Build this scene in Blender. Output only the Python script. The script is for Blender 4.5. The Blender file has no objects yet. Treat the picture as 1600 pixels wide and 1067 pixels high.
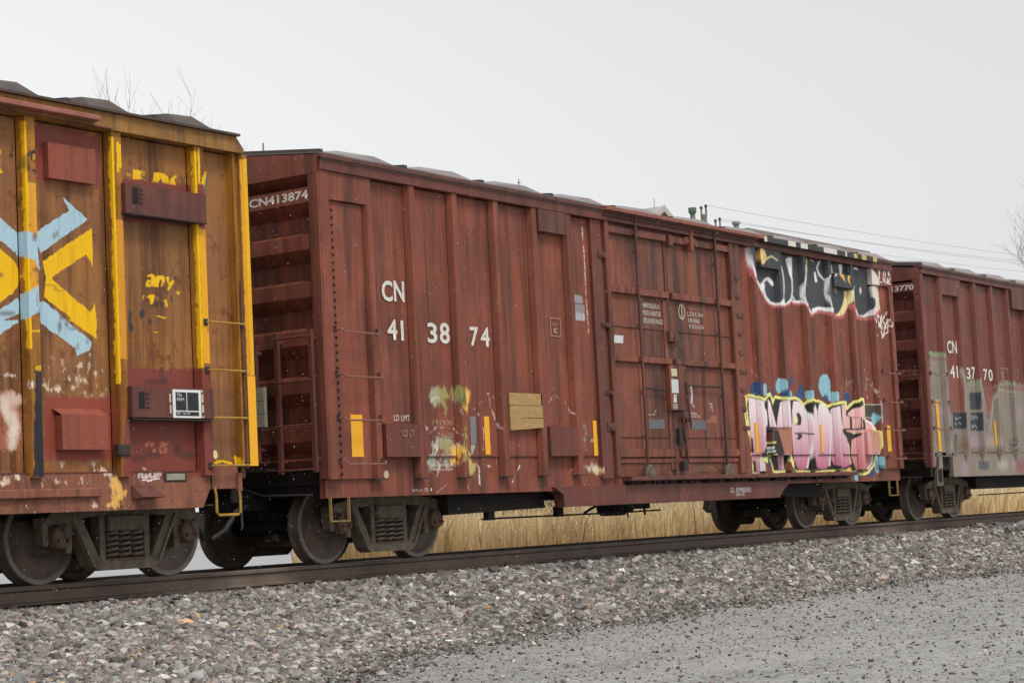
import bpy, math, random
import numpy as np
from mathutils import Vector, Matrix

# ------------------------------------------------------------------ reset
for blk in (bpy.data.objects, bpy.data.meshes, bpy.data.materials):
    for b in list(blk):
        blk.remove(b)
SC = bpy.context.scene
COL = SC.collection
random.seed(7)
RNG = np.random.default_rng(7)

# ------------------------------------------------------------------ camera
cam_data = bpy.data.cameras.new('camera')
cam = bpy.data.objects.new('camera', cam_data)
COL.objects.link(cam)
SC.camera = cam
yaw, pit, rol = 0.962964, 0.089757, -0.049619
F = Vector((math.sin(yaw) * math.cos(pit), math.cos(yaw) * math.cos(pit), math.sin(pit)))
R0 = Vector((math.cos(yaw), -math.sin(yaw), 0))
U0 = R0.cross(F)
R1 = R0 * math.cos(rol) + U0 * math.sin(rol)
U1 = U0 * math.cos(rol) - R0 * math.sin(rol)
M = Matrix((R1, U1, -F)).transposed().to_4x4()
M.translation = Vector((-16.795, -15.848, 0.4373))
cam.matrix_world = M
cam_data.sensor_width = 36.0
cam_data.lens = 3046.79 / 1600 * 36
cam_data.clip_start = 0.2
cam_data.clip_end = 4000

# ------------------------------------------------------------------ overcast sky
SUN_EL, SUN_AZ = math.radians(56), math.radians(252)     # azimuth of the sun, from +X counter-clockwise
world = bpy.data.worlds.new('World')
SC.world = world
world.use_nodes = True
wn, wl = world.node_tree.nodes, world.node_tree.links
wn.clear()
sky = wn.new('ShaderNodeTexSky'); sky.sky_type = 'NISHITA'; sky.sun_disc = False
sky.sun_elevation = SUN_EL
sky.sun_rotation = math.radians(90) - SUN_AZ
sky.air_density = 1.0; sky.dust_density = 3.0; sky.ozone_density = 1.0
hsv = wn.new('ShaderNodeHueSaturation'); hsv.inputs['Saturation'].default_value = 0.08
cloud = wn.new('ShaderNodeMix'); cloud.data_type = 'RGBA'
cloud.inputs[0].default_value = 0.66
cloud.inputs[7].default_value = (5.55, 5.58, 5.66, 1)      # the even cloud deck
bg = wn.new('ShaderNodeBackground'); bg.inputs['Strength'].default_value = 0.12
wo = wn.new('ShaderNodeOutputWorld')
wl.new(sky.outputs[0], hsv.inputs['Color'])
wl.new(hsv.outputs[0], cloud.inputs[6])
tc = wn.new('ShaderNodeTexCoord'); dp = wn.new('ShaderNodeVectorMath'); dp.operation = 'DOT_PRODUCT'
dp.inputs[1].default_value = Vector((math.cos(math.radians(105)), math.sin(math.radians(105)), -.75)).normalized()
mr = wn.new('ShaderNodeMapRange'); mr.interpolation_type = 'SMOOTHSTEP'
for k_, v_ in (('From Min', -.15), ('From Max', .62), ('To Min', .93), ('To Max', 1.20)): mr.inputs[k_].default_value = v_
sc_ = wn.new('ShaderNodeVectorMath'); sc_.operation = 'SCALE'
wl.new(tc.outputs['Generated'], dp.inputs[0]); wl.new(dp.outputs['Value'], mr.inputs['Value'])
wl.new(cloud.outputs[2], sc_.inputs[0]); wl.new(mr.outputs[0], sc_.inputs['Scale'])
wl.new(sc_.outputs[0], bg.inputs['Color'])
wl.new(bg.outputs[0], wo.inputs['Surface'])

sun_data = bpy.data.lights.new('sun', 'SUN')
sun_data.energy = 1.5
sun_data.angle = math.radians(18)
sun_data.color = (1.0, 0.97, 0.93)
sun = bpy.data.objects.new('sun', sun_data)
COL.objects.link(sun)
sdir = Vector((math.cos(SUN_AZ) * math.cos(SUN_EL), math.sin(SUN_AZ) * math.cos(SUN_EL), math.sin(SUN_EL)))
sun.rotation_euler = sdir.to_track_quat('Z', 'Y').to_euler()
sun.location = (-10, -30, 40)

SC.view_settings.view_transform = 'Standard'
SC.view_settings.look = 'None'
SC.view_settings.exposure = 0.42
SC.view_settings.gamma = 1.0
SC.view_settings.use_curve_mapping = False

# ------------------------------------------------------------------ materials
def srgb(r, g, b, k=1.0):
    f = lambda c: c / 12.92 if c <= .04045 else ((c + .055) / 1.055) ** 2.4
    return (f(r / 255) * k, f(g / 255) * k, f(b / 255) * k, 1)

class NT:
    def __init__(self, name):
        self.m = bpy.data.materials.new(name)
        self.m.use_nodes = True
        self.n = self.m.node_tree.nodes; self.l = self.m.node_tree.links
        self.bsdf = self.n['Principled BSDF']
        self.pos = self.n.new('ShaderNodeNewGeometry').outputs['Position']
    def link(self, a, b): self.l.new(a, b)
    def noise(self, scale, detail=4, rough=.6, stretch=None):
        t = self.n.new('ShaderNodeTexNoise')
        t.inputs['Scale'].default_value = scale; t.inputs['Detail'].default_value = detail
        t.inputs['Roughness'].default_value = rough
        src = self.pos
        if stretch:
            mp = self.n.new('ShaderNodeMapping'); mp.inputs['Scale'].default_value = stretch
            self.link(src, mp.inputs['Vector']); src = mp.outputs[0]
        self.link(src, t.inputs['Vector'])
        return t.outputs['Fac']
    def voronoi(self, scale, out='Color', stretch=None):
        t = self.n.new('ShaderNodeTexVoronoi'); t.inputs['Scale'].default_value = scale
        self.link(self.pos, t.inputs['Vector']); return t.outputs[out]
    def ramp(self, fac, a, b, lo=0.0, hi=1.0):
        r = self.n.new('ShaderNodeMapRange'); r.inputs['From Min'].default_value = a; r.inputs['From Max'].default_value = b
        r.inputs['To Min'].default_value = lo; r.inputs['To Max'].default_value = hi
        self.link(fac, r.inputs['Value']); return r.outputs[0]
    def mix(self, fac, a, b, blend='MIX'):
        m = self.n.new('ShaderNodeMix'); m.data_type = 'RGBA'; m.blend_type = blend
        if isinstance(fac, (int, float)): m.inputs[0].default_value = fac
        else: self.link(fac, m.inputs[0])
        for s, v in ((6, a), (7, b)):
            if isinstance(v, tuple): m.inputs[s].default_value = v
            else: self.link(v, m.inputs[s])
        return m.outputs[2]
    def math(self, op, a, b=None):
        m = self.n.new('ShaderNodeMath'); m.operation = op
        for i, v in enumerate((a, b)):
            if v is None: continue
            if isinstance(v, (int, float)): m.inputs[i].default_value = v
            else: self.link(v, m.inputs[i])
        return m.outputs[0]
    def vscale(self, v, s):
        m = self.n.new('ShaderNodeVectorMath'); m.operation = 'SCALE'
        self.link(v, m.inputs[0]); self.link(s, m.inputs['Scale']); return m.outputs[0]
    def vadd(self, a, b):
        m = self.n.new('ShaderNodeVectorMath'); m.operation = 'ADD'
        self.link(a, m.inputs[0]); self.link(b, m.inputs[1]); return m.outputs[0]
    def grey(self, v):
        c = self.n.new('ShaderNodeCombineColor')
        for i in range(3): self.link(v, c.inputs[i])
        return c.outputs[0]
    def attr(self, name):
        a = self.n.new('ShaderNodeAttribute'); a.attribute_name = name; return a
    def bump(self, h, strength=.3, dist=.01):
        b = self.n.new('ShaderNodeBump'); b.inputs['Strength'].default_value = strength; b.inputs['Distance'].default_value = dist
        self.link(h, b.inputs['Height']); self.link(b.outputs[0], self.bsdf.inputs['Normal'])
    def done(self, col, rough=.6, spec=.4, metal=0.0):
        if isinstance(col, tuple): self.bsdf.inputs['Base Color'].default_value = col
        else: self.link(col, self.bsdf.inputs['Base Color'])
        if isinstance(rough, (int, float)): self.bsdf.inputs['Roughness'].default_value = rough
        else: self.link(rough, self.bsdf.inputs['Roughness'])
        self.bsdf.inputs['Specular IOR Level'].default_value = spec
        self.bsdf.inputs['Metallic'].default_value = metal
        return self.m

def car_paint(name, c1, c2, dirt, rust, dirt_amt=.7, rust_amt=.5, rough=(.38, .62), streak=(4.5, 4.5, .28), chips=.36, rth=.60):
    t = NT(name)
    big = t.noise(1.1, 6, .6)
    col = t.mix(t.ramp(big, .38, .62), c1, c2)
    fade = t.noise(1.6, 7, .62, (1.6, 1.6, .7))
    col = t.mix(t.ramp(fade, .50, .70, 0, .55), col, tuple(min(1, v * 1.38 + .006) for v in c1[:3]) + (1,))
    st = t.noise(1.0, 8, .66, streak)
    col = t.mix(t.ramp(st, .48, .64, 0, dirt_amt), col, dirt)
    st2 = t.noise(2.3, 7, .72, (5.0, 5.0, .10))
    col = t.mix(t.ramp(st2, .54, .66, 0, dirt_amt * .75), col, dirt)
    ru = t.noise(5.0, 8, .72)
    rmask = t.ramp(ru, rth, rth + .06, 0, rust_amt)
    col = t.mix(rmask, col, rust)
    at = t.attr('paint'); cov = t.attr('cover').outputs['Fac']
    # sprayed or stencilled paint: thin coats break up into flakes instead of fading evenly
    flake = t.ramp(t.noise(11.0, 9, .74, (1.25, 1.25, .8)), .30, .68)
    fac = t.math('MULTIPLY', t.math('MINIMUM', t.math('MAXIMUM', t.math('ADD', t.math('DIVIDE', t.math('SUBTRACT', flake, t.math('SUBTRACT', 1.0, cov)), .30), .45), 0.0), 1.0), t.ramp(cov, 0.0, .12))
    inv = t.math('SUBTRACT', 1.0, fac)
    straight = t.vscale(at.outputs['Color'], t.math('DIVIDE', fac, t.math('MAXIMUM', cov, .02)))
    col = t.vadd(t.vscale(col, inv), straight)
    # wet grime and road film over everything
    st3 = t.noise(1.7, 7, .66, (7, 7, .35))
    col = t.mix(t.ramp(st3, .53, .72, 0, dirt_amt * .55), col, dirt)
    gr = t.noise(95, 3, .7)
    col = t.mix(1.0, col, t.grey(t.ramp(gr, .28, .72, .80, 1.20)), 'MULTIPLY')
    t.bump(t.noise(30, 5, .6), .12, .006)
    return t.done(col, t.ramp(t.noise(3.0, 5, .6), .3, .7, rough[0], rough[1]), .22)

def simple(name, c, c2=None, rough=.7, spec=.3, scale=8.0, grain=.15, metal=0.0, bump=0.0, bscale=60):
    t = NT(name)
    col = t.mix(t.ramp(t.noise(scale, 6, .65), .35, .65), c, c2 or c)
    col = t.mix(1.0, col, t.grey(t.ramp(t.noise(110, 3, .7), .28, .72, 1 - grain, 1 + grain)), 'MULTIPLY')
    if bump: t.bump(t.noise(bscale, 5, .65), bump, .01)
    return t.done(col, rough, spec, metal)

CN_RED = car_paint('cn_red_oxide', (.252, .073, .043, 1), (.192, .060, .039, 1), (.064, .029, .022, 1), (.088, .038, .024, 1))
CN_DOOR = car_paint('cn_door_red', (.240, .078, .047, 1), (.175, .063, .043, 1), (.052, .030, .025, 1), (.085, .04, .026, 1), .9)
CN_DARK = car_paint('cn_grimy_post', (.140, .055, .041, 1), (.110, .046, .037, 1), (.045, .028, .024, 1), (.08, .04, .027, 1))
CN3_RED = car_paint('third_car_red', (.195, .060, .044, 1), (.158, .052, .041, 1), (.075, .036, .030, 1), (.09, .045, .03, 1))
YB_PANEL = car_paint('weathered_yellow_panel', (.315, .138, .042, 1), (.240, .110, .052, 1), (.115, .045, .018, 1), (.14, .048, .016, 1), .95, .7, rth=.56)
YB_POST = car_paint('yellow_post', (.420, .190, .022, 1), (.300, .125, .026, 1), (.150, .055, .016, 1), (.14, .05, .015, 1), .95, .65)
YB_SILL = car_paint('red_brown_sill', (.275, .105, .062, 1), (.225, .088, .056, 1), (.10, .045, .032, 1), (.13, .05, .026, 1), .85, .75, rth=.56)
YB_MAROON = car_paint('maroon_patch', (.150, .050, .038, 1), (.125, .048, .038, 1), (.06, .030, .026, 1), (.16, .07, .04, 1), .7, .7)
YB_RED = car_paint('red_patch', (.290, .078, .048, 1), (.250, .075, .048, 1), (.15, .05, .035, 1), (.15, .05, .03, 1), .6, .4)
SALMON = car_paint('salmon_track', (.34, .135, .10, 1), (.30, .115, .085, 1), (.18, .07, .05, 1), (.15, .06, .04, 1), .4, .2)
ROOF_GREY = simple('galvanised_roof', (.17, .13, .12, 1), (.07, .045, .04, 1), .25, .6, 1.6, .1)
ROOF_BROWN = simple('rusty_roof', (.085, .058, .045, 1), (.055, .04, .034, 1), .5, .4, 4.0, .12)
UNDER = simple('black_underframe', (.014, .012, .011, 1), (.024, .019, .016, 1), .75, .25, 6, .2)
TRUCK = simple('truck_grime', (.170, .138, .100, 1), (.085, .068, .052, 1), .72, .3, 9, .25, bump=.3)
RUSTCAP = simple('rust_brown_cap', (.140, .088, .064, 1), (.09, .056, .043, 1), .7, .3, 18, .25, bump=.3)
WHEEL = simple('wheel_steel', (.150, .108, .085, 1), (.085, .064, .052, 1), .6, .35, 5, .2)
TREAD = simple('wheel_rim_worn', (.19, .165, .145, 1), (.13, .108, .095, 1), .45, .45, 7, .2)
RAILM = simple('rusty_rail', (.165, .122, .095, 1), (.120, .090, .072, 1), .65, .3, 3, .25, bump=.25)
RAILTOP = simple('polished_rail_head', (.30, .29, .28, 1), (.22, .21, .20, 1), .3, .5, 3, .1, .7)
YELLOW = simple('reflective_yellow', (.88, .42, .006, 1), (.84, .40, .008, 1), .45, .5, 5, .04)
YEL_STEEL = simple('yellow_steel', (.50, .27, .035, 1), (.32, .17, .04, 1), .6, .35, 14, .2)
SCUFF_YEL = simple('scuffed_yellow_step', (.36, .25, .075, 1), (.20, .13, .05, 1), .6, .35, 14, .2)
WHITE = simple('white_stencil', (.74, .71, .64, 1), (.58, .53, .47, 1), .6, .3, 22, .12)
TAN_TXT = simple('tan_stencil', (.48, .30, .20, 1), (.34, .19, .12, 1), .6, .3, 25, .12)
CREAM = simple('cream_mark', (.62, .55, .36, 1), (.5, .42, .28, 1), .6, .3, 25, .1)
GRABM = simple('red_steel_rod', (.26, .115, .09, 1), (.20, .085, .07, 1), .5, .4, 14, .15)
SPRING = simple('spring_steel', (.17, .13, .098, 1), (.10, .076, .06, 1), .6, .35, 16, .2)
PAPER = simple('white_card', (.62, .64, .66, 1), (.5, .51, .53, 1), .6, .3, 20, .08)
WSIGN = simple('white_sign_frame', (.78, .78, .77, 1), (.70, .70, .69, 1), .5, .4, 6, .04)
BSIGN = simple('black_sign_pane', (.018, .019, .020, 1), (.026, .027, .028, 1), .5, .4, 8, .1)
PLATE = simple('pale_plate', (.34, .31, .23, 1), (.26, .24, .18, 1), .5, .4, 12, .1)
DARKMETAL = simple('dark_metal', (.030, .024, .022, 1), (.05, .036, .03, 1), .6, .35, 20, .2)
HOSE = simple('grey_hose', (.05, .05, .05, 1), (.03, .03, .03, 1), .6, .3)

def wood_mat():
    t = NT('fresh_timber')
    g = t.noise(3.0, 6, .6, (2.2, 2.2, 26))
    col = t.mix(t.ramp(g, .35, .65), (.46, .30, .125, 1), (.34, .205, .08, 1))
    col = t.mix(1.0, col, t.grey(t.ramp(t.noise(60, 3, .6), .3, .7, .85, 1.12)), 'MULTIPLY')
    return t.done(col, .7, .3)
WOOD = wood_mat()

def attr_mat(name, rough=.8, spec=.3, grain=.18, bump=.25):
    t = NT(name)
    a = t.attr('tint')
    col = t.mix(1.0, a.outputs['Color'], t.grey(t.ramp(t.noise(130, 3, .7), .3, .7, 1 - grain, 1 + grain)), 'MULTIPLY')
    if bump: t.bump(t.noise(140, 3, .6), bump, .004)
    return t.done(col, rough, spec)
STONE = attr_mat('crushed_stone', .62, .4)
PEBBLE = attr_mat('gravel_pebble', .7, .35)
STRAW = attr_mat('dry_grass_blade', .8, .2, .1, 0)
def _translucent(m, f=.5):
    nt = m.node_tree; b = nt.nodes['Principled BSDF']; out = nt.nodes['Material Output']
    tr = nt.nodes.new('ShaderNodeBsdfTranslucent'); mx = nt.nodes.new('ShaderNodeMixShader'); mx.inputs[0].default_value = f
    nt.links.new(b.inputs['Base Color'].links[0].from_socket, tr.inputs['Color'])
    nt.links.new(b.outputs[0], mx.inputs[1]); nt.links.new(tr.outputs[0], mx.inputs[2]); nt.links.new(mx.outputs[0], out.inputs['Surface'])
_translucent(STRAW)

def gravel_mat():
    t = NT('grey_gravel')
    def sep(v):
        q = t.n.new('ShaderNodeSeparateColor'); t.link(v, q.inputs[0]); return q.outputs
    a, b, c = sep(t.voronoi(90)), sep(t.voronoi(38)), sep(t.voronoi(17))
    col = t.mix(a[0], (.20, .198, .188, 1), (.46, .455, .43, 1))
    col = t.mix(t.ramp(b[1], .55, .95, 0, .75), col, (.12, .122, .12, 1))
    col = t.mix(t.ramp(b[2], .74, .96, 0, .8), col, (.56, .55, .52, 1))
    col = t.mix(t.ramp(c[1], .66, .95, 0, .55), col, (.13, .132, .13, 1))
    col = t.mix(t.ramp(t.noise(5.0, 8, .75, (.45, 1.0, 1)), .47, .68, 0, .7), col, (.15, .153, .15, 1))
    col = t.mix(t.ramp(t.noise(.7, 6, .65, (.35, 1.2, 1)), .42, .62, 0, .42), col, (.44, .43, .40, 1))
    t.bump(t.noise(40, 6, .7), .9, .02)
    return t.done(col, .75, .3)
GRAVEL = gravel_mat()

def bed_mat():
    t = NT('ballast_bed')
    v = t.voronoi(24)
    sep = t.n.new('ShaderNodeSeparateColor'); t.link(v, sep.inputs[0])
    col = t.mix(sep.outputs[0], (.07, .06, .055, 1), (.19, .17, .155, 1))
    t.bump(t.voronoi(24, 'Distance'), .8, .03)
    return t.done(col, .85, .2)
BED = bed_mat()
ASPHALT = simple('wet_asphalt', (.16, .16, .158, 1), (.22, .22, .215, 1), .30, .5, .7, .12)
SOIL = simple('straw_soil', (.60, .47, .28, 1), (.48, .36, .20, 1), .9, .2, 2.0, .2)
BARK = simple('bare_bark', (.16, .14, .125, 1), (.22, .20, .18, 1), .9, .2, 8, .2)
FIRM = simple('fir_needles', (.085, .085, .045, 1), (.13, .12, .06, 1), .9, .2, 8, .3)
CLAD = simple('pale_cladding', (.50, .48, .45, 1), (.42, .40, .37, 1), .7, .3, 2, .08)
SHINGLE = simple('grey_roofing', (.42, .40, .375, 1), (.34, .32, .30, 1), .7, .3, 4, .1)
GABLE = simple('weathered_gable', (.20, .17, .15, 1), (.26, .22, .20, 1), .8, .3, 4, .1)
GREEN = simple('green_ventilator', (.085, .125, .092, 1), (.11, .15, .115, 1), .5, .4, 8, .08)
GREYMET = simple('grey_ventilator', (.22, .235, .225, 1), (.17, .18, .175, 1), .5, .4, 8, .08)
POLEW = simple('pole_timber', (.23, .21, .19, 1), (.17, .155, .14, 1), .9, .2, 6, .15)
INSUL = simple('dark_insulator', (.04, .04, .04, 1), (.05, .05, .05, 1), .4, .5)
WIRE = simple('aluminium_wire', (.55, .55, .56, 1), (.5, .5, .51, 1), .6, .4)
SNOW = simple('snow_flake', (.85, .86, .88, 1), (.85, .86, .88, 1), .7, .3, 8, .0)
GLASS = simple('dark_pane', (.03, .035, .04, 1), (.04, .045, .05, 1), .15, .5)

# ------------------------------------------------------------------ mesh helpers
class MB:
    def __init__(self): self.v = []; self.f = []
    def add(self, vs, fs):
        o = len(self.v); self.v += [tuple(v) for v in vs]; self.f += [tuple(i + o for i in f) for f in fs]; return self
    def box(self, x0, x1, y0, y1, z0, z1):
        vs = [(x, y, z) for x in (x0, x1) for y in (y0, y1) for z in (z0, z1)]
        return self.add(vs, [(0, 1, 3, 2), (4, 6, 7, 5), (0, 4, 5, 1), (2, 3, 7, 6), (0, 2, 6, 4), (1, 5, 7, 3)])
    def bevbox(self, x0, x1, y0, y1, z0, z1, b=.006):
        # box whose front (low y) face is chamfered all round
        vs = [(x0, y1, z0), (x1, y1, z0), (x1, y1, z1), (x0, y1, z1), (x0, y0 + b, z0), (x1, y0 + b, z0), (x1, y0 + b, z1), (x0, y0 + b, z1),
              (x0 + b, y0, z0 + b), (x1 - b, y0, z0 + b), (x1 - b, y0, z1 - b), (x0 + b, y0, z1 - b)]
        fs = [(0, 3, 2, 1), (0, 1, 5, 4), (1, 2, 6, 5), (2, 3, 7, 6), (3, 0, 4, 7), (4, 5, 9, 8), (5, 6, 10, 9), (6, 7, 11, 10), (7, 4, 8, 11), (8, 9, 10, 11)]
        return self.add(vs, fs)
    def xz(self, poly, y0, y1):
        n = len(poly)
        vs = [(x, y0, z) for x, z in poly] + [(x, y1, z) for x, z in poly]
        fs = [tuple(range(n)), tuple(range(2 * n - 1, n - 1, -1))] + [(i, i + n, (i + 1) % n + n, (i + 1) % n) for i in range(n)]
        return self.add(vs, fs)
    def yz(self, poly, x0, x1):
        n = len(poly)
        vs = [(x0, y, z) for y, z in poly] + [(x1, y, z) for y, z in poly]
        fs = [tuple(range(n)), tuple(range(2 * n - 1, n - 1, -1))] + [(i, i + n, (i + 1) % n + n, (i + 1) % n) for i in range(n)]
        return self.add(vs, fs)
    def tube(self, pts, r, n=6, r2=None):
        pts = [Vector(p) for p in pts]; m = len(pts); vs = []; fs = []
        ref = Vector((0.31, 0.17, 0.93))
        for i, p in enumerate(pts):
            d = (pts[min(i + 1, m - 1)] - pts[max(i - 1, 0)]).normalized()
            a = d.cross(ref).normalized(); b = d.cross(a)
            rr = r if r2 is None else r + (r2 - r) * i / (m - 1)
            vs += [p + a * rr * math.cos(2 * math.pi * k / n) + b * rr * math.sin(2 * math.pi * k / n) for k in range(n)]
        for i in range(m - 1):
            fs += [(i * n + k, i * n + (k + 1) % n, (i + 1) * n + (k + 1) % n, (i + 1) * n + k) for k in range(n)]
        fs += [tuple(range(n - 1, -1, -1)), tuple(range((m - 1) * n, m * n))]
        return self.add(vs, fs)
    def lathe_y(self, prof, cx=0, cz=0, n=40, caps=True):
        # prof: list of (radius, y), turned about an axis along Y
        vs = []; fs = []
        for r, y in prof:
            vs += [(cx + r * math.cos(2 * math.pi * k / n), y, cz + r * math.sin(2 * math.pi * k / n)) for k in range(n)]
        for i in range(len(prof) - 1):
            fs += [(i * n + k, i * n + (k + 1) % n, (i + 1) * n + (k + 1) % n, (i + 1) * n + k) for k in range(n)]
        if caps: fs += [tuple(range(n)), tuple(range((len(prof) - 1) * n, len(prof) * n))]
        return self.add(vs, fs)
    def lathe_z(self, prof, cx=0, cy=0, n=20):
        vs = []; fs = []
        for r, z in prof:
            vs += [(cx + r * math.cos(2 * math.pi * k / n), cy + r * math.sin(2 * math.pi * k / n), z) for k in range(n)]
        for i in range(len(prof) - 1):
            fs += [(i * n + k, i * n + (k + 1) % n, (i + 1) * n + (k + 1) % n, (i + 1) * n + k) for k in range(n)]
        fs += [tuple(range(n)), tuple(range((len(prof) - 1) * n, len(prof) * n))]
        return self.add(vs, fs)

def mk(name, me, mat, parent=None, loc=(0, 0, 0)):
    o = bpy.data.objects.new(name, me)
    COL.objects.link(o)
    if mat and not me.materials: me.materials.append(mat)
    if parent: o.parent = parent
    o.location = loc
    return o

def base_of(parent):
    b = Vector((0, 0, 0))
    while parent is not None:
        b += parent.location; parent = parent.parent
    return b

def build(name, mb, mat, parent=None, smooth=False):
    """mesh given in world coordinates, stored relative to its parent's origin"""
    b = base_of(parent)
    me = bpy.data.meshes.new(name)
    me.from_pydata([(x - b.x, y - b.y, z - b.z) for x, y, z in mb.v], [], mb.f)
    me.update()
    if smooth: me.shade_smooth()
    return mk(name, me, mat, parent)

def tag(o, label=None, cat=None, group=None, kind=None):
    if label: o['label'] = label
    if cat: o['category'] = cat
    if group: o['group'] = group
    if kind: o['kind'] = kind
    return o

def empty(name, loc):
    o = bpy.data.objects.new(name, None)
    o.empty_display_size = .3
    COL.objects.link(o); o.location = loc
    return o

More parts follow.
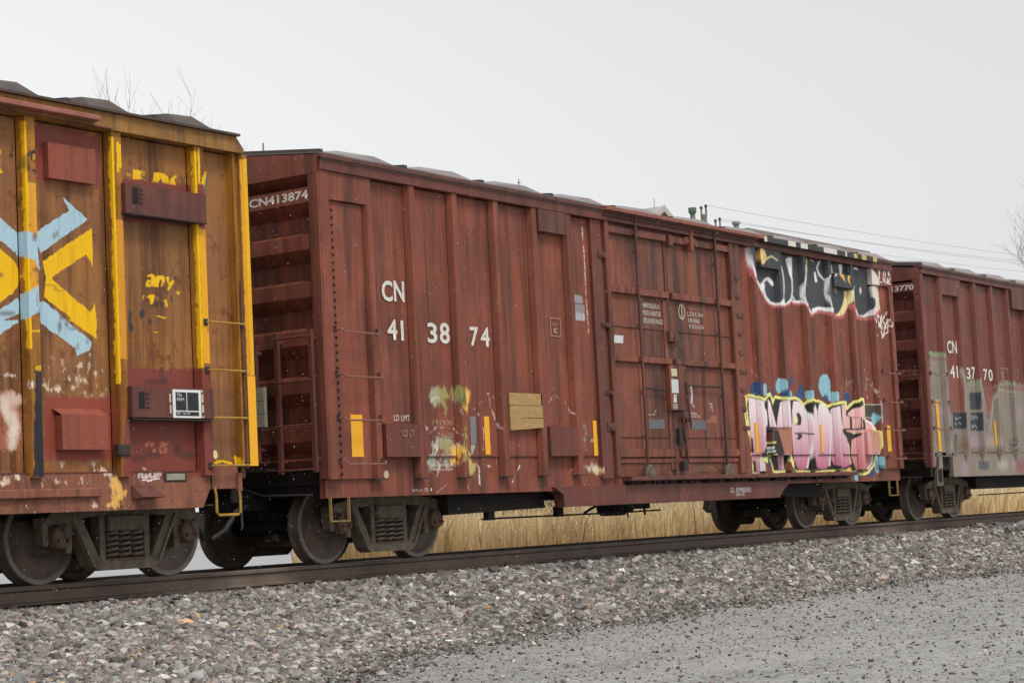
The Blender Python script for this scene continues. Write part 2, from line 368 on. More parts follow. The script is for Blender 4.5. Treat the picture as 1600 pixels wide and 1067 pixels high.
# ---------------------------------------------------------------- sprayed paint as a mesh colour attribute
PAINT = {
 'cn': [
  ('s',(0.558,0.341,0.29),0.01,0.35,0.45,0.0059,[(10.253,2.562),(10.291,2.47)]),
  ('s',(0.558,0.341,0.29),0.01,0.35,0.45,0.0059,[(10.31,2.564),(10.346,2.452)]),
  ('s',(0.558,0.341,0.29),0.01,0.35,0.45,0.0059,[(10.368,2.566),(10.401,2.433)]),
  ('s',(0.558,0.341,0.29),0.01,0.35,0.45,0.006,[(10.425,2.568),(10.456,2.414)]),
  ('s',(0.558,0.341,0.29),0.01,0.35,0.45,0.006,[(10.483,2.57),(10.511,2.395)]),
  ('s',(0.558,0.341,0.29),0.01,0.35,0.45,0.006,[(10.541,2.572),(10.578,2.462)]),
  ('s',(0.558,0.341,0.29),0.01,0.35,0.45,0.006,[(10.599,2.574),(10.633,2.443)]),
  ('s',(0.558,0.341,0.29),0.01,0.35,0.45,0.006,[(10.658,2.576),(10.689,2.424)]),
  ('s',(0.558,0.341,0.29),0.01,0.35,0.45,0.006,[(10.716,2.578),(10.745,2.406)]),
  ('s',(0.558,0.341,0.29),0.01,0.35,0.45,0.006,[(10.775,2.58),(10.812,2.473)]),
  ('s',(0.63,0.489,0.445),0.01,0.45,0.45,0.0076,[(14.477,2.696),(14.558,2.416)]),
  ('s',(0.63,0.489,0.445),0.01,0.45,0.45,0.0076,[(14.563,2.68),(14.644,2.399)]),
  ('s',(0.63,0.489,0.445),0.01,0.45,0.45,0.0076,[(14.647,2.645),(14.727,2.364)]),
  ('s',(0.63,0.489,0.445),0.01,0.45,0.45,0.0076,[(14.757,2.497),(14.838,2.215)]),
  ('s',(0.63,0.489,0.445),0.01,0.45,0.45,0.0076,[(14.81,2.404),(14.891,2.121)]),
  ('s',(0.63,0.489,0.445),0.01,0.45,0.45,0.0076,[(14.459,2.432),(14.539,2.152)]),
  ('p',(0.341,0.203,0.165),0.08,0.35,1,[(13.504,2.516),(14.025,2.588),(14.02,2.271),(13.458,2.203)]),
  ('p',(0.037,0.072,0.178),0.02,0.92,1,[(10.485,2.247),(10.465,2.194),(10.424,2.152),(10.369,2.128),(10.312,2.127),(10.263,2.148),(10.233,2.189),(10.226,2.24),(10.246,2.292),(10.287,2.334),(10.341,2.359),(10.399,2.36),(10.448,2.339),(10.479,2.298)]),
  ('p',(0.266,0.512,0.592),0.02,0.92,1,[(10.668,2.234),(10.654,2.188),(10.627,2.15),(10.592,2.129),(10.556,2.128),(10.527,2.148),(10.51,2.184),(10.508,2.23),(10.522,2.276),(10.549,2.314),(10.583,2.335),(10.619,2.336),(10.648,2.316),(10.666,2.28)]),
  ('p',(0.266,0.512,0.592),0.02,0.92,1,[(10.79,2.246),(10.777,2.202),(10.752,2.167),(10.72,2.147),(10.687,2.146),(10.661,2.165),(10.645,2.199),(10.643,2.242),(10.656,2.285),(10.681,2.32),(10.713,2.341),(10.745,2.341),(10.772,2.323),(10.788,2.289)]),
  ('p',(0.266,0.512,0.592),0.02,0.92,1,[(11.368,2.321),(11.347,2.266),(11.301,2.221),(11.24,2.196),(11.177,2.194),(11.123,2.217),(11.089,2.26),(11.083,2.313),(11.104,2.368),(11.149,2.413),(11.209,2.439),(11.273,2.441),(11.327,2.418),(11.361,2.375)]),
  ('p',(0.037,0.072,0.178),0.02,0.92,1,[(11.526,2.395),(11.516,2.357),(11.5,2.326),(11.479,2.309),(11.459,2.308),(11.443,2.325),(11.434,2.355),(11.435,2.393),(11.444,2.431),(11.461,2.462),(11.482,2.479),(11.502,2.48),(11.518,2.463),(11.527,2.433)]),
  ('p',(0.037,0.072,0.178),0.02,0.92,1,[(11.703,2.4),(11.691,2.358),(11.669,2.324),(11.642,2.304),(11.614,2.304),(11.592,2.322),(11.58,2.355),(11.58,2.397),(11.591,2.439),(11.613,2.473),(11.64,2.493),(11.668,2.493),(11.69,2.475),(11.702,2.442)]),
  ('p',(0.037,0.072,0.178),0.02,0.92,1,[(12.096,2.243),(12.077,2.19),(12.038,2.147),(11.988,2.123),(11.936,2.122),(11.892,2.144),(11.866,2.185),(11.861,2.237),(11.88,2.29),(11.918,2.333),(11.969,2.357),(12.021,2.358),(12.065,2.336),(12.092,2.295)]),
  ('p',(0.037,0.072,0.178),0.02,0.92,1,[(12.009,2.179),(11.992,2.155),(11.952,2.136),(11.895,2.125),(11.835,2.123),(11.782,2.132),(11.747,2.15),(11.737,2.173),(11.753,2.196),(11.793,2.215),(11.849,2.227),(11.91,2.228),(11.963,2.219),(11.998,2.202)]),
  ('p',(0.266,0.512,0.592),0.02,0.92,1,[(12.31,2.195),(12.295,2.159),(12.262,2.131),(12.219,2.114),(12.173,2.113),(12.134,2.128),(12.109,2.155),(12.104,2.19),(12.119,2.225),(12.151,2.253),(12.195,2.27),(12.241,2.271),(12.28,2.257),(12.304,2.229)]),
  ('p',(0.037,0.072,0.178),0.02,0.92,1,[(11.021,2.182),(11.009,2.152),(10.986,2.128),(10.954,2.114),(10.921,2.113),(10.893,2.126),(10.876,2.149),(10.873,2.179),(10.884,2.209),(10.908,2.234),(10.939,2.248),(10.972,2.248),(11.0,2.236),(11.017,2.212)]),
  ('p',(0.037,0.072,0.178),0.02,0.92,1,[(11.464,2.193),(11.449,2.158),(11.416,2.13),(11.372,2.114),(11.324,2.113),(11.284,2.127),(11.258,2.154),(11.253,2.188),(11.268,2.222),(11.301,2.25),(11.345,2.266),(11.392,2.267),(11.433,2.253),(11.459,2.227)]),
  ('p',(0.266,0.512,0.592),0.02,0.92,1,[(11.653,2.18),(11.638,2.149),(11.605,2.124),(11.561,2.109),(11.513,2.108),(11.472,2.121),(11.446,2.145),(11.439,2.175),(11.454,2.205),(11.487,2.23),(11.531,2.245),(11.579,2.246),(11.62,2.234),(11.647,2.21)]),
  ('p',(0.266,0.512,0.592),0.02,0.92,1,[(13.092,2.376),(13.057,2.29),(12.983,2.22),(12.886,2.18),(12.784,2.178),(12.698,2.214),(12.645,2.28),(12.635,2.364),(12.669,2.449),(12.742,2.519),(12.839,2.56),(12.941,2.563),(13.028,2.528),(13.082,2.461)]),
  ('p',(0.266,0.512,0.592),0.02,0.92,1,[(13.251,2.189),(13.23,2.149),(13.184,2.116),(13.122,2.098),(13.056,2.096),(12.999,2.113),(12.962,2.143),(12.954,2.182),(12.974,2.222),(13.02,2.255),(13.082,2.274),(13.148,2.275),(13.205,2.259),(13.242,2.228)]),
  ('p',(0.037,0.072,0.178),0.02,0.92,1,[(12.913,2.154),(12.902,2.124),(12.882,2.1),(12.855,2.086),(12.828,2.086),(12.806,2.099),(12.792,2.122),(12.79,2.152),(12.801,2.182),(12.821,2.206),(12.847,2.22),(12.875,2.221),(12.897,2.208),(12.911,2.184)]),
  ('p',(0.037,0.072,0.178),0.02,0.92,1,[(13.831,2.183),(13.811,2.141),(13.768,2.107),(13.711,2.087),(13.65,2.086),(13.599,2.104),(13.566,2.136),(13.559,2.177),(13.578,2.219),(13.621,2.254),(13.678,2.273),(13.739,2.275),(13.791,2.258),(13.824,2.225)]),
  ('p',(0.037,0.072,0.178),0.02,0.92,1,[(14.619,0.903),(14.601,0.867),(14.559,0.838),(14.503,0.823),(14.445,0.823),(14.394,0.84),(14.362,0.87),(14.355,0.906),(14.374,0.942),(14.415,0.971),(14.47,0.987),(14.529,0.986),(14.58,0.97),(14.612,0.94)]),
  ('p',(0.266,0.512,0.592),0.02,0.92,1,[(13.963,0.818),(13.952,0.794),(13.928,0.775),(13.895,0.765),(13.861,0.765),(13.831,0.776),(13.813,0.795),(13.809,0.819),(13.82,0.843),(13.845,0.862),(13.877,0.872),(13.911,0.872),(13.941,0.861),(13.959,0.842)]),
  ('p',(0.85,0.82,0.267),0.012,1.0,1,[(9.917,2.132),(10.167,2.166),(10.309,2.161),(10.517,2.103),(10.678,2.089),(10.789,2.186),(10.895,2.21),(10.961,2.095),(11.036,2.16),(11.482,2.127),(11.716,2.16),(11.867,2.135),(12.05,2.051),(12.208,2.134),(12.425,2.13),(12.625,2.125),(12.937,2.041),(13.193,2.1),(13.666,2.128),(13.694,2.033),(13.912,2.124),(14.162,2.204),(14.391,2.19),(14.393,2.092),(14.387,1.826),(14.643,1.767),(14.852,1.618),(14.867,1.401),(14.805,1.231),(14.652,1.025),(14.396,0.887),(14.15,0.852),(13.894,0.868),(13.893,0.92),(13.391,0.941),(12.329,0.929),(11.663,0.939),(11.42,0.967),(11.28,1.132),(11.268,0.934),(10.844,0.933),(10.779,1.109),(10.475,1.085),(10.392,1.136),(10.454,0.925),(10.152,0.937),(10.15,1.054),(10.067,1.238),(9.984,1.556),(9.968,1.756),(9.954,2.091)]),
  ('p',(0.03,0.025,0.023),0.012,1.0,1,[(10.051,2.084),(10.169,2.126),(10.303,2.118),(10.511,2.06),(10.691,2.052),(10.831,2.14),(10.879,2.141),(10.949,2.0),(11.038,2.114),(11.476,2.085),(11.71,2.114),(11.842,2.096),(12.035,2.002),(12.222,2.09),(12.419,2.087),(12.618,2.08),(12.931,1.996),(13.186,2.055),(13.608,2.081),(13.64,1.958),(13.927,2.08),(14.154,2.153),(14.339,2.138),(14.358,2.064),(14.357,1.773),(14.614,1.72),(14.772,1.589),(14.8,1.401),(14.738,1.231),(14.573,1.035),(14.358,0.925),(14.157,0.899),(13.879,0.916),(13.395,0.968),(12.333,0.954),(11.667,0.965),(11.481,1.002),(11.321,1.219),(11.25,0.969),(10.878,0.967),(10.795,1.169),(10.482,1.136),(10.432,1.17),(10.313,0.943),(10.189,0.945),(10.196,1.054),(10.12,1.238),(10.037,1.556),(10.017,1.757),(9.989,2.008)]),
  ('p',(0.414,0.172,0.088),0.012,1.0,1,[(10.104,2.001),(10.151,1.985),(10.134,1.624),(10.089,1.69),(10.051,1.807)]),
  ('p',(0.414,0.172,0.088),0.012,0.8,1,[(9.984,1.556),(10.154,1.506),(10.153,1.355),(10.045,1.339)]),
  ('s',(0.85,0.82,0.267),0.01,1.0,0.45,0.0101,[(9.917,1.856),(9.944,1.656),(10.015,1.522)]),
  ('s',(0.85,0.489,0.091),0.01,1.0,0.45,0.0084,[(10.073,1.288),(10.047,1.222),(10.136,1.087),(10.149,0.97)]),
  ('p',((0.85,0.718,0.734),(0.537,0.159,0.263),1.95,1.0),0.012,1.0,1,[(10.159,2.103),(10.301,2.098),(10.474,2.051),(10.61,1.985),(10.71,1.919),(10.741,1.817),(10.711,1.697),(10.597,1.611),(10.492,1.491),(10.51,1.356),(10.405,1.238),(10.372,1.12),(10.454,0.925),(10.293,0.927),(10.282,1.12),(10.141,1.129),(10.148,1.238),(10.228,1.255),(10.214,1.473),(10.145,1.49),(10.142,1.691),(10.14,1.893)]),
  ('s',(0.85,0.85,0.85),0.01,1.0,0.45,0.0101,[(10.176,2.095),(10.369,2.074),(10.593,1.994),(10.708,1.902),(10.7,1.697),(10.537,1.559)]),
  ('s',(0.85,0.85,0.85),0.01,1.0,0.45,0.0101,[(10.396,1.17),(10.401,0.934)]),
  ('p',(0.037,0.072,0.178),0.012,1.0,1,[(10.528,1.136),(10.738,1.152),(10.761,1.05),(10.677,0.965),(10.551,0.975)]),
  ('p',(0.148,0.058,0.042),0.012,1.0,1,[(10.521,1.576),(10.736,1.561),(10.735,1.407),(10.517,1.407)]),
  ('s',(0.85,0.82,0.267),0.01,1.0,0.45,0.0118,[(10.514,1.39),(10.771,1.407)]),
  ('s',(0.85,0.85,0.85),0.01,1.0,0.45,0.0118,[(10.542,1.322),(10.706,1.331),(10.531,1.237),(10.735,1.271)]),
  ('s',(0.85,0.82,0.267),0.01,1.0,0.45,0.0151,[(10.392,1.136),(10.782,1.211)]),
  ('p',((0.85,0.718,0.734),(0.537,0.159,0.263),1.95,1.0),0.012,1.0,1,[(10.799,2.092),(10.873,2.042),(11.025,1.657),(10.805,1.664),(10.774,1.903)]),
  ('p',((0.85,0.718,0.734),(0.537,0.159,0.263),1.95,1.0),0.012,1.0,1,[(11.043,1.652),(11.08,1.787),(11.208,2.048),(11.306,2.085),(11.438,2.079),(11.456,2.018),(11.388,1.655)]),
  ('p',(0.431,0.178,0.118),0.012,1.0,1,[(10.89,1.613),(11.38,1.652),(11.436,1.566),(11.367,1.219),(11.067,1.219)]),
  ('p',((0.85,0.718,0.734),(0.537,0.159,0.263),1.95,1.0),0.012,1.0,1,[(11.015,1.219),(11.239,1.219),(11.214,0.981),(11.043,0.983)]),
  ('s',(0.85,0.85,0.85),0.01,1.0,0.45,0.0077,[(11.208,1.21),(11.185,0.987)]),
  ('s',(0.85,0.85,0.85),0.01,1.0,0.45,0.007,[(11.451,2.036),(11.381,1.661)]),
  ('s',(0.85,0.85,0.85),0.01,1.0,0.45,0.0069,[(10.804,2.075),(11.008,1.666)]),
  ('p',((0.85,0.718,0.734),(0.537,0.159,0.263),1.95,1.0),0.012,1.0,1,[(11.666,2.075),(11.82,2.078),(12.005,2.011),(12.182,1.872),(12.243,1.695),(12.213,1.394),(12.163,1.182),(12.08,1.006),(11.9,0.972),(11.709,0.991),(11.644,1.079),(11.544,1.183),(11.501,1.288),(11.52,1.566),(11.601,1.741),(11.606,1.916)]),
  ('s',(0.85,0.85,0.85),0.01,1.0,0.45,0.0106,[(11.703,2.067),(11.838,2.069),(12.023,1.997),(12.18,1.863),(12.228,1.695),(12.201,1.394),(12.141,1.164),(12.052,1.006)]),
  ('p',(0.03,0.025,0.023),0.012,1.0,1,[(11.747,1.883),(11.853,1.899),(11.931,1.815),(11.892,1.701),(11.786,1.691),(11.685,1.707),(11.76,1.778)]),
  ('p',(0.793,0.751,0.397),0.012,1.0,1,[(11.679,1.838),(11.752,1.866),(11.798,1.779),(11.763,1.717),(11.663,1.716)]),
  ('s',(0.03,0.025,0.023),0.01,1.0,0.45,0.0114,[(11.672,1.562),(11.944,1.569),(12.235,1.55)]),
  ('p',(0.03,0.025,0.023),0.012,1.0,1,[(11.71,1.559),(11.922,1.551),(11.903,1.498),(11.792,1.454),(11.706,1.471),(11.781,1.515)]),
  ('p',((0.85,0.718,0.734),(0.537,0.159,0.263),1.95,1.0),0.012,1.0,1,[(12.246,1.98),(12.312,2.026),(12.461,2.046),(12.525,1.931),(12.506,1.574),(12.433,1.004),(12.227,1.006),(12.178,1.218)]),
  ('p',((0.85,0.718,0.734),(0.537,0.159,0.263),1.95,1.0),0.012,1.0,1,[(12.563,2.03),(12.735,2.052),(12.889,1.991),(12.996,1.885),(13.005,1.722),(12.946,1.397),(12.873,1.037),(12.723,0.984),(12.43,0.987),(12.486,1.574)]),
  ('s',(0.85,0.85,0.85),0.01,1.0,0.45,0.0098,[(12.614,2.049),(12.775,2.043),(12.907,1.974),(13.002,1.867),(13.011,1.704),(12.958,1.397),(12.881,1.037)]),
  ('p',(0.03,0.025,0.023),0.012,1.0,1,[(12.448,2.064),(12.607,2.058),(12.542,1.941)]),
  ('p',((0.85,0.718,0.734),(0.537,0.159,0.263),1.95,1.0),0.012,1.0,1,[(13.029,1.967),(13.139,2.014),(13.412,2.037),(13.419,1.799),(13.449,1.58),(13.565,1.508),(13.664,1.325),(13.679,1.141),(13.707,1.05),(13.49,1.005),(13.196,0.998),(13.039,1.054),(12.962,1.144),(13.001,1.577)]),
  ('s',(0.85,0.85,0.85),0.01,1.0,0.45,0.0082,[(13.37,2.036),(13.377,1.799),(13.439,1.653)]),
  ('s',(0.85,0.82,0.267),0.01,1.0,0.45,0.0073,[(13.633,1.398),(13.684,1.178),(13.71,1.068)]),
  ('p',((0.85,0.523,0.489),(0.593,0.203,0.203),1.95,1.0),0.012,1.0,1,[(13.478,2.056),(13.627,2.068),(13.619,1.875),(13.751,1.849),(13.735,1.66),(13.461,1.657),(13.458,1.836)]),
  ('p',((0.85,0.523,0.489),(0.593,0.203,0.203),1.95,1.0),0.012,1.0,1,[(13.835,1.841),(14.024,1.84),(13.997,1.662),(13.821,1.66)]),
  ('p',((0.85,0.523,0.489),(0.593,0.203,0.203),1.95,1.0),0.012,1.0,1,[(14.076,1.841),(14.236,1.837),(14.191,1.688),(14.05,1.668)]),
  ('p',((0.85,0.523,0.489),(0.593,0.203,0.203),1.95,1.0),0.012,1.0,1,[(13.689,1.913),(13.848,1.98),(14.16,2.051),(14.371,2.064),(14.35,1.811),(14.128,1.842),(13.829,1.856),(13.704,1.876)]),
  ('p',((0.85,0.523,0.489),(0.593,0.203,0.203),1.95,1.0),0.012,1.0,1,[(13.621,1.6),(13.561,1.627),(14.315,1.642),(14.383,1.232),(14.623,1.213),(14.584,1.1),(14.431,0.97),(14.206,0.935),(13.906,0.947),(13.798,1.086),(13.711,1.215),(13.657,1.417)]),
  ('p',(0.03,0.025,0.023),0.012,1.0,1,[(13.599,1.6),(14.054,1.581),(13.97,1.51),(13.77,1.463),(13.704,1.251),(13.767,1.104),(13.906,0.947),(13.781,0.976),(13.669,1.215),(13.657,1.417)]),
  ('p',(0.85,0.71,0.341),0.012,1.0,1,[(13.748,1.601),(14.003,1.588),(13.87,1.561)]),
  ('p',((0.85,0.523,0.489),(0.593,0.203,0.203),1.95,1.0),0.012,1.0,1,[(14.36,1.792),(14.515,1.794),(14.639,1.739),(14.715,1.655),(14.671,1.231),(14.34,1.232)]),
  ('s',(0.85,0.85,0.85),0.01,1.0,0.45,0.015,[(14.382,1.792),(14.52,1.775),(14.637,1.73),(14.694,1.664)]),
  ('p',((0.54,0.254,0.134),(0.553,0.288,0.238),1.65,1.25),0.012,1.0,1,[(14.404,1.652),(14.887,1.609),(14.827,1.231),(14.348,1.232)]),
  ('s',(0.85,0.82,0.267),0.01,1.0,0.45,0.0085,[(14.842,1.609),(14.854,1.401),(14.784,1.241)]),
  ('s',(0.85,0.85,0.85),0.01,1.0,0.45,0.0132,[(14.623,1.213),(14.534,1.063),(14.363,0.962)]),
  ('p',(0.85,0.489,0.091),0.012,1.0,1,[(13.504,0.96),(13.658,1.004),(13.725,0.939),(13.542,0.932)]),
  ('p',(0.266,0.512,0.592),0.02,1.0,1,[(13.889,0.892),(13.88,0.872),(13.862,0.856),(13.839,0.848),(13.814,0.848),(13.793,0.857),(13.78,0.873),(13.778,0.893),(13.786,0.913),(13.804,0.929),(13.827,0.937),(13.852,0.937),(13.873,0.928),(13.886,0.912)]),
  ('p',(0.079,0.062,0.049),0.012,0.85,1,[(14.396,2.083),(14.926,2.087),(14.91,1.757),(14.728,1.74),(14.654,1.833),(14.369,1.848)]),
  ('s',(0.85,0.85,0.85),0.01,0.8,0.45,0.0056,[(14.396,2.083),(14.926,2.087),(14.901,1.757)]),
  ('s',(0.85,0.85,0.85),0.01,0.6,0.45,0.0047,[(14.369,1.852),(14.904,1.859)]),
  ('p',(0.266,0.512,0.592),0.02,1.0,1,[(14.842,1.836),(14.824,1.79),(14.788,1.754),(14.742,1.733),(14.694,1.733),(14.654,1.752),(14.63,1.788),(14.627,1.833),(14.645,1.878),(14.68,1.915),(14.726,1.936),(14.774,1.936),(14.814,1.917),(14.838,1.881)]),
  ('p',(0.266,0.512,0.592),0.02,1.0,1,[(14.908,1.033),(14.885,0.967),(14.842,0.915),(14.787,0.887),(14.732,0.887),(14.686,0.917),(14.66,0.969),(14.658,1.034),(14.68,1.099),(14.723,1.151),(14.778,1.18),(14.834,1.18),(14.879,1.151),(14.906,1.098)]),
  ('s',(0.03,0.025,0.023),0.01,1.0,0.45,0.0056,[(14.76,1.09),(14.716,0.949),(14.808,0.967),(14.75,1.024)]),
  ('s',(0.03,0.025,0.023),0.01,1.0,0.45,0.0056,[(14.817,1.024),(14.835,0.939),(14.875,1.023)]),
  ('p',(0.266,0.512,0.592),0.02,1.0,1,[(11.273,0.886),(11.266,0.873),(11.25,0.862),(11.228,0.856),(11.205,0.857),(11.184,0.863),(11.171,0.874),(11.168,0.887),(11.175,0.9),(11.191,0.911),(11.213,0.917),(11.236,0.917),(11.256,0.91),(11.269,0.899)]),
  ('s',(0.85,0.29,0.058),0.01,1.0,0.45,0.0151,[(9.949,2.111),(10.126,2.12)]),
  ('s',(0.67,0.29,0.079),0.01,0.7,0.45,0.0058,[(10.341,0.884),(10.368,0.901)]),
  ('s',(0.67,0.29,0.079),0.01,0.7,0.45,0.0059,[(10.388,0.884),(10.415,0.9)]),
  ('s',(0.67,0.29,0.079),0.01,0.7,0.45,0.0059,[(10.434,0.883),(10.462,0.9)]),
  ('s',(0.67,0.29,0.079),0.01,0.7,0.45,0.0059,[(10.481,0.883),(10.508,0.899)]),
  ('s',(0.67,0.29,0.079),0.01,0.7,0.45,0.0059,[(10.528,0.882),(10.555,0.899)]),
  ('s',(0.67,0.29,0.079),0.01,0.7,0.45,0.0059,[(10.575,0.882),(10.602,0.898)]),
  ('s',(0.67,0.29,0.079),0.01,0.7,0.45,0.0059,[(10.622,0.881),(10.65,0.898)]),
  ('s',(0.523,0.148,0.148),0.03,0.9,0.45,0.0239,[(10.351,4.461),(10.35,4.349),(10.383,4.203),(10.454,4.047),(10.52,3.959),(10.612,3.962),(10.753,3.876),(10.798,3.81),(10.883,3.753),(10.927,3.687),(11.052,3.62),(11.237,3.597),(11.567,3.617),(11.683,3.658),(11.802,3.717),(11.882,3.687),(12.192,3.693),(12.27,3.636),(12.411,3.625),(12.543,3.534)]),
  ('s',(0.523,0.148,0.148),0.03,0.9,0.45,0.0238,[(12.582,3.553),(12.757,3.601),(12.961,3.605),(13.197,3.58),(13.381,3.652),(13.435,3.548),(13.646,3.552),(13.798,3.622),(13.979,3.765),(14.14,3.759),(14.229,3.749),(14.332,3.59),(14.549,3.57),(14.773,3.583),(15.048,3.67),(15.193,3.75)]),
  ('p',(0.053,0.059,0.067),0.012,1.0,1,[(10.387,4.578),(10.375,4.49),(10.374,4.378),(10.407,4.232),(10.478,4.076),(10.545,3.988),(10.637,3.991),(10.757,3.903),(10.801,3.838),(10.886,3.781),(10.931,3.715),(11.056,3.647),(11.241,3.625),(11.571,3.645),(11.687,3.686),(11.806,3.745),(11.885,3.715),(12.196,3.722),(12.274,3.664),(12.415,3.653),(12.547,3.563),(12.587,3.586),(12.762,3.634),(12.966,3.638),(13.202,3.614),(13.385,3.686),(13.44,3.581),(13.651,3.586),(13.803,3.656),(13.985,3.799),(14.145,3.794),(14.234,3.783),(14.337,3.624),(14.554,3.605),(14.778,3.617),(15.054,3.705),(15.199,3.785),(15.182,3.921),(15.15,4.321),(15.066,4.508),(15.036,4.795)]),
  ('s',(0.85,0.85,0.85),0.01,1.0,0.45,0.0125,[(10.375,4.49),(10.374,4.378),(10.407,4.232),(10.478,4.076),(10.545,3.988)]),
  ('s',(0.85,0.85,0.85),0.01,1.0,0.45,0.0126,[(10.637,3.991),(10.757,3.903),(10.801,3.838)]),
  ('s',(0.85,0.85,0.85),0.01,1.0,0.45,0.0107,[(10.801,3.838),(10.886,3.781),(10.931,3.715),(11.056,3.647),(11.241,3.625),(11.571,3.645),(11.687,3.686),(11.806,3.745),(11.885,3.715),(12.196,3.722),(12.274,3.664),(12.415,3.653),(12.547,3.563)]),
  ('p',(0.85,0.85,0.85),0.012,1.0,1,[(12.557,3.636),(12.767,3.684),(13.084,3.693),(12.973,3.689),(13.213,3.688),(13.385,3.686),(13.201,3.611),(12.966,3.638),(12.762,3.634),(12.757,3.615),(12.575,3.558)]),
  ('p',(0.85,0.85,0.85),0.012,1.0,1,[(10.988,4.049),(11.083,4.061),(11.21,4.004),(11.234,3.943),(11.172,3.923),(11.072,3.976),(10.984,4.016)]),
  ('s',(0.85,0.85,0.85),0.01,1.0,0.45,0.0139,[(10.754,3.885),(10.971,4.025)]),
  ('p',(0.85,0.85,0.85),0.012,1.0,1,[(10.75,3.909),(10.908,3.945),(10.88,3.831),(10.761,3.835)]),
  ('s',(0.85,0.85,0.85),0.01,1.0,0.45,0.0102,[(10.899,3.92),(10.881,3.843),(10.934,3.74),(11.083,3.653),(11.298,3.643)]),
  ('p',(0.85,0.85,0.85),0.012,1.0,1,[(11.27,3.639),(11.405,3.732),(11.45,3.869),(11.566,3.813),(11.593,3.642),(11.349,3.621)]),
  ('p',(0.85,0.85,0.85),0.012,1.0,1,[(11.714,4.399),(11.817,4.443),(11.944,4.45),(11.902,4.041),(11.831,4.138),(11.754,4.287)]),
  ('s',(0.85,0.85,0.85),0.01,1.0,0.45,0.0084,[(11.903,4.092),(11.881,3.885),(11.822,3.765),(11.714,3.682)]),
  ('s',(0.85,0.85,0.85),0.01,1.0,0.45,0.011,[(11.869,3.8),(11.97,3.721),(12.157,3.745)]),
  ('s',(0.85,0.85,0.85),0.01,1.0,0.45,0.0111,[(12.295,4.328),(12.291,4.198),(12.188,3.97),(12.168,3.826),(12.222,3.7),(12.393,3.656)]),
  ('s',(0.85,0.85,0.85),0.01,1.0,0.45,0.0071,[(11.545,4.271),(11.583,4.146),(11.601,3.968),(11.566,3.813)]),
  ('s',(0.85,0.85,0.85),0.01,1.0,0.45,0.009,[(11.42,4.254),(11.426,4.16)]),
  ('s',(0.85,0.71,0.341),0.01,1.0,0.45,0.0106,[(12.49,4.54),(12.445,4.236)]),
  ('p',(0.523,0.458,0.29),0.012,0.85,1,[(12.515,4.575),(12.99,4.628),(12.847,4.553),(12.524,4.536)]),
  ('p',(0.85,0.85,0.85),0.012,1.0,1,[(12.549,4.503),(12.678,4.496),(12.739,4.416),(12.672,4.456)]),
  ('p',(0.85,0.85,0.85),0.012,1.0,1,[(12.727,4.267),(12.792,4.268),(12.833,4.106),(12.744,4.1)]),
  ('s',(0.85,0.85,0.85),0.01,1.0,0.45,0.0074,[(13.001,4.502),(12.865,4.373),(12.883,4.295),(13.085,4.157)]),
  ('s',(0.85,0.85,0.85),0.01,1.0,0.45,0.0085,[(13.004,4.503),(12.847,4.353),(12.913,4.221),(13.109,4.159),(13.207,4.243)]),
  ('s',(0.85,0.85,0.85),0.01,1.0,0.45,0.0093,[(13.124,4.145),(13.086,3.928),(13.175,3.712)]),
  ('s',(0.85,0.85,0.85),0.01,1.0,0.45,0.0086,[(13.407,4.427),(13.424,4.305),(13.326,4.233)]),
  ('p',(0.85,0.489,0.091),0.012,1.0,1,[(13.408,4.319),(13.649,4.291),(13.706,4.152),(13.602,4.21)]),
  ('p',(0.85,0.489,0.091),0.012,1.0,1,[(13.826,4.291),(13.918,4.287),(13.865,4.197),(13.927,4.111),(13.803,4.185)]),
  ('p',(0.85,0.85,0.85),0.012,1.0,1,[(13.682,4.511),(13.862,4.533),(13.799,4.302),(13.729,4.304)]),
  ('p',(0.85,0.71,0.341),0.012,1.0,1,[(13.84,4.024),(14.074,4.04),(14.03,3.865),(13.921,3.733),(13.761,3.615),(13.578,3.571),(13.441,3.586),(13.588,3.636),(13.749,3.769),(13.819,3.883)]),
  ('s',(0.85,0.85,0.85),0.01,1.0,0.45,0.0071,[(14.069,4.055),(14.066,3.867),(14.125,3.777)]),
  ('s',(0.85,0.489,0.091),0.01,1.0,0.45,0.0094,[(13.491,4.047),(13.525,3.972)]),
  ('p',(0.718,0.67,0.623),0.012,1.0,1,[(14.805,4.512),(14.931,4.481),(15.12,4.367),(15.168,4.193),(15.182,3.921),(15.198,3.777),(15.094,3.723),(14.858,3.654),(14.59,3.602),(14.33,3.627),(14.56,3.645),(14.794,3.722),(14.941,3.826),(14.994,3.925),(14.842,3.979),(14.828,4.298)]),
  ('p',(0.85,0.85,0.85),0.012,1.0,1,[(14.308,4.513),(14.437,4.523),(14.467,4.43),(14.296,4.433)]),
  ('p',(0.85,0.85,0.85),0.02,1.0,1,[(14.541,4.074),(14.534,4.05),(14.522,4.031),(14.507,4.019),(14.492,4.018),(14.481,4.028),(14.474,4.046),(14.475,4.07),(14.482,4.094),(14.494,4.113),(14.509,4.124),(14.524,4.125),(14.535,4.116),(14.542,4.098)]),
  ('s',(0.85,0.85,0.85),0.01,1.0,0.45,0.0111,[(14.218,3.798),(14.34,3.64)]),
  ('p',(0.793,0.793,0.593),0.012,1.0,1,[(14.211,4.112),(14.299,4.141),(14.236,4.035)]),
  ('p',(0.85,0.71,0.341),0.012,1.0,1,[(15.017,4.673),(15.207,4.68),(15.178,4.5),(15.047,4.506)]),
  ('s',(0.67,0.133,0.058),0.01,1.0,0.45,0.0115,[(15.235,4.666),(15.233,4.488),(15.168,4.435)]),
  ('s',(0.793,0.593,0.341),0.01,1.0,0.45,0.0081,[(15.153,4.337),(15.194,4.066),(15.209,3.778)]),
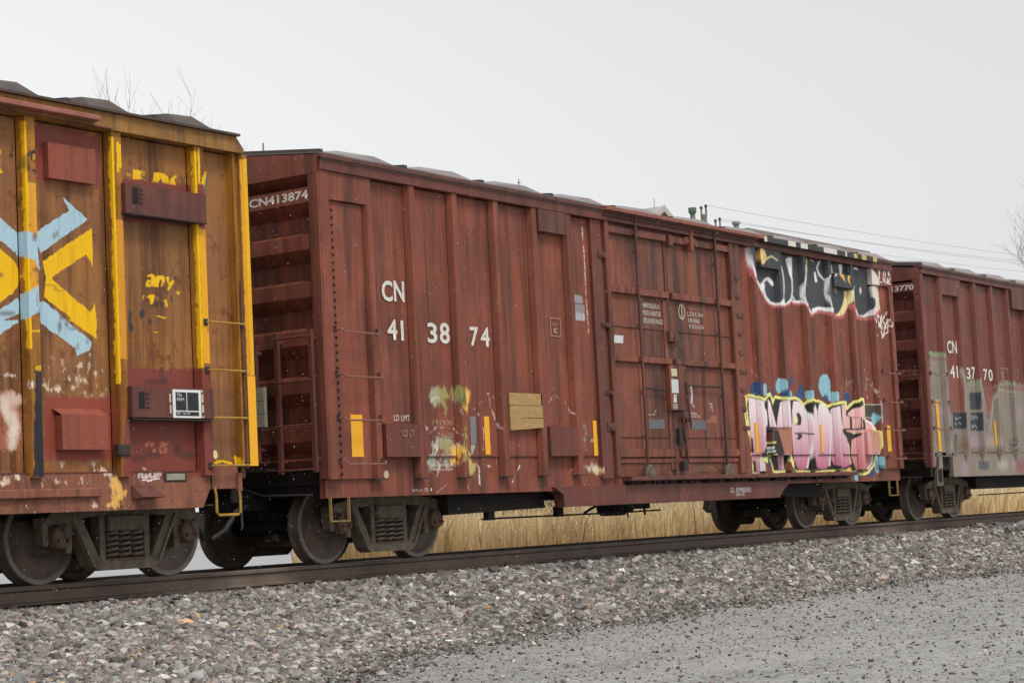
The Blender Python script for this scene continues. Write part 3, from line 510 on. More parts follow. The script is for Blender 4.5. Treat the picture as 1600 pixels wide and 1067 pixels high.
  ('s',(0.67,0.079,0.069),0.01,1.0,0.45,0.0113,[(14.973,3.668),(15.171,3.727),(15.236,3.779)]),
  ('p',(0.67,0.069,0.058),0.012,1.0,1,[(14.066,3.867),(14.143,3.778),(14.122,3.636),(14.056,3.679)]),
  ('p',(0.67,0.069,0.058),0.012,1.0,1,[(14.218,3.751),(14.32,3.631),(14.268,3.644)]),
  ('s',(0.85,0.489,0.091),0.01,1.0,0.45,0.0113,[(10.674,4.466),(10.646,4.351),(10.697,4.237),(10.82,4.365),(10.753,4.466),(10.674,4.466)]),
  ('p',(0.85,0.71,0.341),0.012,0.8,1,[(10.661,4.465),(10.742,4.484),(10.809,4.389),(10.698,4.243),(10.652,4.339)]),
  ('s',(0.85,0.71,0.341),0.01,1.0,0.45,0.0088,[(10.71,4.238),(10.841,4.33),(11.022,4.382),(11.204,4.333)]),
  ('s',(0.793,0.751,0.67),0.01,1.0,0.45,0.0074,[(15.238,4.53),(15.167,4.251),(15.297,4.276)]),
  ('s',(0.793,0.751,0.67),0.01,1.0,0.45,0.0073,[(15.309,4.499),(15.504,4.518)]),
  ('s',(0.793,0.751,0.67),0.01,1.0,0.45,0.0074,[(15.406,4.507),(15.347,4.255)]),
  ('s',(0.793,0.751,0.67),0.01,1.0,0.45,0.0074,[(15.488,4.513),(15.421,4.285),(15.462,4.255),(15.53,4.292),(15.586,4.475)]),
  ('s',(0.793,0.751,0.67),0.01,1.0,0.45,0.0074,[(15.679,4.495),(15.568,4.482),(15.618,4.429),(15.667,4.375),(15.533,4.26)]),
  ('s',(0.793,0.751,0.67),0.01,1.0,0.45,0.0074,[(15.54,4.261),(15.641,4.259)]),
  ('s',(0.793,0.751,0.67),0.01,1.0,0.45,0.0073,[(15.192,4.647),(15.386,4.549),(15.661,4.575)]),
  ('s',(0.793,0.751,0.67),0.01,1.0,0.45,0.0072,[(14.904,3.584),(14.944,3.531),(14.998,3.59)]),
  ('s',(0.793,0.751,0.67),0.01,1.0,0.45,0.0072,[(14.998,3.59),(15.013,3.447),(14.95,3.284)]),
  ('s',(0.793,0.751,0.67),0.01,1.0,0.45,0.0073,[(15.113,3.682),(15.145,3.451)]),
  ('s',(0.793,0.751,0.67),0.01,1.0,0.45,0.0073,[(15.112,3.674),(15.238,3.633),(15.193,3.47)]),
  ('s',(0.793,0.751,0.67),0.01,1.0,0.45,0.0073,[(15.265,3.682),(15.262,3.425),(15.163,3.516)]),
  ('s',(0.793,0.751,0.67),0.01,1.0,0.45,0.0073,[(15.31,3.604),(15.398,3.674),(15.526,3.754)]),
  ('s',(0.793,0.751,0.67),0.01,1.0,0.45,0.0073,[(15.307,3.588),(15.394,3.528),(15.321,3.315)]),
  ('s',(0.793,0.751,0.67),0.01,1.0,0.45,0.0073,[(15.523,3.616),(15.381,3.447),(15.563,3.505)]),
  ('s',(0.793,0.751,0.67),0.01,1.0,0.45,0.0073,[(15.531,3.616),(15.506,3.389),(15.327,3.348),(15.239,3.279)]),
  ('s',(0.793,0.751,0.67),0.01,1.0,0.45,0.0073,[(15.593,3.571),(15.635,3.541),(15.577,3.473)]),
  ('s',(0.793,0.751,0.67),0.01,1.0,0.45,0.0073,[(15.219,3.391),(15.278,3.281)]),
  ('s',(0.523,0.29,0.244),0.01,0.6,0.45,0.0062,[(13.508,3.331),(13.615,3.344),(13.743,3.258)]),
  ('p',(0.341,0.29,0.104),0.06,0.5940000000000001,1,[(2.325,1.974),(2.304,1.916),(2.256,1.869),(2.189,1.842),(2.117,1.841),(2.055,1.865),(2.014,1.91),(2.003,1.967),(2.023,2.025),(2.071,2.072),(2.137,2.099),(2.209,2.101),(2.272,2.077),(2.313,2.032)]),
  ('p',(0.397,0.397,0.315),0.06,0.528,1,[(2.16,1.929),(2.146,1.874),(2.118,1.83),(2.079,1.805),(2.038,1.804),(2.004,1.828),(1.982,1.871),(1.977,1.925),(1.99,1.979),(2.018,2.023),(2.057,2.048),(2.098,2.049),(2.133,2.026),(2.155,1.983)]),
  ('p',(0.341,0.29,0.104),0.06,0.528,1,[(2.364,1.877),(2.35,1.792),(2.326,1.723),(2.295,1.685),(2.264,1.684),(2.239,1.722),(2.225,1.79),(2.225,1.874),(2.238,1.959),(2.262,2.028),(2.293,2.067),(2.324,2.068),(2.349,2.03),(2.364,1.962)]),
  ('p',(0.341,0.29,0.104),0.06,0.792,1,[(2.607,1.981),(2.593,1.944),(2.561,1.914),(2.518,1.896),(2.47,1.895),(2.429,1.911),(2.402,1.94),(2.395,1.976),(2.408,2.013),(2.44,2.043),(2.483,2.06),(2.531,2.062),(2.572,2.046),(2.599,2.017)]),
  ('p',(0.148,0.183,0.058),0.06,0.7260000000000001,1,[(2.701,1.969),(2.688,1.919),(2.658,1.879),(2.618,1.857),(2.576,1.856),(2.54,1.877),(2.517,1.916),(2.511,1.965),(2.524,2.014),(2.554,2.054),(2.593,2.077),(2.636,2.078),(2.672,2.057),(2.695,2.018)]),
  ('p',(0.85,0.489,0.091),0.06,0.9,1,[(2.821,1.971),(2.812,1.934),(2.793,1.904),(2.767,1.887),(2.741,1.887),(2.718,1.903),(2.704,1.932),(2.701,1.969),(2.71,2.006),(2.729,2.036),(2.754,2.053),(2.781,2.054),(2.803,2.038),(2.818,2.009)]),
  ('p',(0.85,0.489,0.091),0.06,0.9,1,[(2.76,1.814),(2.748,1.783),(2.72,1.758),(2.68,1.743),(2.638,1.743),(2.601,1.756),(2.577,1.78),(2.57,1.81),(2.582,1.841),(2.61,1.866),(2.649,1.881),(2.691,1.882),(2.729,1.869),(2.753,1.844)]),
  ('p',(0.058,0.079,0.042),0.06,0.9,1,[(2.706,1.884),(2.697,1.859),(2.676,1.839),(2.646,1.827),(2.614,1.827),(2.587,1.837),(2.569,1.857),(2.563,1.881),(2.572,1.906),(2.594,1.926),(2.623,1.937),(2.655,1.938),(2.683,1.928),(2.701,1.908)]),
  ('p',(0.397,0.397,0.315),0.06,0.46199999999999997,1,[(2.535,1.374),(2.501,1.319),(2.413,1.275),(2.29,1.251),(2.156,1.251),(2.039,1.275),(1.961,1.318),(1.935,1.372),(1.969,1.426),(2.054,1.47),(2.175,1.495),(2.309,1.495),(2.428,1.472),(2.509,1.428)]),
  ('p',(0.341,0.29,0.104),0.06,0.66,1,[(2.37,1.359),(2.354,1.329),(2.314,1.305),(2.257,1.291),(2.195,1.291),(2.141,1.305),(2.105,1.329),(2.093,1.359),(2.109,1.389),(2.149,1.413),(2.206,1.427),(2.267,1.427),(2.322,1.414),(2.359,1.389)]),
  ('p',(0.85,0.489,0.091),0.06,0.9,1,[(2.575,1.282),(2.563,1.261),(2.532,1.244),(2.489,1.234),(2.442,1.235),(2.401,1.244),(2.373,1.261),(2.364,1.282),(2.376,1.304),(2.407,1.321),(2.45,1.33),(2.497,1.33),(2.538,1.321),(2.566,1.304)]),
  ('p',(0.397,0.397,0.315),0.06,0.5940000000000001,1,[(2.146,1.151),(2.128,1.091),(2.086,1.043),(2.03,1.017),(1.969,1.018),(1.917,1.045),(1.883,1.093),(1.874,1.152),(1.892,1.212),(1.933,1.26),(1.989,1.286),(2.05,1.286),(2.103,1.259),(2.137,1.211)]),
  ('p',(0.397,0.397,0.315),0.06,0.528,1,[(2.401,1.15),(2.386,1.107),(2.351,1.074),(2.303,1.055),(2.251,1.056),(2.207,1.075),(2.177,1.109),(2.169,1.151),(2.184,1.193),(2.218,1.227),(2.266,1.245),(2.318,1.245),(2.363,1.226),(2.392,1.192)]),
  ('p',(0.593,0.458,0.133),0.06,0.9,1,[(2.798,1.148),(2.786,1.089),(2.764,1.043),(2.735,1.017),(2.705,1.017),(2.681,1.044),(2.666,1.09),(2.664,1.148),(2.675,1.206),(2.698,1.253),(2.726,1.279),(2.756,1.279),(2.781,1.253),(2.796,1.206)]),
  ('p',(0.397,0.341,0.118),0.06,0.66,1,[(2.626,1.36),(2.613,1.237),(2.596,1.14),(2.579,1.086),(2.564,1.086),(2.555,1.14),(2.554,1.238),(2.56,1.36),(2.573,1.482),(2.59,1.58),(2.608,1.635),(2.622,1.635),(2.631,1.58),(2.633,1.482)]),
  ('p',(0.85,0.489,0.091),0.06,0.792,1,[(2.496,1.177),(2.488,1.147),(2.47,1.123),(2.445,1.109),(2.419,1.109),(2.397,1.123),(2.383,1.147),(2.379,1.178),(2.388,1.208),(2.406,1.232),(2.43,1.246),(2.456,1.246),(2.479,1.232),(2.493,1.208)]),
  ('p',(0.489,0.397,0.165),0.06,0.792,1,[(2.917,1.076),(2.904,1.039),(2.875,1.01),(2.835,0.994),(2.793,0.994),(2.756,1.011),(2.732,1.041),(2.725,1.077),(2.738,1.114),(2.766,1.143),(2.806,1.16),(2.849,1.159),(2.886,1.143),(2.91,1.113)]),
  ('s',(0.71,0.593,0.537),0.015,0.6,0.7,0.0076,[(2.008,1.884),(2.092,1.941),(2.16,1.929)]),
  ('s',(0.71,0.593,0.537),0.015,0.6,0.7,0.0076,[(1.945,1.496),(2.087,1.573),(2.27,1.568),(2.456,1.556),(2.541,1.444)]),
  ('s',(0.71,0.593,0.537),0.015,0.6,0.7,0.0078,[(2.437,1.921),(2.499,1.809),(2.561,1.698)]),
  ('s',(0.71,0.593,0.537),0.015,0.6,0.7,0.0079,[(2.936,1.903),(3.006,1.868),(3.033,1.905),(3.178,1.886)]),
  ('s',(0.71,0.593,0.537),0.015,0.6,0.7,0.0079,[(3.176,2.008),(3.238,2.01),(3.333,1.954)]),
  ('s',(0.71,0.593,0.537),0.015,0.6,0.7,0.008,[(3.201,2.009),(3.248,1.837),(3.334,1.679),(3.399,1.564)]),
  ('s',(0.71,0.593,0.537),0.015,0.6,0.7,0.0079,[(2.88,1.816),(3.017,1.704),(3.064,1.532),(3.057,1.303)]),
  ('s',(0.71,0.593,0.537),0.015,0.6,0.7,0.0075,[(1.865,1.633),(1.914,1.537)]),
  ('s',(0.71,0.593,0.537),0.015,0.6,0.7,0.0078,[(2.944,1.104),(2.946,0.99),(2.959,0.848)]),
  ('s',(0.71,0.593,0.537),0.015,0.6,0.7,0.0078,[(2.938,1.033),(3.088,1.089),(3.211,1.088)]),
  ('s',(0.71,0.593,0.537),0.015,0.6,0.7,0.0079,[(3.345,1.217),(3.323,1.102)]),
  ('s',(0.71,0.593,0.537),0.015,0.6,0.7,0.0076,[(2.101,1.151),(2.143,1.109),(2.087,0.972)]),
  ('s',(0.71,0.593,0.537),0.015,0.6,0.7,0.0076,[(1.984,1.414),(2.089,1.303)]),
  ('s',(0.71,0.593,0.537),0.015,0.6,0.7,0.0076,[(2.123,1.442),(2.062,1.248)]),
  ('p',(0.203,0.203,0.222),0.012,0.85,1,[(2.795,1.715),(2.916,1.717),(2.898,1.374),(2.792,1.374)]),
  ('p',(0.341,0.397,0.368),0.012,0.7,1,[(2.796,1.36),(2.892,1.36),(2.822,1.247),(2.782,1.254)]),
  ('s',(0.71,0.593,0.537),0.01,0.5,0.7,0.0108,[(4.559,1.923),(4.713,2.021),(4.949,1.931),(5.108,1.77)]),
  ('s',(0.71,0.593,0.537),0.01,0.5,0.7,0.0104,[(3.532,1.382),(3.636,1.539)]),
  ('s',(0.71,0.593,0.537),0.01,0.5,0.7,0.0104,[(3.646,0.861),(3.849,1.094)]),
  ('s',(0.71,0.593,0.537),0.01,0.5,0.7,0.0108,[(4.958,0.978),(5.063,1.031)]),
  ('s',(0.71,0.593,0.537),0.01,0.5,0.7,0.0102,[(2.954,1.075),(2.959,0.871)]),
  ('s',(0.71,0.593,0.537),0.01,0.5,0.7,0.0098,[(2.069,0.785),(2.26,0.869)]),
  ('s',(0.71,0.593,0.537),0.01,0.5,0.7,0.0101,[(2.701,0.875),(2.736,0.773)]),
  ('p',(0.67,0.523,0.29),0.03,0.6,1,[(5.798,1.011),(5.785,0.981),(5.754,0.957),(5.711,0.944),(5.665,0.945),(5.625,0.958),(5.599,0.983),(5.591,1.013),(5.605,1.043),(5.636,1.067),(5.678,1.08),(5.724,1.079),(5.764,1.066),(5.791,1.041)]),
  ('p',(0.244,0.244,0.254),0.04,0.55,1,[(5.364,1.663),(5.476,1.664),(5.449,1.276),(5.362,1.276)]),
  ('p',(0.751,0.67,0.523),0.06,0.45,1,[(5.75,1.053),(5.726,1.017),(5.666,0.989),(5.582,0.973),(5.491,0.974),(5.411,0.991),(5.357,1.02),(5.341,1.056),(5.364,1.092),(5.423,1.12),(5.507,1.136),(5.598,1.135),(5.679,1.119),(5.733,1.09)]),
  ('p',(0.315,0.29,0.341),0.012,1.0,1,[(5.298,3.409),(5.55,3.4),(5.55,3.299),(5.296,3.296)]),
  ('p',(0.29,0.254,0.244),0.012,1.0,1,[(5.341,3.281),(5.584,3.275),(5.574,3.169),(5.334,3.165)]),
  ('p',(0.426,0.397,0.426),0.012,1.0,1,[(5.334,3.16),(5.578,3.159),(5.573,3.06),(5.328,3.059)]),
  ('s',(0.751,0.63,0.489),0.01,0.8,0.8,0.0077,[(5.616,4.359),(5.632,3.761),(5.638,3.253),(5.649,2.892)]),
  ('s',(0.148,0.104,0.104),0.02,0.6,0.8,0.0089,[(0.416,3.896),(0.337,3.596),(0.323,3.38)]),
  ('s',(0.148,0.104,0.104),0.02,0.6,0.8,0.0088,[(0.333,3.537),(0.484,3.549)]),
  ('s',(0.148,0.104,0.104),0.02,0.6,0.8,0.0088,[(0.349,3.324),(0.44,3.331)]),
  ('s',(0.148,0.104,0.104),0.02,0.6,0.8,0.0089,[(0.652,3.8),(0.708,3.726)]),
  ('s',(0.148,0.104,0.104),0.02,0.6,0.8,0.0089,[(0.608,3.127),(0.765,3.197)]),
  ('s',(0.148,0.104,0.104),0.02,0.6,0.8,0.0088,[(0.504,2.925),(0.526,2.809)]),
  ('s',(0.148,0.104,0.104),0.02,0.6,0.8,0.0089,[(0.601,3.029),(0.696,3.074)]),
  ('s',(0.148,0.104,0.104),0.02,0.6,0.8,0.009,[(0.672,3.644),(0.649,3.76)]),
 ],
 'yellow': [
  ('p',(0.397,0.139,0.085),0.05,0.7,1,[(-4.65,1.881),(-4.536,1.884),(-4.335,1.821),(-4.347,1.276),(-4.669,1.277)]),
  ('p',(0.718,0.579,0.397),0.03,0.42,1,[(-3.898,2.192),(-3.902,2.176),(-3.913,2.164),(-3.929,2.157),(-3.946,2.156),(-3.961,2.162),(-3.971,2.174),(-3.974,2.189),(-3.97,2.204),(-3.959,2.217),(-3.943,2.224),(-3.926,2.225),(-3.911,2.219),(-3.901,2.207)]),
  ('p',(0.718,0.579,0.397),0.03,0.42,1,[(-3.781,2.173),(-3.786,2.15),(-3.796,2.131),(-3.81,2.121),(-3.825,2.12),(-3.838,2.13),(-3.846,2.148),(-3.849,2.17),(-3.845,2.193),(-3.835,2.212),(-3.821,2.223),(-3.806,2.223),(-3.793,2.214),(-3.784,2.196)]),
  ('p',(0.718,0.579,0.397),0.03,0.35,1,[(-3.7,2.164),(-3.705,2.151),(-3.716,2.141),(-3.731,2.134),(-3.749,2.134),(-3.764,2.139),(-3.774,2.149),(-3.777,2.161),(-3.773,2.174),(-3.762,2.185),(-3.746,2.191),(-3.729,2.192),(-3.714,2.187),(-3.704,2.177)]),
  ('p',(0.718,0.579,0.397),0.03,0.42,1,[(-3.78,2.079),(-3.784,2.059),(-3.793,2.042),(-3.806,2.033),(-3.82,2.032),(-3.831,2.041),(-3.839,2.057),(-3.842,2.077),(-3.838,2.098),(-3.829,2.114),(-3.816,2.124),(-3.803,2.124),(-3.791,2.116),(-3.783,2.1)]),
  ('p',(0.718,0.579,0.397),0.03,0.48999999999999994,1,[(-3.578,2.11),(-3.583,2.092),(-3.594,2.077),(-3.61,2.068),(-3.628,2.068),(-3.643,2.075),(-3.653,2.089),(-3.656,2.107),(-3.652,2.125),(-3.64,2.14),(-3.624,2.148),(-3.607,2.149),(-3.592,2.142),(-3.582,2.128)]),
  ('p',(0.718,0.579,0.397),0.03,0.42,1,[(-3.443,2.174),(-3.448,2.127),(-3.461,2.09),(-3.477,2.068),(-3.495,2.068),(-3.51,2.088),(-3.519,2.125),(-3.521,2.171),(-3.516,2.217),(-3.503,2.255),(-3.487,2.276),(-3.469,2.277),(-3.454,2.257),(-3.445,2.22)]),
  ('p',(0.718,0.579,0.397),0.03,0.35,1,[(-3.521,2.183),(-3.526,2.162),(-3.54,2.145),(-3.559,2.135),(-3.58,2.134),(-3.598,2.143),(-3.611,2.159),(-3.615,2.179),(-3.609,2.2),(-3.595,2.217),(-3.576,2.227),(-3.555,2.227),(-3.537,2.219),(-3.525,2.203)]),
  ('p',(0.718,0.579,0.397),0.03,0.48999999999999994,1,[(-3.602,2.015),(-3.607,1.994),(-3.617,1.977),(-3.631,1.968),(-3.646,1.967),(-3.659,1.976),(-3.668,1.992),(-3.671,2.013),(-3.666,2.033),(-3.656,2.05),(-3.642,2.059),(-3.627,2.06),(-3.614,2.051),(-3.605,2.035)]),
  ('p',(0.718,0.579,0.397),0.03,0.48999999999999994,1,[(-3.561,1.957),(-3.566,1.936),(-3.577,1.92),(-3.593,1.91),(-3.61,1.91),(-3.626,1.918),(-3.636,1.934),(-3.639,1.955),(-3.634,1.975),(-3.623,1.992),(-3.607,2.002),(-3.589,2.002),(-3.574,1.993),(-3.564,1.977)]),
  ('p',(0.718,0.579,0.397),0.03,0.42,1,[(-3.458,1.995),(-3.463,1.97),(-3.477,1.949),(-3.497,1.937),(-3.518,1.936),(-3.536,1.947),(-3.548,1.967),(-3.552,1.993),(-3.546,2.018),(-3.532,2.039),(-3.513,2.051),(-3.492,2.052),(-3.473,2.041),(-3.461,2.021)]),
  ('p',(0.718,0.579,0.397),0.03,0.42,1,[(-3.968,1.946),(-3.976,1.915),(-3.995,1.89),(-4.023,1.876),(-4.053,1.876),(-4.079,1.888),(-4.097,1.912),(-4.103,1.942),(-4.095,1.972),(-4.075,1.997),(-4.048,2.011),(-4.018,2.012),(-3.991,1.999),(-3.973,1.975)]),
  ('p',(0.718,0.579,0.397),0.03,0.48999999999999994,1,[(-3.826,1.885),(-3.836,1.873),(-3.861,1.862),(-3.898,1.855),(-3.938,1.854),(-3.975,1.859),(-3.999,1.868),(-4.008,1.881),(-3.998,1.894),(-3.973,1.904),(-3.936,1.911),(-3.896,1.912),(-3.86,1.907),(-3.835,1.898)]),
  ('p',(0.718,0.579,0.397),0.03,0.48999999999999994,1,[(-3.826,1.891),(-3.831,1.873),(-3.844,1.859),(-3.863,1.851),(-3.883,1.85),(-3.901,1.858),(-3.913,1.871),(-3.917,1.889),(-3.912,1.907),(-3.899,1.921),(-3.88,1.93),(-3.86,1.93),(-3.842,1.923),(-3.83,1.909)]),
  ('p',(0.718,0.579,0.397),0.03,0.48999999999999994,1,[(-3.648,1.913),(-3.652,1.903),(-3.663,1.895),(-3.679,1.89),(-3.696,1.889),(-3.712,1.893),(-3.722,1.901),(-3.725,1.911),(-3.721,1.922),(-3.71,1.93),(-3.695,1.935),(-3.677,1.935),(-3.662,1.931),(-3.652,1.923)]),
  ('p',(0.718,0.579,0.397),0.03,0.35,1,[(-3.669,1.977),(-3.677,1.964),(-3.699,1.954),(-3.73,1.947),(-3.764,1.946),(-3.795,1.951),(-3.816,1.96),(-3.823,1.973),(-3.815,1.986),(-3.793,1.997),(-3.762,2.003),(-3.728,2.004),(-3.697,1.999),(-3.676,1.99)]),
  ('p',(0.718,0.579,0.397),0.03,0.42,1,[(-3.432,1.854),(-3.44,1.839),(-3.462,1.827),(-3.494,1.82),(-3.529,1.819),(-3.56,1.825),(-3.581,1.836),(-3.589,1.85),(-3.58,1.865),(-3.558,1.877),(-3.527,1.884),(-3.492,1.885),(-3.46,1.879),(-3.439,1.868)]),
  ('p',(0.718,0.579,0.397),0.03,0.42,1,[(-3.256,1.87),(-3.263,1.849),(-3.279,1.832),(-3.302,1.822),(-3.327,1.822),(-3.349,1.831),(-3.363,1.847),(-3.368,1.867),(-3.362,1.888),(-3.345,1.905),(-3.323,1.915),(-3.298,1.915),(-3.276,1.907),(-3.261,1.891)]),
  ('p',(0.718,0.579,0.397),0.03,0.35,1,[(-3.361,2.046),(-3.365,2.025),(-3.377,2.008),(-3.393,1.998),(-3.411,1.998),(-3.427,2.007),(-3.437,2.023),(-3.44,2.043),(-3.435,2.064),(-3.423,2.081),(-3.407,2.091),(-3.39,2.091),(-3.374,2.083),(-3.364,2.066)]),
  ('p',(0.718,0.579,0.397),0.03,0.35,1,[(-3.287,2.096),(-3.291,2.075),(-3.3,2.058),(-3.314,2.049),(-3.328,2.048),(-3.34,2.057),(-3.348,2.073),(-3.351,2.094),(-3.347,2.115),(-3.337,2.132),(-3.324,2.141),(-3.31,2.142),(-3.297,2.133),(-3.289,2.117)]),
  ('p',(0.718,0.579,0.397),0.03,0.35,1,[(-3.325,1.952),(-3.331,1.941),(-3.349,1.932),(-3.375,1.927),(-3.403,1.926),(-3.429,1.93),(-3.446,1.938),(-3.452,1.948),(-3.445,1.959),(-3.427,1.967),(-3.402,1.973),(-3.373,1.973),(-3.348,1.97),(-3.331,1.962)]),
  ('p',(0.718,0.579,0.397),0.03,0.35,1,[(-3.715,1.988),(-3.729,1.978),(-3.768,1.97),(-3.823,1.964),(-3.884,1.962),(-3.939,1.965),(-3.976,1.971),(-3.989,1.98),(-3.975,1.989),(-3.937,1.997),(-3.882,2.003),(-3.821,2.005),(-3.766,2.003),(-3.728,1.997)]),
  ('p',(0.718,0.579,0.397),0.03,0.35,1,[(-3.939,2.097),(-3.945,2.082),(-3.958,2.069),(-3.976,2.062),(-3.996,2.061),(-4.014,2.067),(-4.026,2.079),(-4.03,2.094),(-4.025,2.109),(-4.012,2.122),(-3.994,2.129),(-3.973,2.13),(-3.956,2.124),(-3.943,2.112)]),
  ('p',(0.793,0.67,0.558),0.035,0.55,1,[(-4.337,1.776),(-4.351,1.746),(-4.388,1.721),(-4.441,1.707),(-4.498,1.706),(-4.55,1.718),(-4.585,1.741),(-4.596,1.77),(-4.583,1.8),(-4.546,1.824),(-4.494,1.839),(-4.436,1.84),(-4.384,1.828),(-4.349,1.805)]),
  ('p',(0.793,0.67,0.558),0.035,0.8,1,[(-4.275,1.914),(-4.278,1.897),(-4.284,1.883),(-4.292,1.875),(-4.302,1.874),(-4.309,1.882),(-4.315,1.896),(-4.316,1.913),(-4.313,1.93),(-4.307,1.944),(-4.299,1.952),(-4.29,1.953),(-4.282,1.945),(-4.276,1.931)]),
  ('p',(0.793,0.67,0.558),0.035,0.7,1,[(-4.568,1.771),(-4.574,1.758),(-4.59,1.748),(-4.613,1.742),(-4.638,1.742),(-4.661,1.747),(-4.676,1.756),(-4.682,1.768),(-4.676,1.781),(-4.66,1.791),(-4.637,1.797),(-4.611,1.797),(-4.589,1.792),(-4.573,1.783)]),
  ('p',(0.793,0.67,0.558),0.035,0.6,1,[(-4.401,1.616),(-4.409,1.586),(-4.43,1.562),(-4.459,1.549),(-4.491,1.548),(-4.519,1.561),(-4.538,1.584),(-4.545,1.614),(-4.536,1.643),(-4.516,1.667),(-4.487,1.68),(-4.454,1.681),(-4.426,1.668),(-4.407,1.645)]),
  ('p',(0.793,0.67,0.558),0.035,0.75,1,[(-4.383,1.503),(-4.389,1.468),(-4.404,1.44),(-4.425,1.425),(-4.447,1.425),(-4.467,1.44),(-4.48,1.467),(-4.484,1.502),(-4.478,1.536),(-4.463,1.564),(-4.442,1.579),(-4.419,1.579),(-4.4,1.564),(-4.387,1.537)]),
  ('p',(0.793,0.67,0.558),0.035,0.7,1,[(-4.408,1.412),(-4.415,1.368),(-4.432,1.332),(-4.456,1.313),(-4.481,1.313),(-4.504,1.332),(-4.518,1.367),(-4.523,1.411),(-4.516,1.455),(-4.498,1.491),(-4.475,1.51),(-4.449,1.511),(-4.427,1.491),(-4.412,1.456)]),
  ('p',(0.793,0.67,0.558),0.035,0.7,1,[(-4.563,1.929),(-4.566,1.921),(-4.577,1.915),(-4.591,1.912),(-4.607,1.911),(-4.621,1.914),(-4.631,1.92),(-4.634,1.927),(-4.63,1.934),(-4.62,1.94),(-4.606,1.944),(-4.59,1.945),(-4.576,1.942),(-4.566,1.936)]),
  ('p',(0.793,0.67,0.558),0.035,0.6,1,[(-4.484,1.705),(-4.49,1.685),(-4.507,1.669),(-4.53,1.66),(-4.556,1.66),(-4.578,1.668),(-4.594,1.683),(-4.599,1.703),(-4.592,1.722),(-4.576,1.738),(-4.553,1.747),(-4.527,1.748),(-4.505,1.74),(-4.489,1.724)]),
  ('s',(0.793,0.71,0.593),0.03,0.6,0.85,0.0146,[(-4.617,2.017),(-4.402,1.99)]),
  ('s',(0.793,0.71,0.593),0.03,0.6,0.85,0.0146,[(-4.584,1.703),(-4.462,1.502),(-4.483,1.321)]),
  ('s',(0.793,0.71,0.593),0.03,0.6,0.85,0.0147,[(-4.543,1.659),(-4.444,1.615),(-4.404,1.525)]),
  ('p',(0.793,0.593,0.458),0.035,0.6,1,[(-4.495,1.052),(-4.501,1.026),(-4.518,1.005),(-4.542,0.994),(-4.567,0.994),(-4.59,1.006),(-4.605,1.028),(-4.61,1.054),(-4.604,1.08),(-4.587,1.101),(-4.563,1.112),(-4.538,1.112),(-4.515,1.1),(-4.499,1.079)]),
  ('p',(0.793,0.593,0.458),0.035,0.7,1,[(-4.422,1.029),(-4.425,1.016),(-4.436,1.005),(-4.45,1.0),(-4.465,1.0),(-4.479,1.006),(-4.488,1.017),(-4.491,1.03),(-4.488,1.043),(-4.478,1.053),(-4.463,1.059),(-4.448,1.059),(-4.434,1.053),(-4.425,1.042)]),
  ('p',(0.793,0.593,0.458),0.035,0.6,1,[(-4.545,0.985),(-4.552,0.969),(-4.571,0.956),(-4.599,0.949),(-4.628,0.95),(-4.655,0.957),(-4.673,0.971),(-4.679,0.987),(-4.672,1.003),(-4.653,1.016),(-4.626,1.023),(-4.596,1.023),(-4.57,1.015),(-4.551,1.002)]),
  ('p',(0.793,0.593,0.458),0.035,0.7,1,[(-3.823,1.151),(-3.827,1.139),(-3.839,1.129),(-3.856,1.124),(-3.874,1.124),(-3.89,1.13),(-3.901,1.14),(-3.905,1.152),(-3.9,1.164),(-3.888,1.174),(-3.872,1.179),(-3.854,1.179),(-3.837,1.173),(-3.826,1.163)]),
  ('p',(0.793,0.593,0.458),0.035,0.6,1,[(-3.382,1.167),(-3.389,1.157),(-3.407,1.149),(-3.433,1.144),(-3.461,1.145),(-3.486,1.149),(-3.504,1.158),(-3.509,1.168),(-3.503,1.178),(-3.485,1.187),(-3.459,1.191),(-3.431,1.191),(-3.405,1.186),(-3.388,1.178)]),
  ('p',(0.793,0.593,0.458),0.035,0.5,1,[(-3.569,0.995),(-3.58,0.971),(-3.61,0.952),(-3.652,0.942),(-3.699,0.943),(-3.74,0.954),(-3.768,0.974),(-3.777,0.998),(-3.766,1.021),(-3.736,1.04),(-3.695,1.05),(-3.648,1.05),(-3.607,1.038),(-3.578,1.019)]),
  ('p',(0.793,0.593,0.458),0.035,0.45,1,[(-3.829,0.983),(-3.839,0.962),(-3.865,0.947),(-3.902,0.938),(-3.943,0.939),(-3.979,0.948),(-4.004,0.965),(-4.012,0.985),(-4.003,1.005),(-3.977,1.021),(-3.94,1.03),(-3.899,1.029),(-3.862,1.02),(-3.837,1.003)]),
  ('p',(0.793,0.593,0.458),0.035,0.45,1,[(-3.289,1.087),(-3.299,1.056),(-3.324,1.031),(-3.358,1.018),(-3.396,1.018),(-3.43,1.032),(-3.453,1.057),(-3.46,1.088),(-3.45,1.119),(-3.425,1.144),(-3.391,1.158),(-3.353,1.157),(-3.319,1.143),(-3.296,1.118)]),
  ('p',(0.793,0.593,0.458),0.035,0.35,1,[(-4.152,0.741),(-4.164,0.718),(-4.198,0.701),(-4.246,0.692),(-4.299,0.693),(-4.346,0.705),(-4.377,0.724),(-4.388,0.747),(-4.376,0.77),(-4.343,0.788),(-4.295,0.797),(-4.242,0.796),(-4.195,0.784),(-4.163,0.765)]),
  ('p',(0.793,0.593,0.458),0.035,0.6,1,[(-3.463,0.756),(-3.468,0.741),(-3.484,0.729),(-3.505,0.723),(-3.528,0.724),(-3.549,0.731),(-3.563,0.743),(-3.568,0.758),(-3.562,0.773),(-3.547,0.785),(-3.526,0.791),(-3.502,0.791),(-3.481,0.784),(-3.467,0.771)]),
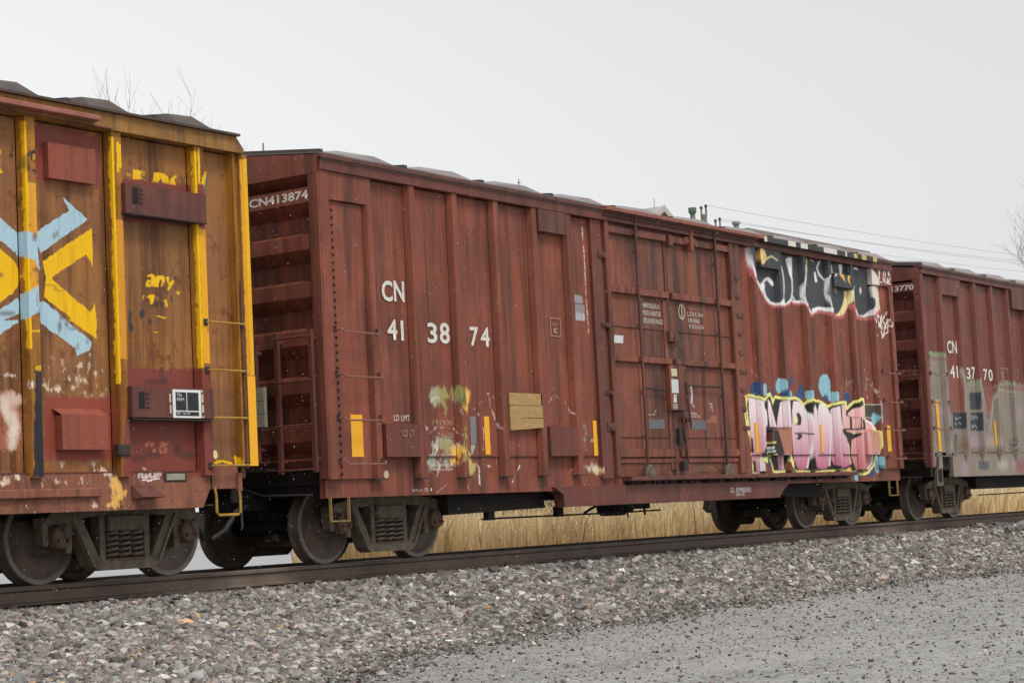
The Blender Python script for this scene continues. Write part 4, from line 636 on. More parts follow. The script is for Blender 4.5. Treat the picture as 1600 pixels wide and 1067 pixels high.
  ('p',(0.793,0.593,0.458),0.035,0.6,1,[(-4.139,0.987),(-4.142,0.97),(-4.149,0.957),(-4.159,0.95),(-4.169,0.95),(-4.179,0.957),(-4.185,0.971),(-4.187,0.988),(-4.184,1.004),(-4.177,1.018),(-4.167,1.025),(-4.156,1.025),(-4.147,1.017),(-4.141,1.004)]),
  ('p',(0.793,0.593,0.458),0.035,0.4,1,[(-3.271,1.007),(-3.276,0.972),(-3.29,0.945),(-3.307,0.93),(-3.326,0.93),(-3.343,0.945),(-3.354,0.973),(-3.357,1.008),(-3.351,1.042),(-3.338,1.07),(-3.32,1.085),(-3.301,1.085),(-3.284,1.069),(-3.274,1.042)]),
  ('p',(0.793,0.458,0.118),0.03,0.75,1,[(-3.135,0.877),(-3.146,0.807),(-3.169,0.752),(-3.201,0.722),(-3.235,0.723),(-3.264,0.754),(-3.282,0.81),(-3.287,0.879),(-3.276,0.948),(-3.253,1.004),(-3.222,1.034),(-3.188,1.034),(-3.159,1.003),(-3.14,0.946)]),
  ('p',(0.793,0.458,0.118),0.03,0.8,1,[(-3.238,0.751),(-3.245,0.737),(-3.264,0.726),(-3.29,0.721),(-3.318,0.722),(-3.344,0.728),(-3.361,0.74),(-3.367,0.754),(-3.36,0.767),(-3.342,0.778),(-3.316,0.784),(-3.287,0.783),(-3.262,0.776),(-3.244,0.765)]),
  ('p',(0.793,0.458,0.118),0.03,0.6,1,[(-3.075,0.811),(-3.08,0.769),(-3.09,0.736),(-3.103,0.718),(-3.116,0.718),(-3.128,0.737),(-3.135,0.771),(-3.136,0.812),(-3.131,0.854),(-3.121,0.887),(-3.108,0.906),(-3.095,0.906),(-3.083,0.887),(-3.076,0.853)]),
  ('p',(0.793,0.458,0.118),0.03,0.7,1,[(-3.207,0.974),(-3.213,0.946),(-3.226,0.924),(-3.243,0.912),(-3.263,0.912),(-3.279,0.925),(-3.29,0.947),(-3.294,0.975),(-3.288,1.003),(-3.275,1.025),(-3.257,1.037),(-3.238,1.037),(-3.221,1.024),(-3.21,1.002)]),
  ('p',(0.235,0.062,0.048),0.05,1.0,1,[(-4.14,4.447),(-3.246,4.461),(-3.241,3.906),(-3.341,3.913),(-3.34,3.938),(-3.963,3.927),(-3.978,3.919),(-4.092,3.906),(-4.104,4.193)]),
  ('p',(0.279,0.064,0.041),0.04,0.7,1,[(-4.103,4.24),(-3.98,4.279),(-3.978,3.919),(-4.096,3.906)]),
  ('p',(0.211,0.052,0.039),0.03,1.0,1,[(-3.016,4.04),(-2.732,4.066),(-2.128,4.078),(-1.813,4.107),(-1.804,3.573),(-1.958,3.559),(-1.962,3.648),(-2.918,3.619),(-3.035,3.584)]),
  ('p',(0.211,0.052,0.039),0.03,0.95,1,[(-3.051,2.121),(-1.918,2.149),(-1.801,2.161),(-1.854,1.012),(-3.161,1.027),(-3.148,1.337)]),
  ('p',(0.279,0.064,0.041),0.03,1.0,1,[(-4.063,1.804),(-3.314,1.815),(-3.193,1.848),(-3.193,1.275),(-4.082,1.276)]),
  ('p',(0.279,0.064,0.041),0.03,1.0,1,[(-4.062,1.559),(-3.204,1.568),(-3.22,1.191),(-4.075,1.195)]),
  ('p',(0.85,0.489,0.008),0.006,1.0,1,[(-4.318,2.25),(-4.284,2.25),(-4.284,4.44),(-4.318,4.44)]),
  ('p',(0.85,0.489,0.008),0.006,1.0,1,[(-3.19,2.25),(-3.156,2.25),(-3.156,4.44),(-3.19,4.44)]),
  ('p',(0.85,0.489,0.008),0.006,1.0,1,[(-2.014,2.25),(-1.9799999999999998,2.25),(-1.9799999999999998,4.44),(-2.014,4.44)]),
  ('p',(0.85,0.489,0.008),0.006,1.0,1,[(-3.19,1.95),(-3.156,1.95),(-3.156,2.3),(-3.19,2.3)]),
  ('p',(0.85,0.489,0.008),0.006,1.0,1,[(-2.014,2.15),(-1.9799999999999998,2.15),(-1.9799999999999998,2.4),(-2.014,2.4)]),
  ('p',(0.718,0.33,0.018),0.006,1,1,[(-1.318,2.09),(-1.198,2.09),(-1.198,4.44),(-1.318,4.44)]),
  ('p',(0.85,0.489,0.008),0.006,0.85,1,[(-1.245,2.09),(-1.2000000000000002,2.09),(-1.2000000000000002,4.44),(-1.245,4.44)]),
  ('p',(0.793,0.368,0.017),0.006,0.95,1,[(-1.975,2.2),(-1.875,2.2),(-1.875,3.62),(-1.975,3.62)]),
  ('p',(0.734,0.341,0.034),0.006,0.9,1,[(-4.28,2.6),(-4.180000000000001,2.6),(-4.180000000000001,3.85),(-4.28,3.85)]),
  ('p',(0.67,0.281,0.025),0.006,0.85,1,[(-3.155,2.2),(-3.0549999999999997,2.2),(-3.0549999999999997,3.6),(-3.155,3.6)]),
  ('p',(0.397,0.579,0.67),0.012,1.0,1,[(-4.596,3.52),(-4.369,3.386),(-4.376,3.184),(-4.603,3.308)]),
  ('p',(0.397,0.579,0.67),0.012,1.0,1,[(-4.377,3.38),(-4.245,3.365),(-4.18,3.317),(-4.105,3.257),(-4.078,3.04),(-4.193,3.043),(-4.21,3.105),(-4.291,3.114),(-4.362,3.156)]),
  ('p',(0.397,0.579,0.67),0.012,1.0,1,[(-4.109,3.393),(-3.682,3.647),(-3.757,3.778),(-3.437,3.583),(-4.057,3.196),(-4.104,3.283)]),
  ('p',(0.85,0.489,0.008),0.012,1.0,1,[(-4.035,3.116),(-3.389,3.501),(-3.385,3.123),(-3.471,3.232),(-3.938,2.963),(-3.431,2.659),(-3.377,2.77),(-3.366,2.579),(-3.662,2.563),(-4.028,2.773),(-4.003,2.952)]),
  ('p',(0.85,0.489,0.008),0.012,1.0,1,[(-3.723,2.569),(-3.362,2.589),(-3.373,2.394)]),
  ('p',(0.85,0.489,0.008),0.012,1.0,1,[(-4.606,3.228),(-4.436,3.127),(-4.366,3.064),(-4.323,2.952),(-4.351,2.847),(-4.419,2.785),(-4.624,2.658)]),
  ('p',(0.397,0.173,0.062),0.012,1.0,1,[(-4.613,2.999),(-4.514,2.953),(-4.617,2.879)]),
  ('p',(0.397,0.579,0.67),0.012,1.0,1,[(-4.627,2.59),(-4.355,2.743),(-4.345,2.594),(-4.63,2.488)]),
  ('p',(0.397,0.579,0.67),0.012,1.0,1,[(-4.629,2.514),(-4.362,2.528),(-4.363,2.511),(-4.634,2.355)]),
  ('p',(0.397,0.579,0.67),0.012,1.0,1,[(-4.334,2.776),(-4.264,2.818),(-4.105,2.91),(-4.091,2.679),(-4.16,2.617),(-4.333,2.535)]),
  ('p',(0.397,0.579,0.67),0.012,1.0,1,[(-4.079,2.72),(-4.022,2.723),(-3.77,2.563),(-4.085,2.546)]),
  ('p',(0.397,0.579,0.67),0.012,1.0,1,[(-4.085,2.549),(-3.777,2.566),(-3.438,2.364),(-3.457,2.292),(-3.644,2.213),(-3.657,2.293),(-4.075,2.515)]),
  ('p',(0.091,0.049,0.034),0.02,0.75,1,[(-4.396,2.591),(-4.407,2.582),(-4.435,2.573),(-4.476,2.567),(-4.521,2.564),(-4.561,2.566),(-4.589,2.572),(-4.598,2.58),(-4.588,2.589),(-4.56,2.598),(-4.52,2.604),(-4.475,2.607),(-4.434,2.605),(-4.406,2.6)]),
  ('p',(0.091,0.049,0.034),0.02,0.75,1,[(-4.101,3.021),(-4.109,3.011),(-4.13,3.002),(-4.16,2.996),(-4.193,2.993),(-4.223,2.995),(-4.243,3.001),(-4.25,3.009),(-4.242,3.019),(-4.222,3.028),(-4.192,3.034),(-4.159,3.037),(-4.129,3.035),(-4.108,3.029)]),
  ('p',(0.091,0.049,0.034),0.02,0.75,1,[(-4.105,2.904),(-4.11,2.895),(-4.123,2.887),(-4.141,2.881),(-4.161,2.88),(-4.179,2.883),(-4.191,2.889),(-4.195,2.898),(-4.19,2.907),(-4.177,2.915),(-4.159,2.921),(-4.139,2.922),(-4.122,2.919),(-4.109,2.913)]),
  ('p',(0.091,0.049,0.034),0.02,0.75,1,[(-4.094,2.595),(-4.101,2.587),(-4.12,2.581),(-4.147,2.576),(-4.177,2.574),(-4.203,2.576),(-4.222,2.581),(-4.228,2.587),(-4.221,2.595),(-4.202,2.601),(-4.176,2.606),(-4.146,2.608),(-4.119,2.606),(-4.1,2.602)]),
  ('p',(0.091,0.049,0.034),0.02,0.75,1,[(-4.19,3.327),(-4.193,3.309),(-4.201,3.295),(-4.212,3.286),(-4.224,3.285),(-4.235,3.292),(-4.241,3.305),(-4.244,3.323),(-4.24,3.341),(-4.232,3.355),(-4.221,3.364),(-4.209,3.365),(-4.199,3.358),(-4.192,3.345)]),
  ('p',(0.091,0.049,0.034),0.02,0.75,1,[(-3.861,3.38),(-3.863,3.367),(-3.868,3.357),(-3.874,3.35),(-3.881,3.35),(-3.887,3.355),(-3.891,3.365),(-3.892,3.378),(-3.89,3.391),(-3.885,3.401),(-3.879,3.407),(-3.872,3.408),(-3.866,3.403),(-3.862,3.393)]),
  ('p',(0.091,0.049,0.034),0.02,0.75,1,[(-3.825,3.407),(-3.827,3.398),(-3.83,3.39),(-3.836,3.386),(-3.841,3.385),(-3.846,3.389),(-3.849,3.396),(-3.85,3.405),(-3.848,3.414),(-3.845,3.422),(-3.839,3.427),(-3.834,3.427),(-3.829,3.424),(-3.826,3.416)]),
  ('p',(0.091,0.049,0.034),0.02,0.75,1,[(-3.784,2.585),(-3.788,2.576),(-3.796,2.568),(-3.809,2.564),(-3.822,2.563),(-3.835,2.566),(-3.843,2.573),(-3.845,2.582),(-3.842,2.591),(-3.833,2.599),(-3.821,2.604),(-3.807,2.605),(-3.795,2.601),(-3.787,2.594)]),
  ('p',(0.091,0.049,0.034),0.02,0.7,1,[(-3.824,2.499),(-3.827,2.478),(-3.835,2.462),(-3.845,2.452),(-3.856,2.452),(-3.865,2.46),(-3.871,2.476),(-3.873,2.496),(-3.87,2.517),(-3.863,2.533),(-3.852,2.543),(-3.841,2.544),(-3.832,2.535),(-3.826,2.519)]),
  ('p',(0.091,0.049,0.034),0.02,0.7,1,[(-3.737,2.527),(-3.74,2.514),(-3.745,2.503),(-3.753,2.497),(-3.761,2.497),(-3.768,2.502),(-3.773,2.512),(-3.774,2.525),(-3.772,2.538),(-3.766,2.548),(-3.759,2.554),(-3.751,2.555),(-3.743,2.55),(-3.739,2.54)]),
  ('p',(0.091,0.049,0.034),0.02,0.7,1,[(-3.626,2.483),(-3.632,2.478),(-3.647,2.473),(-3.669,2.469),(-3.693,2.468),(-3.714,2.469),(-3.729,2.473),(-3.734,2.478),(-3.729,2.483),(-3.714,2.488),(-3.692,2.491),(-3.668,2.493),(-3.646,2.491),(-3.631,2.488)]),
  ('p',(0.091,0.049,0.034),0.02,0.7,1,[(-3.482,2.362),(-3.484,2.354),(-3.489,2.348),(-3.495,2.344),(-3.502,2.344),(-3.508,2.347),(-3.512,2.353),(-3.514,2.361),(-3.512,2.369),(-3.507,2.375),(-3.501,2.379),(-3.494,2.379),(-3.488,2.376),(-3.483,2.37)]),
  ('p',(0.091,0.049,0.034),0.02,0.7,1,[(-3.613,2.309),(-3.614,2.296),(-3.618,2.286),(-3.623,2.28),(-3.629,2.28),(-3.634,2.285),(-3.637,2.295),(-3.637,2.308),(-3.636,2.321),(-3.632,2.331),(-3.627,2.337),(-3.621,2.337),(-3.616,2.332),(-3.613,2.322)]),
  ('s',(0.244,0.104,0.049),0.01,0.6,0.85,0.0046,[(-4.139,3.221),(-4.129,3.083)]),
  ('s',(0.244,0.104,0.049),0.01,0.6,0.85,0.0046,[(-4.202,3.03),(-4.198,2.892)]),
  ('s',(0.244,0.104,0.049),0.01,0.6,0.85,0.0046,[(-4.206,2.787),(-4.206,2.672)]),
  ('s',(0.244,0.104,0.049),0.01,0.6,0.85,0.0047,[(-3.834,2.487),(-3.867,2.415)]),
  ('s',(0.133,0.058,0.022),0.01,0.8,0.85,0.0041,[(-4.008,2.893),(-3.88,2.891),(-3.896,2.854),(-3.79,2.844)]),
  ('p',(0.85,0.489,0.008),0.012,1.0,1,[(-4.573,4.134),(-4.512,4.148),(-4.528,4.077),(-4.531,3.966),(-4.498,3.932),(-4.581,3.912)]),
  ('p',(0.034,0.027,0.025),0.03,0.5,1,[(-4.388,4.206),(-4.317,4.236),(-4.373,4.145),(-4.361,4.084),(-4.418,4.091)]),
  ('p',(0.034,0.027,0.025),0.02,0.55,1,[(-4.253,4.16),(-4.158,4.186),(-4.125,4.113),(-4.131,4.056),(-4.244,4.035),(-4.241,3.987),(-4.133,4.006),(-4.139,3.956),(-4.291,3.946),(-4.334,3.99),(-4.331,4.088)]),
  ('p',(0.67,0.341,0.058),0.012,0.8,1,[(-4.209,4.127),(-4.151,4.138),(-4.148,4.089),(-4.216,4.074)]),
  ('p',(0.034,0.027,0.025),0.02,0.5,1,[(-4.518,3.961),(-4.423,3.951),(-4.45,3.927)]),
  ('p',(0.85,0.489,0.008),0.012,1.0,1,[(-2.799,4.158),(-2.727,4.172),(-2.678,4.153),(-2.705,4.113),(-2.672,4.079),(-2.808,4.063)]),
  ('p',(0.397,0.244,0.042),0.012,0.7,1,[(-2.677,4.172),(-2.627,4.159),(-2.646,4.107),(-2.705,4.106)]),
  ('p',(0.85,0.489,0.008),0.012,1.0,1,[(-2.51,4.163),(-2.455,4.173),(-2.351,4.173),(-2.309,4.14),(-2.3,4.077),(-2.373,4.075),(-2.414,4.115),(-2.46,4.072),(-2.532,4.068)]),
  ('p',(0.85,0.489,0.008),0.012,1.0,1,[(-2.286,4.073),(-2.266,4.132),(-2.194,4.172),(-2.159,4.17),(-2.213,4.132),(-2.199,4.072)]),
  ('p',(0.148,0.091,0.034),0.012,0.8,1,[(-2.159,4.176),(-2.097,4.164),(-2.064,4.123),(-2.075,4.084),(-2.119,4.079),(-2.117,4.124)]),
  ('p',(0.85,0.489,0.008),0.012,1.0,1,[(-1.905,4.186),(-1.863,4.204),(-1.822,4.19),(-1.819,4.106),(-1.913,4.099)]),
  ('p',(0.85,0.489,0.008),0.012,1.0,1,[(-1.76,4.264),(-1.724,4.266),(-1.766,4.08),(-1.792,4.074),(-1.782,4.194)]),
  ('p',(0.133,0.118,0.104),0.012,0.75,1,[(-1.725,4.24),(-1.684,4.251),(-1.727,4.123),(-1.766,3.976),(-1.797,3.973),(-1.769,4.092)]),
  ('p',(0.85,0.489,0.008),0.012,1.0,1,[(-1.948,4.49),(-1.926,4.493),(-1.931,4.1),(-1.963,4.096)]),
  ('p',(0.523,0.29,0.034),0.012,0.7,1,[(-2.897,4.127),(-2.822,4.111),(-2.832,4.073),(-2.898,4.09)]),
  ('p',(0.85,0.489,0.008),0.012,0.9,1,[(-3.104,4.369),(-2.996,4.383),(-2.984,4.101),(-3.113,4.147)]),
  ('p',(0.85,0.489,0.008),0.012,1.0,1,[(-3.119,4.392),(-3.086,4.396),(-3.091,4.082),(-3.116,4.079)]),
  ('p',(0.85,0.489,0.008),0.012,1.0,1,[(-2.657,3.065),(-2.641,3.092),(-2.594,3.101),(-2.549,3.088),(-2.54,3.058),(-2.549,2.972),(-2.585,2.97),(-2.59,2.98),(-2.626,2.965),(-2.671,2.969),(-2.683,3.004),(-2.659,3.031),(-2.597,3.043),(-2.596,3.065),(-2.631,3.07)]),
  ('p',(0.397,0.173,0.062),0.012,1.0,1,[(-2.644,3.01),(-2.603,3.024),(-2.599,2.998),(-2.635,2.988)]),
  ('p',(0.85,0.489,0.008),0.012,1.0,1,[(-2.523,3.089),(-2.482,3.091),(-2.415,3.097),(-2.401,3.068),(-2.408,3.03),(-2.436,2.98),(-2.467,2.978),(-2.448,3.05),(-2.468,3.056),(-2.498,2.976),(-2.542,2.972)]),
  ('p',(0.85,0.489,0.008),0.015,0.95,1,[(-2.384,3.088),(-2.343,3.088),(-2.335,3.036),(-2.292,3.061),(-2.266,3.056),(-2.317,2.977),(-2.349,2.948),(-2.375,2.954),(-2.348,2.99)]),
  ('p',(0.85,0.489,0.008),0.012,0.8,1,[(-2.235,2.945),(-2.187,2.952),(-2.199,2.917),(-2.231,2.918)]),
  ('p',(0.85,0.489,0.008),0.012,0.95,1,[(-2.726,2.871),(-2.69,2.885),(-2.713,2.831),(-2.728,2.823)]),
  ('p',(0.85,0.489,0.008),0.012,1,1,[(-2.681,2.863),(-2.619,2.889),(-2.558,2.886),(-2.593,2.794),(-2.624,2.789),(-2.616,2.845),(-2.662,2.846)]),
  ('p',(0.85,0.489,0.008),0.012,0.7,1,[(-2.528,2.873),(-2.508,2.859),(-2.52,2.832)]),
  ('p',(0.85,0.489,0.008),0.02,0.85,1,[(-2.427,2.842),(-2.369,2.861),(-2.378,2.778),(-2.409,2.783)]),
  ('s',(0.85,0.489,0.008),0.01,1.0,0.85,0.0045,[(-2.527,2.672),(-2.399,2.657)]),
  ('s',(0.85,0.489,0.008),0.01,1.0,0.85,0.0044,[(-2.566,2.505),(-2.474,2.499)]),
  ('p',(0.055,0.044,0.042),0.02,0.75,1,[(-2.496,2.785),(-2.501,2.767),(-2.513,2.752),(-2.53,2.743),(-2.548,2.742),(-2.564,2.749),(-2.575,2.763),(-2.578,2.78),(-2.574,2.798),(-2.562,2.813),(-2.545,2.822),(-2.527,2.824),(-2.51,2.817),(-2.5,2.803)]),
  ('p',(0.055,0.044,0.042),0.02,0.75,1,[(-2.689,2.685),(-2.695,2.662),(-2.708,2.644),(-2.727,2.633),(-2.747,2.631),(-2.765,2.64),(-2.777,2.658),(-2.78,2.68),(-2.775,2.703),(-2.761,2.721),(-2.743,2.732),(-2.722,2.733),(-2.705,2.725),(-2.693,2.707)]),
  ('p',(0.055,0.044,0.042),0.02,0.75,1,[(-2.602,2.601),(-2.606,2.583),(-2.617,2.568),(-2.631,2.56),(-2.647,2.559),(-2.661,2.566),(-2.67,2.58),(-2.673,2.597),(-2.669,2.615),(-2.658,2.63),(-2.644,2.639),(-2.628,2.639),(-2.614,2.632),(-2.605,2.619)]),
  ('p',(0.055,0.044,0.042),0.02,0.75,1,[(-2.877,2.638),(-2.881,2.599),(-2.891,2.568),(-2.904,2.551),(-2.917,2.55),(-2.928,2.566),(-2.935,2.596),(-2.936,2.634),(-2.932,2.673),(-2.922,2.704),(-2.909,2.721),(-2.896,2.722),(-2.885,2.706),(-2.878,2.676)]),
  ('p',(0.055,0.044,0.042),0.02,0.75,1,[(-2.862,2.529),(-2.866,2.506),(-2.876,2.488),(-2.891,2.477),(-2.906,2.476),(-2.92,2.486),(-2.929,2.503),(-2.931,2.525),(-2.927,2.547),(-2.916,2.566),(-2.902,2.576),(-2.886,2.577),(-2.873,2.568),(-2.864,2.551)]),
  ('p',(0.055,0.044,0.042),0.02,0.75,1,[(-2.299,2.85),(-2.302,2.83),(-2.308,2.814),(-2.316,2.805),(-2.324,2.805),(-2.331,2.813),(-2.336,2.828),(-2.337,2.848),(-2.334,2.867),(-2.328,2.883),(-2.32,2.893),(-2.311,2.893),(-2.304,2.885),(-2.3,2.87)]),
  ('p',(0.055,0.044,0.042),0.02,0.75,1,[(-2.269,2.784),(-2.273,2.776),(-2.283,2.769),(-2.298,2.764),(-2.314,2.763),(-2.329,2.766),(-2.339,2.772),(-2.342,2.78),(-2.338,2.788),(-2.327,2.795),(-2.313,2.8),(-2.296,2.801),(-2.282,2.798),(-2.272,2.792)]),
  ('p',(0.055,0.044,0.042),0.02,0.75,1,[(-2.218,2.893),(-2.221,2.883),(-2.226,2.875),(-2.234,2.87),(-2.243,2.869),(-2.25,2.873),(-2.255,2.881),(-2.256,2.89),(-2.254,2.9),(-2.248,2.909),(-2.241,2.913),(-2.232,2.914),(-2.225,2.91),(-2.22,2.903)]),
  ('p',(0.055,0.044,0.042),0.02,0.75,1,[(-2.226,3.085),(-2.229,3.07),(-2.236,3.058),(-2.246,3.05),(-2.256,3.05),(-2.265,3.055),(-2.271,3.067),(-2.272,3.081),(-2.269,3.096),(-2.262,3.109),(-2.253,3.116),(-2.242,3.117),(-2.233,3.111),(-2.228,3.099)]),
  ('p',(0.055,0.044,0.042),0.02,0.75,1,[(-2.7,2.803),(-2.703,2.78),(-2.707,2.762),(-2.713,2.751),(-2.72,2.751),(-2.725,2.761),(-2.728,2.778),(-2.728,2.801),(-2.726,2.823),(-2.721,2.842),(-2.715,2.852),(-2.709,2.852),(-2.704,2.843),(-2.701,2.825)]),
  ('p',(0.055,0.044,0.042),0.02,0.75,1,[(-2.439,2.796),(-2.442,2.782),(-2.448,2.77),(-2.457,2.763),(-2.466,2.762),(-2.474,2.768),(-2.479,2.779),(-2.481,2.794),(-2.478,2.809),(-2.472,2.821),(-2.463,2.828),(-2.454,2.828),(-2.446,2.822),(-2.441,2.811)]),
  ('p',(0.055,0.044,0.042),0.02,0.75,1,[(-2.358,2.929),(-2.36,2.921),(-2.365,2.914),(-2.373,2.91),(-2.381,2.909),(-2.389,2.912),(-2.394,2.918),(-2.395,2.926),(-2.393,2.935),(-2.387,2.942),(-2.38,2.946),(-2.371,2.946),(-2.364,2.943),(-2.359,2.937)]),
  ('p',(0.055,0.044,0.042),0.02,0.75,1,[(-2.415,3.007),(-2.417,3.003),(-2.421,2.999),(-2.427,2.996),(-2.433,2.996),(-2.439,2.998),(-2.443,3.001),(-2.444,3.005),(-2.442,3.01),(-2.438,3.014),(-2.432,3.016),(-2.426,3.017),(-2.42,3.015),(-2.416,3.012)]),
  ('p',(0.055,0.044,0.042),0.02,0.75,1,[(-2.492,2.886),(-2.495,2.88),(-2.502,2.875),(-2.512,2.872),(-2.524,2.871),(-2.534,2.873),(-2.541,2.877),(-2.543,2.883),(-2.54,2.889),(-2.533,2.894),(-2.523,2.897),(-2.511,2.898),(-2.501,2.896),(-2.494,2.892)]),
  ('p',(0.026,0.028,0.034),0.02,0.9,1,[(-4.259,2.091),(-4.164,2.083),(-4.149,1.797),(-4.164,1.272),(-4.291,1.272)]),
  ('p',(0.026,0.028,0.034),0.02,0.85,1,[(-4.284,1.551),(-4.149,1.553),(-4.158,1.029),(-4.31,1.031)]),
  ('p',(0.85,0.489,0.008),0.01,1.0,1,[(-4.164,2.072),(-4.169,2.06),(-4.182,2.051),(-4.2,2.046),(-4.219,2.045),(-4.237,2.049),(-4.249,2.058),(-4.253,2.069),(-4.248,2.08),(-4.236,2.089),(-4.218,2.094),(-4.198,2.095),(-4.18,2.091),(-4.168,2.082)]),
  ('s',(0.85,0.489,0.008),0.01,1.0,0.85,0.0115,[(-4.262,2.423),(-4.181,2.425)]),
  ('s',(0.244,0.091,0.034),0.01,0.6,0.85,0.0029,[(-4.0,2.095),(-3.961,1.923),(-3.717,1.929)]),
  ('p',(0.049,0.03,0.023),0.03,0.7,1,[(-2.427,1.995),(-2.442,1.984),(-2.486,1.974),(-2.549,1.968),(-2.617,1.966),(-2.679,1.969),(-2.721,1.976),(-2.735,1.986),(-2.72,1.997),(-2.677,2.006),(-2.615,2.013),(-2.546,2.015),(-2.484,2.012),(-2.442,2.005)]),
  ('p',(0.049,0.03,0.023),0.03,0.7,1,[(-2.466,2.098),(-2.469,2.077),(-2.476,2.06),(-2.486,2.051),(-2.496,2.05),(-2.504,2.059),(-2.509,2.076),(-2.511,2.097),(-2.508,2.118),(-2.501,2.135),(-2.491,2.144),(-2.481,2.145),(-2.473,2.136),(-2.467,2.119)]),
  ('p',(0.049,0.03,0.023),0.03,0.7,1,[(-2.403,2.012),(-2.408,1.998),(-2.421,1.986),(-2.44,1.979),(-2.459,1.979),(-2.477,1.984),(-2.489,1.995),(-2.493,2.009),(-2.488,2.023),(-2.475,2.035),(-2.457,2.041),(-2.437,2.042),(-2.419,2.036),(-2.407,2.025)]),
  ('p',(0.049,0.03,0.023),0.03,0.7,1,[(-2.528,1.25),(-2.542,1.235),(-2.579,1.223),(-2.632,1.216),(-2.69,1.217),(-2.742,1.223),(-2.778,1.236),(-2.79,1.251),(-2.776,1.266),(-2.74,1.278),(-2.687,1.284),(-2.629,1.284),(-2.576,1.278),(-2.54,1.265)]),
  ('p',(0.049,0.03,0.023),0.03,0.7,1,[(-2.247,1.29),(-2.253,1.265),(-2.27,1.246),(-2.293,1.235),(-2.318,1.235),(-2.34,1.246),(-2.355,1.265),(-2.359,1.29),(-2.352,1.314),(-2.336,1.334),(-2.313,1.345),(-2.288,1.345),(-2.266,1.334),(-2.251,1.314)]),
  ('p',(0.049,0.03,0.023),0.03,0.7,1,[(-2.748,1.211),(-2.76,1.199),(-2.79,1.189),(-2.834,1.184),(-2.881,1.184),(-2.924,1.19),(-2.953,1.2),(-2.963,1.212),(-2.952,1.224),(-2.922,1.234),(-2.879,1.239),(-2.831,1.239),(-2.788,1.234),(-2.759,1.224)]),
  ('p',(0.049,0.03,0.023),0.03,0.7,1,[(-2.033,1.241),(-2.045,1.223),(-2.077,1.209),(-2.124,1.202),(-2.174,1.202),(-2.219,1.21),(-2.25,1.224),(-2.26,1.242),(-2.248,1.259),(-2.216,1.273),(-2.17,1.281),(-2.12,1.281),(-2.074,1.273),(-2.043,1.259)]),
  ('p',(0.049,0.03,0.023),0.03,0.7,1,[(-1.847,1.47),(-1.853,1.427),(-1.864,1.393),(-1.879,1.374),(-1.895,1.374),(-1.908,1.393),(-1.916,1.427),(-1.917,1.469),(-1.912,1.512),(-1.9,1.546),(-1.885,1.565),(-1.87,1.565),(-1.857,1.546),(-1.849,1.512)]),
  ('p',(0.67,0.29,0.133),0.03,0.6,1,[(-2.575,1.703),(-2.58,1.672),(-2.589,1.647),(-2.602,1.633),(-2.616,1.633),(-2.628,1.647),(-2.635,1.671),(-2.637,1.702),(-2.632,1.734),(-2.623,1.759),(-2.61,1.773),(-2.596,1.773),(-2.584,1.759),(-2.577,1.735)]),
  ('p',(0.793,0.71,0.341),0.02,1.0,1,[(-1.711,1.248),(-1.716,1.23),(-1.727,1.215),(-1.742,1.207),(-1.759,1.207),(-1.774,1.215),(-1.783,1.23),(-1.786,1.249),(-1.781,1.267),(-1.77,1.282),(-1.755,1.29),(-1.738,1.29),(-1.723,1.282),(-1.714,1.267)]),
  ('s',(0.85,0.489,0.008),0.01,0.9,0.85,0.013,[(-1.781,1.158),(-1.639,1.182),(-1.497,1.157)]),
  ('s',(0.85,0.489,0.008),0.01,0.9,0.85,0.0133,[(-1.445,1.223),(-1.426,1.14)]),
  ('s',(0.793,0.71,0.67),0.01,1.0,0.85,0.0055,[(-2.908,1.009),(-2.906,1.055),(-2.852,1.055),(-2.865,1.024),(-2.811,1.023)]),
  ('s',(0.793,0.71,0.67),0.01,1.0,0.85,0.0055,[(-2.809,1.054),(-2.8,1.015),(-2.755,1.054)]),
  ('s',(0.793,0.71,0.67),0.01,1.0,0.85,0.0055,[(-2.744,1.062),(-2.746,1.022),(-2.703,1.022)]),
  ('s',(0.793,0.71,0.67),0.01,1.0,0.85,0.0055,[(-2.69,1.069),(-2.691,1.03)]),
  ('s',(0.793,0.71,0.67),0.01,1.0,0.85,0.0055,[(-2.657,1.069),(-2.67,1.029),(-2.603,1.044),(-2.642,1.061),(-2.591,1.068)]),
  ('s',(0.793,0.71,0.67),0.01,1.0,0.85,0.0055,[(-2.898,0.985),(-2.834,0.995),(-2.769,0.983),(-2.693,1.003),(-2.627,1.005)]),
  ('s',(0.793,0.71,0.67),0.01,1.0,0.85,0.0055,[(-2.796,1.117),(-2.764,1.101)]),
  ('s',(0.751,0.29,0.165),0.01,0.75,0.85,0.0055,[(-2.753,1.345),(-2.708,1.377),(-2.732,1.337)]),
  ('s',(0.751,0.29,0.165),0.01,0.75,0.85,0.0055,[(-2.676,1.369),(-2.666,1.337),(-2.637,1.369)]),
  ('s',(0.751,0.29,0.165),0.01,0.75,0.85,0.0056,[(-2.544,1.369),(-2.5,1.37),(-2.502,1.338),(-2.546,1.341)]),
  ('s',(0.751,0.29,0.165),0.01,0.75,0.85,0.0056,[(-2.478,1.37),(-2.479,1.338),(-2.434,1.37)]),
  ('s',(0.751,0.29,0.165),0.01,0.75,0.85,0.0056,[(-2.624,1.306),(-2.647,1.29),(-2.625,1.277)]),
  ('s',(0.751,0.29,0.165),0.01,0.75,0.85,0.0056,[(-2.547,1.314),(-2.549,1.274),(-2.505,1.274)]),
  ('s',(0.751,0.29,0.165),0.01,0.75,0.85,0.0056,[(-2.492,1.314),(-2.471,1.274),(-2.458,1.314)]),
  ('s',(0.183,0.104,0.049),0.01,0.6,0.85,0.0057,[(-1.781,1.388),(-1.773,1.314)]),
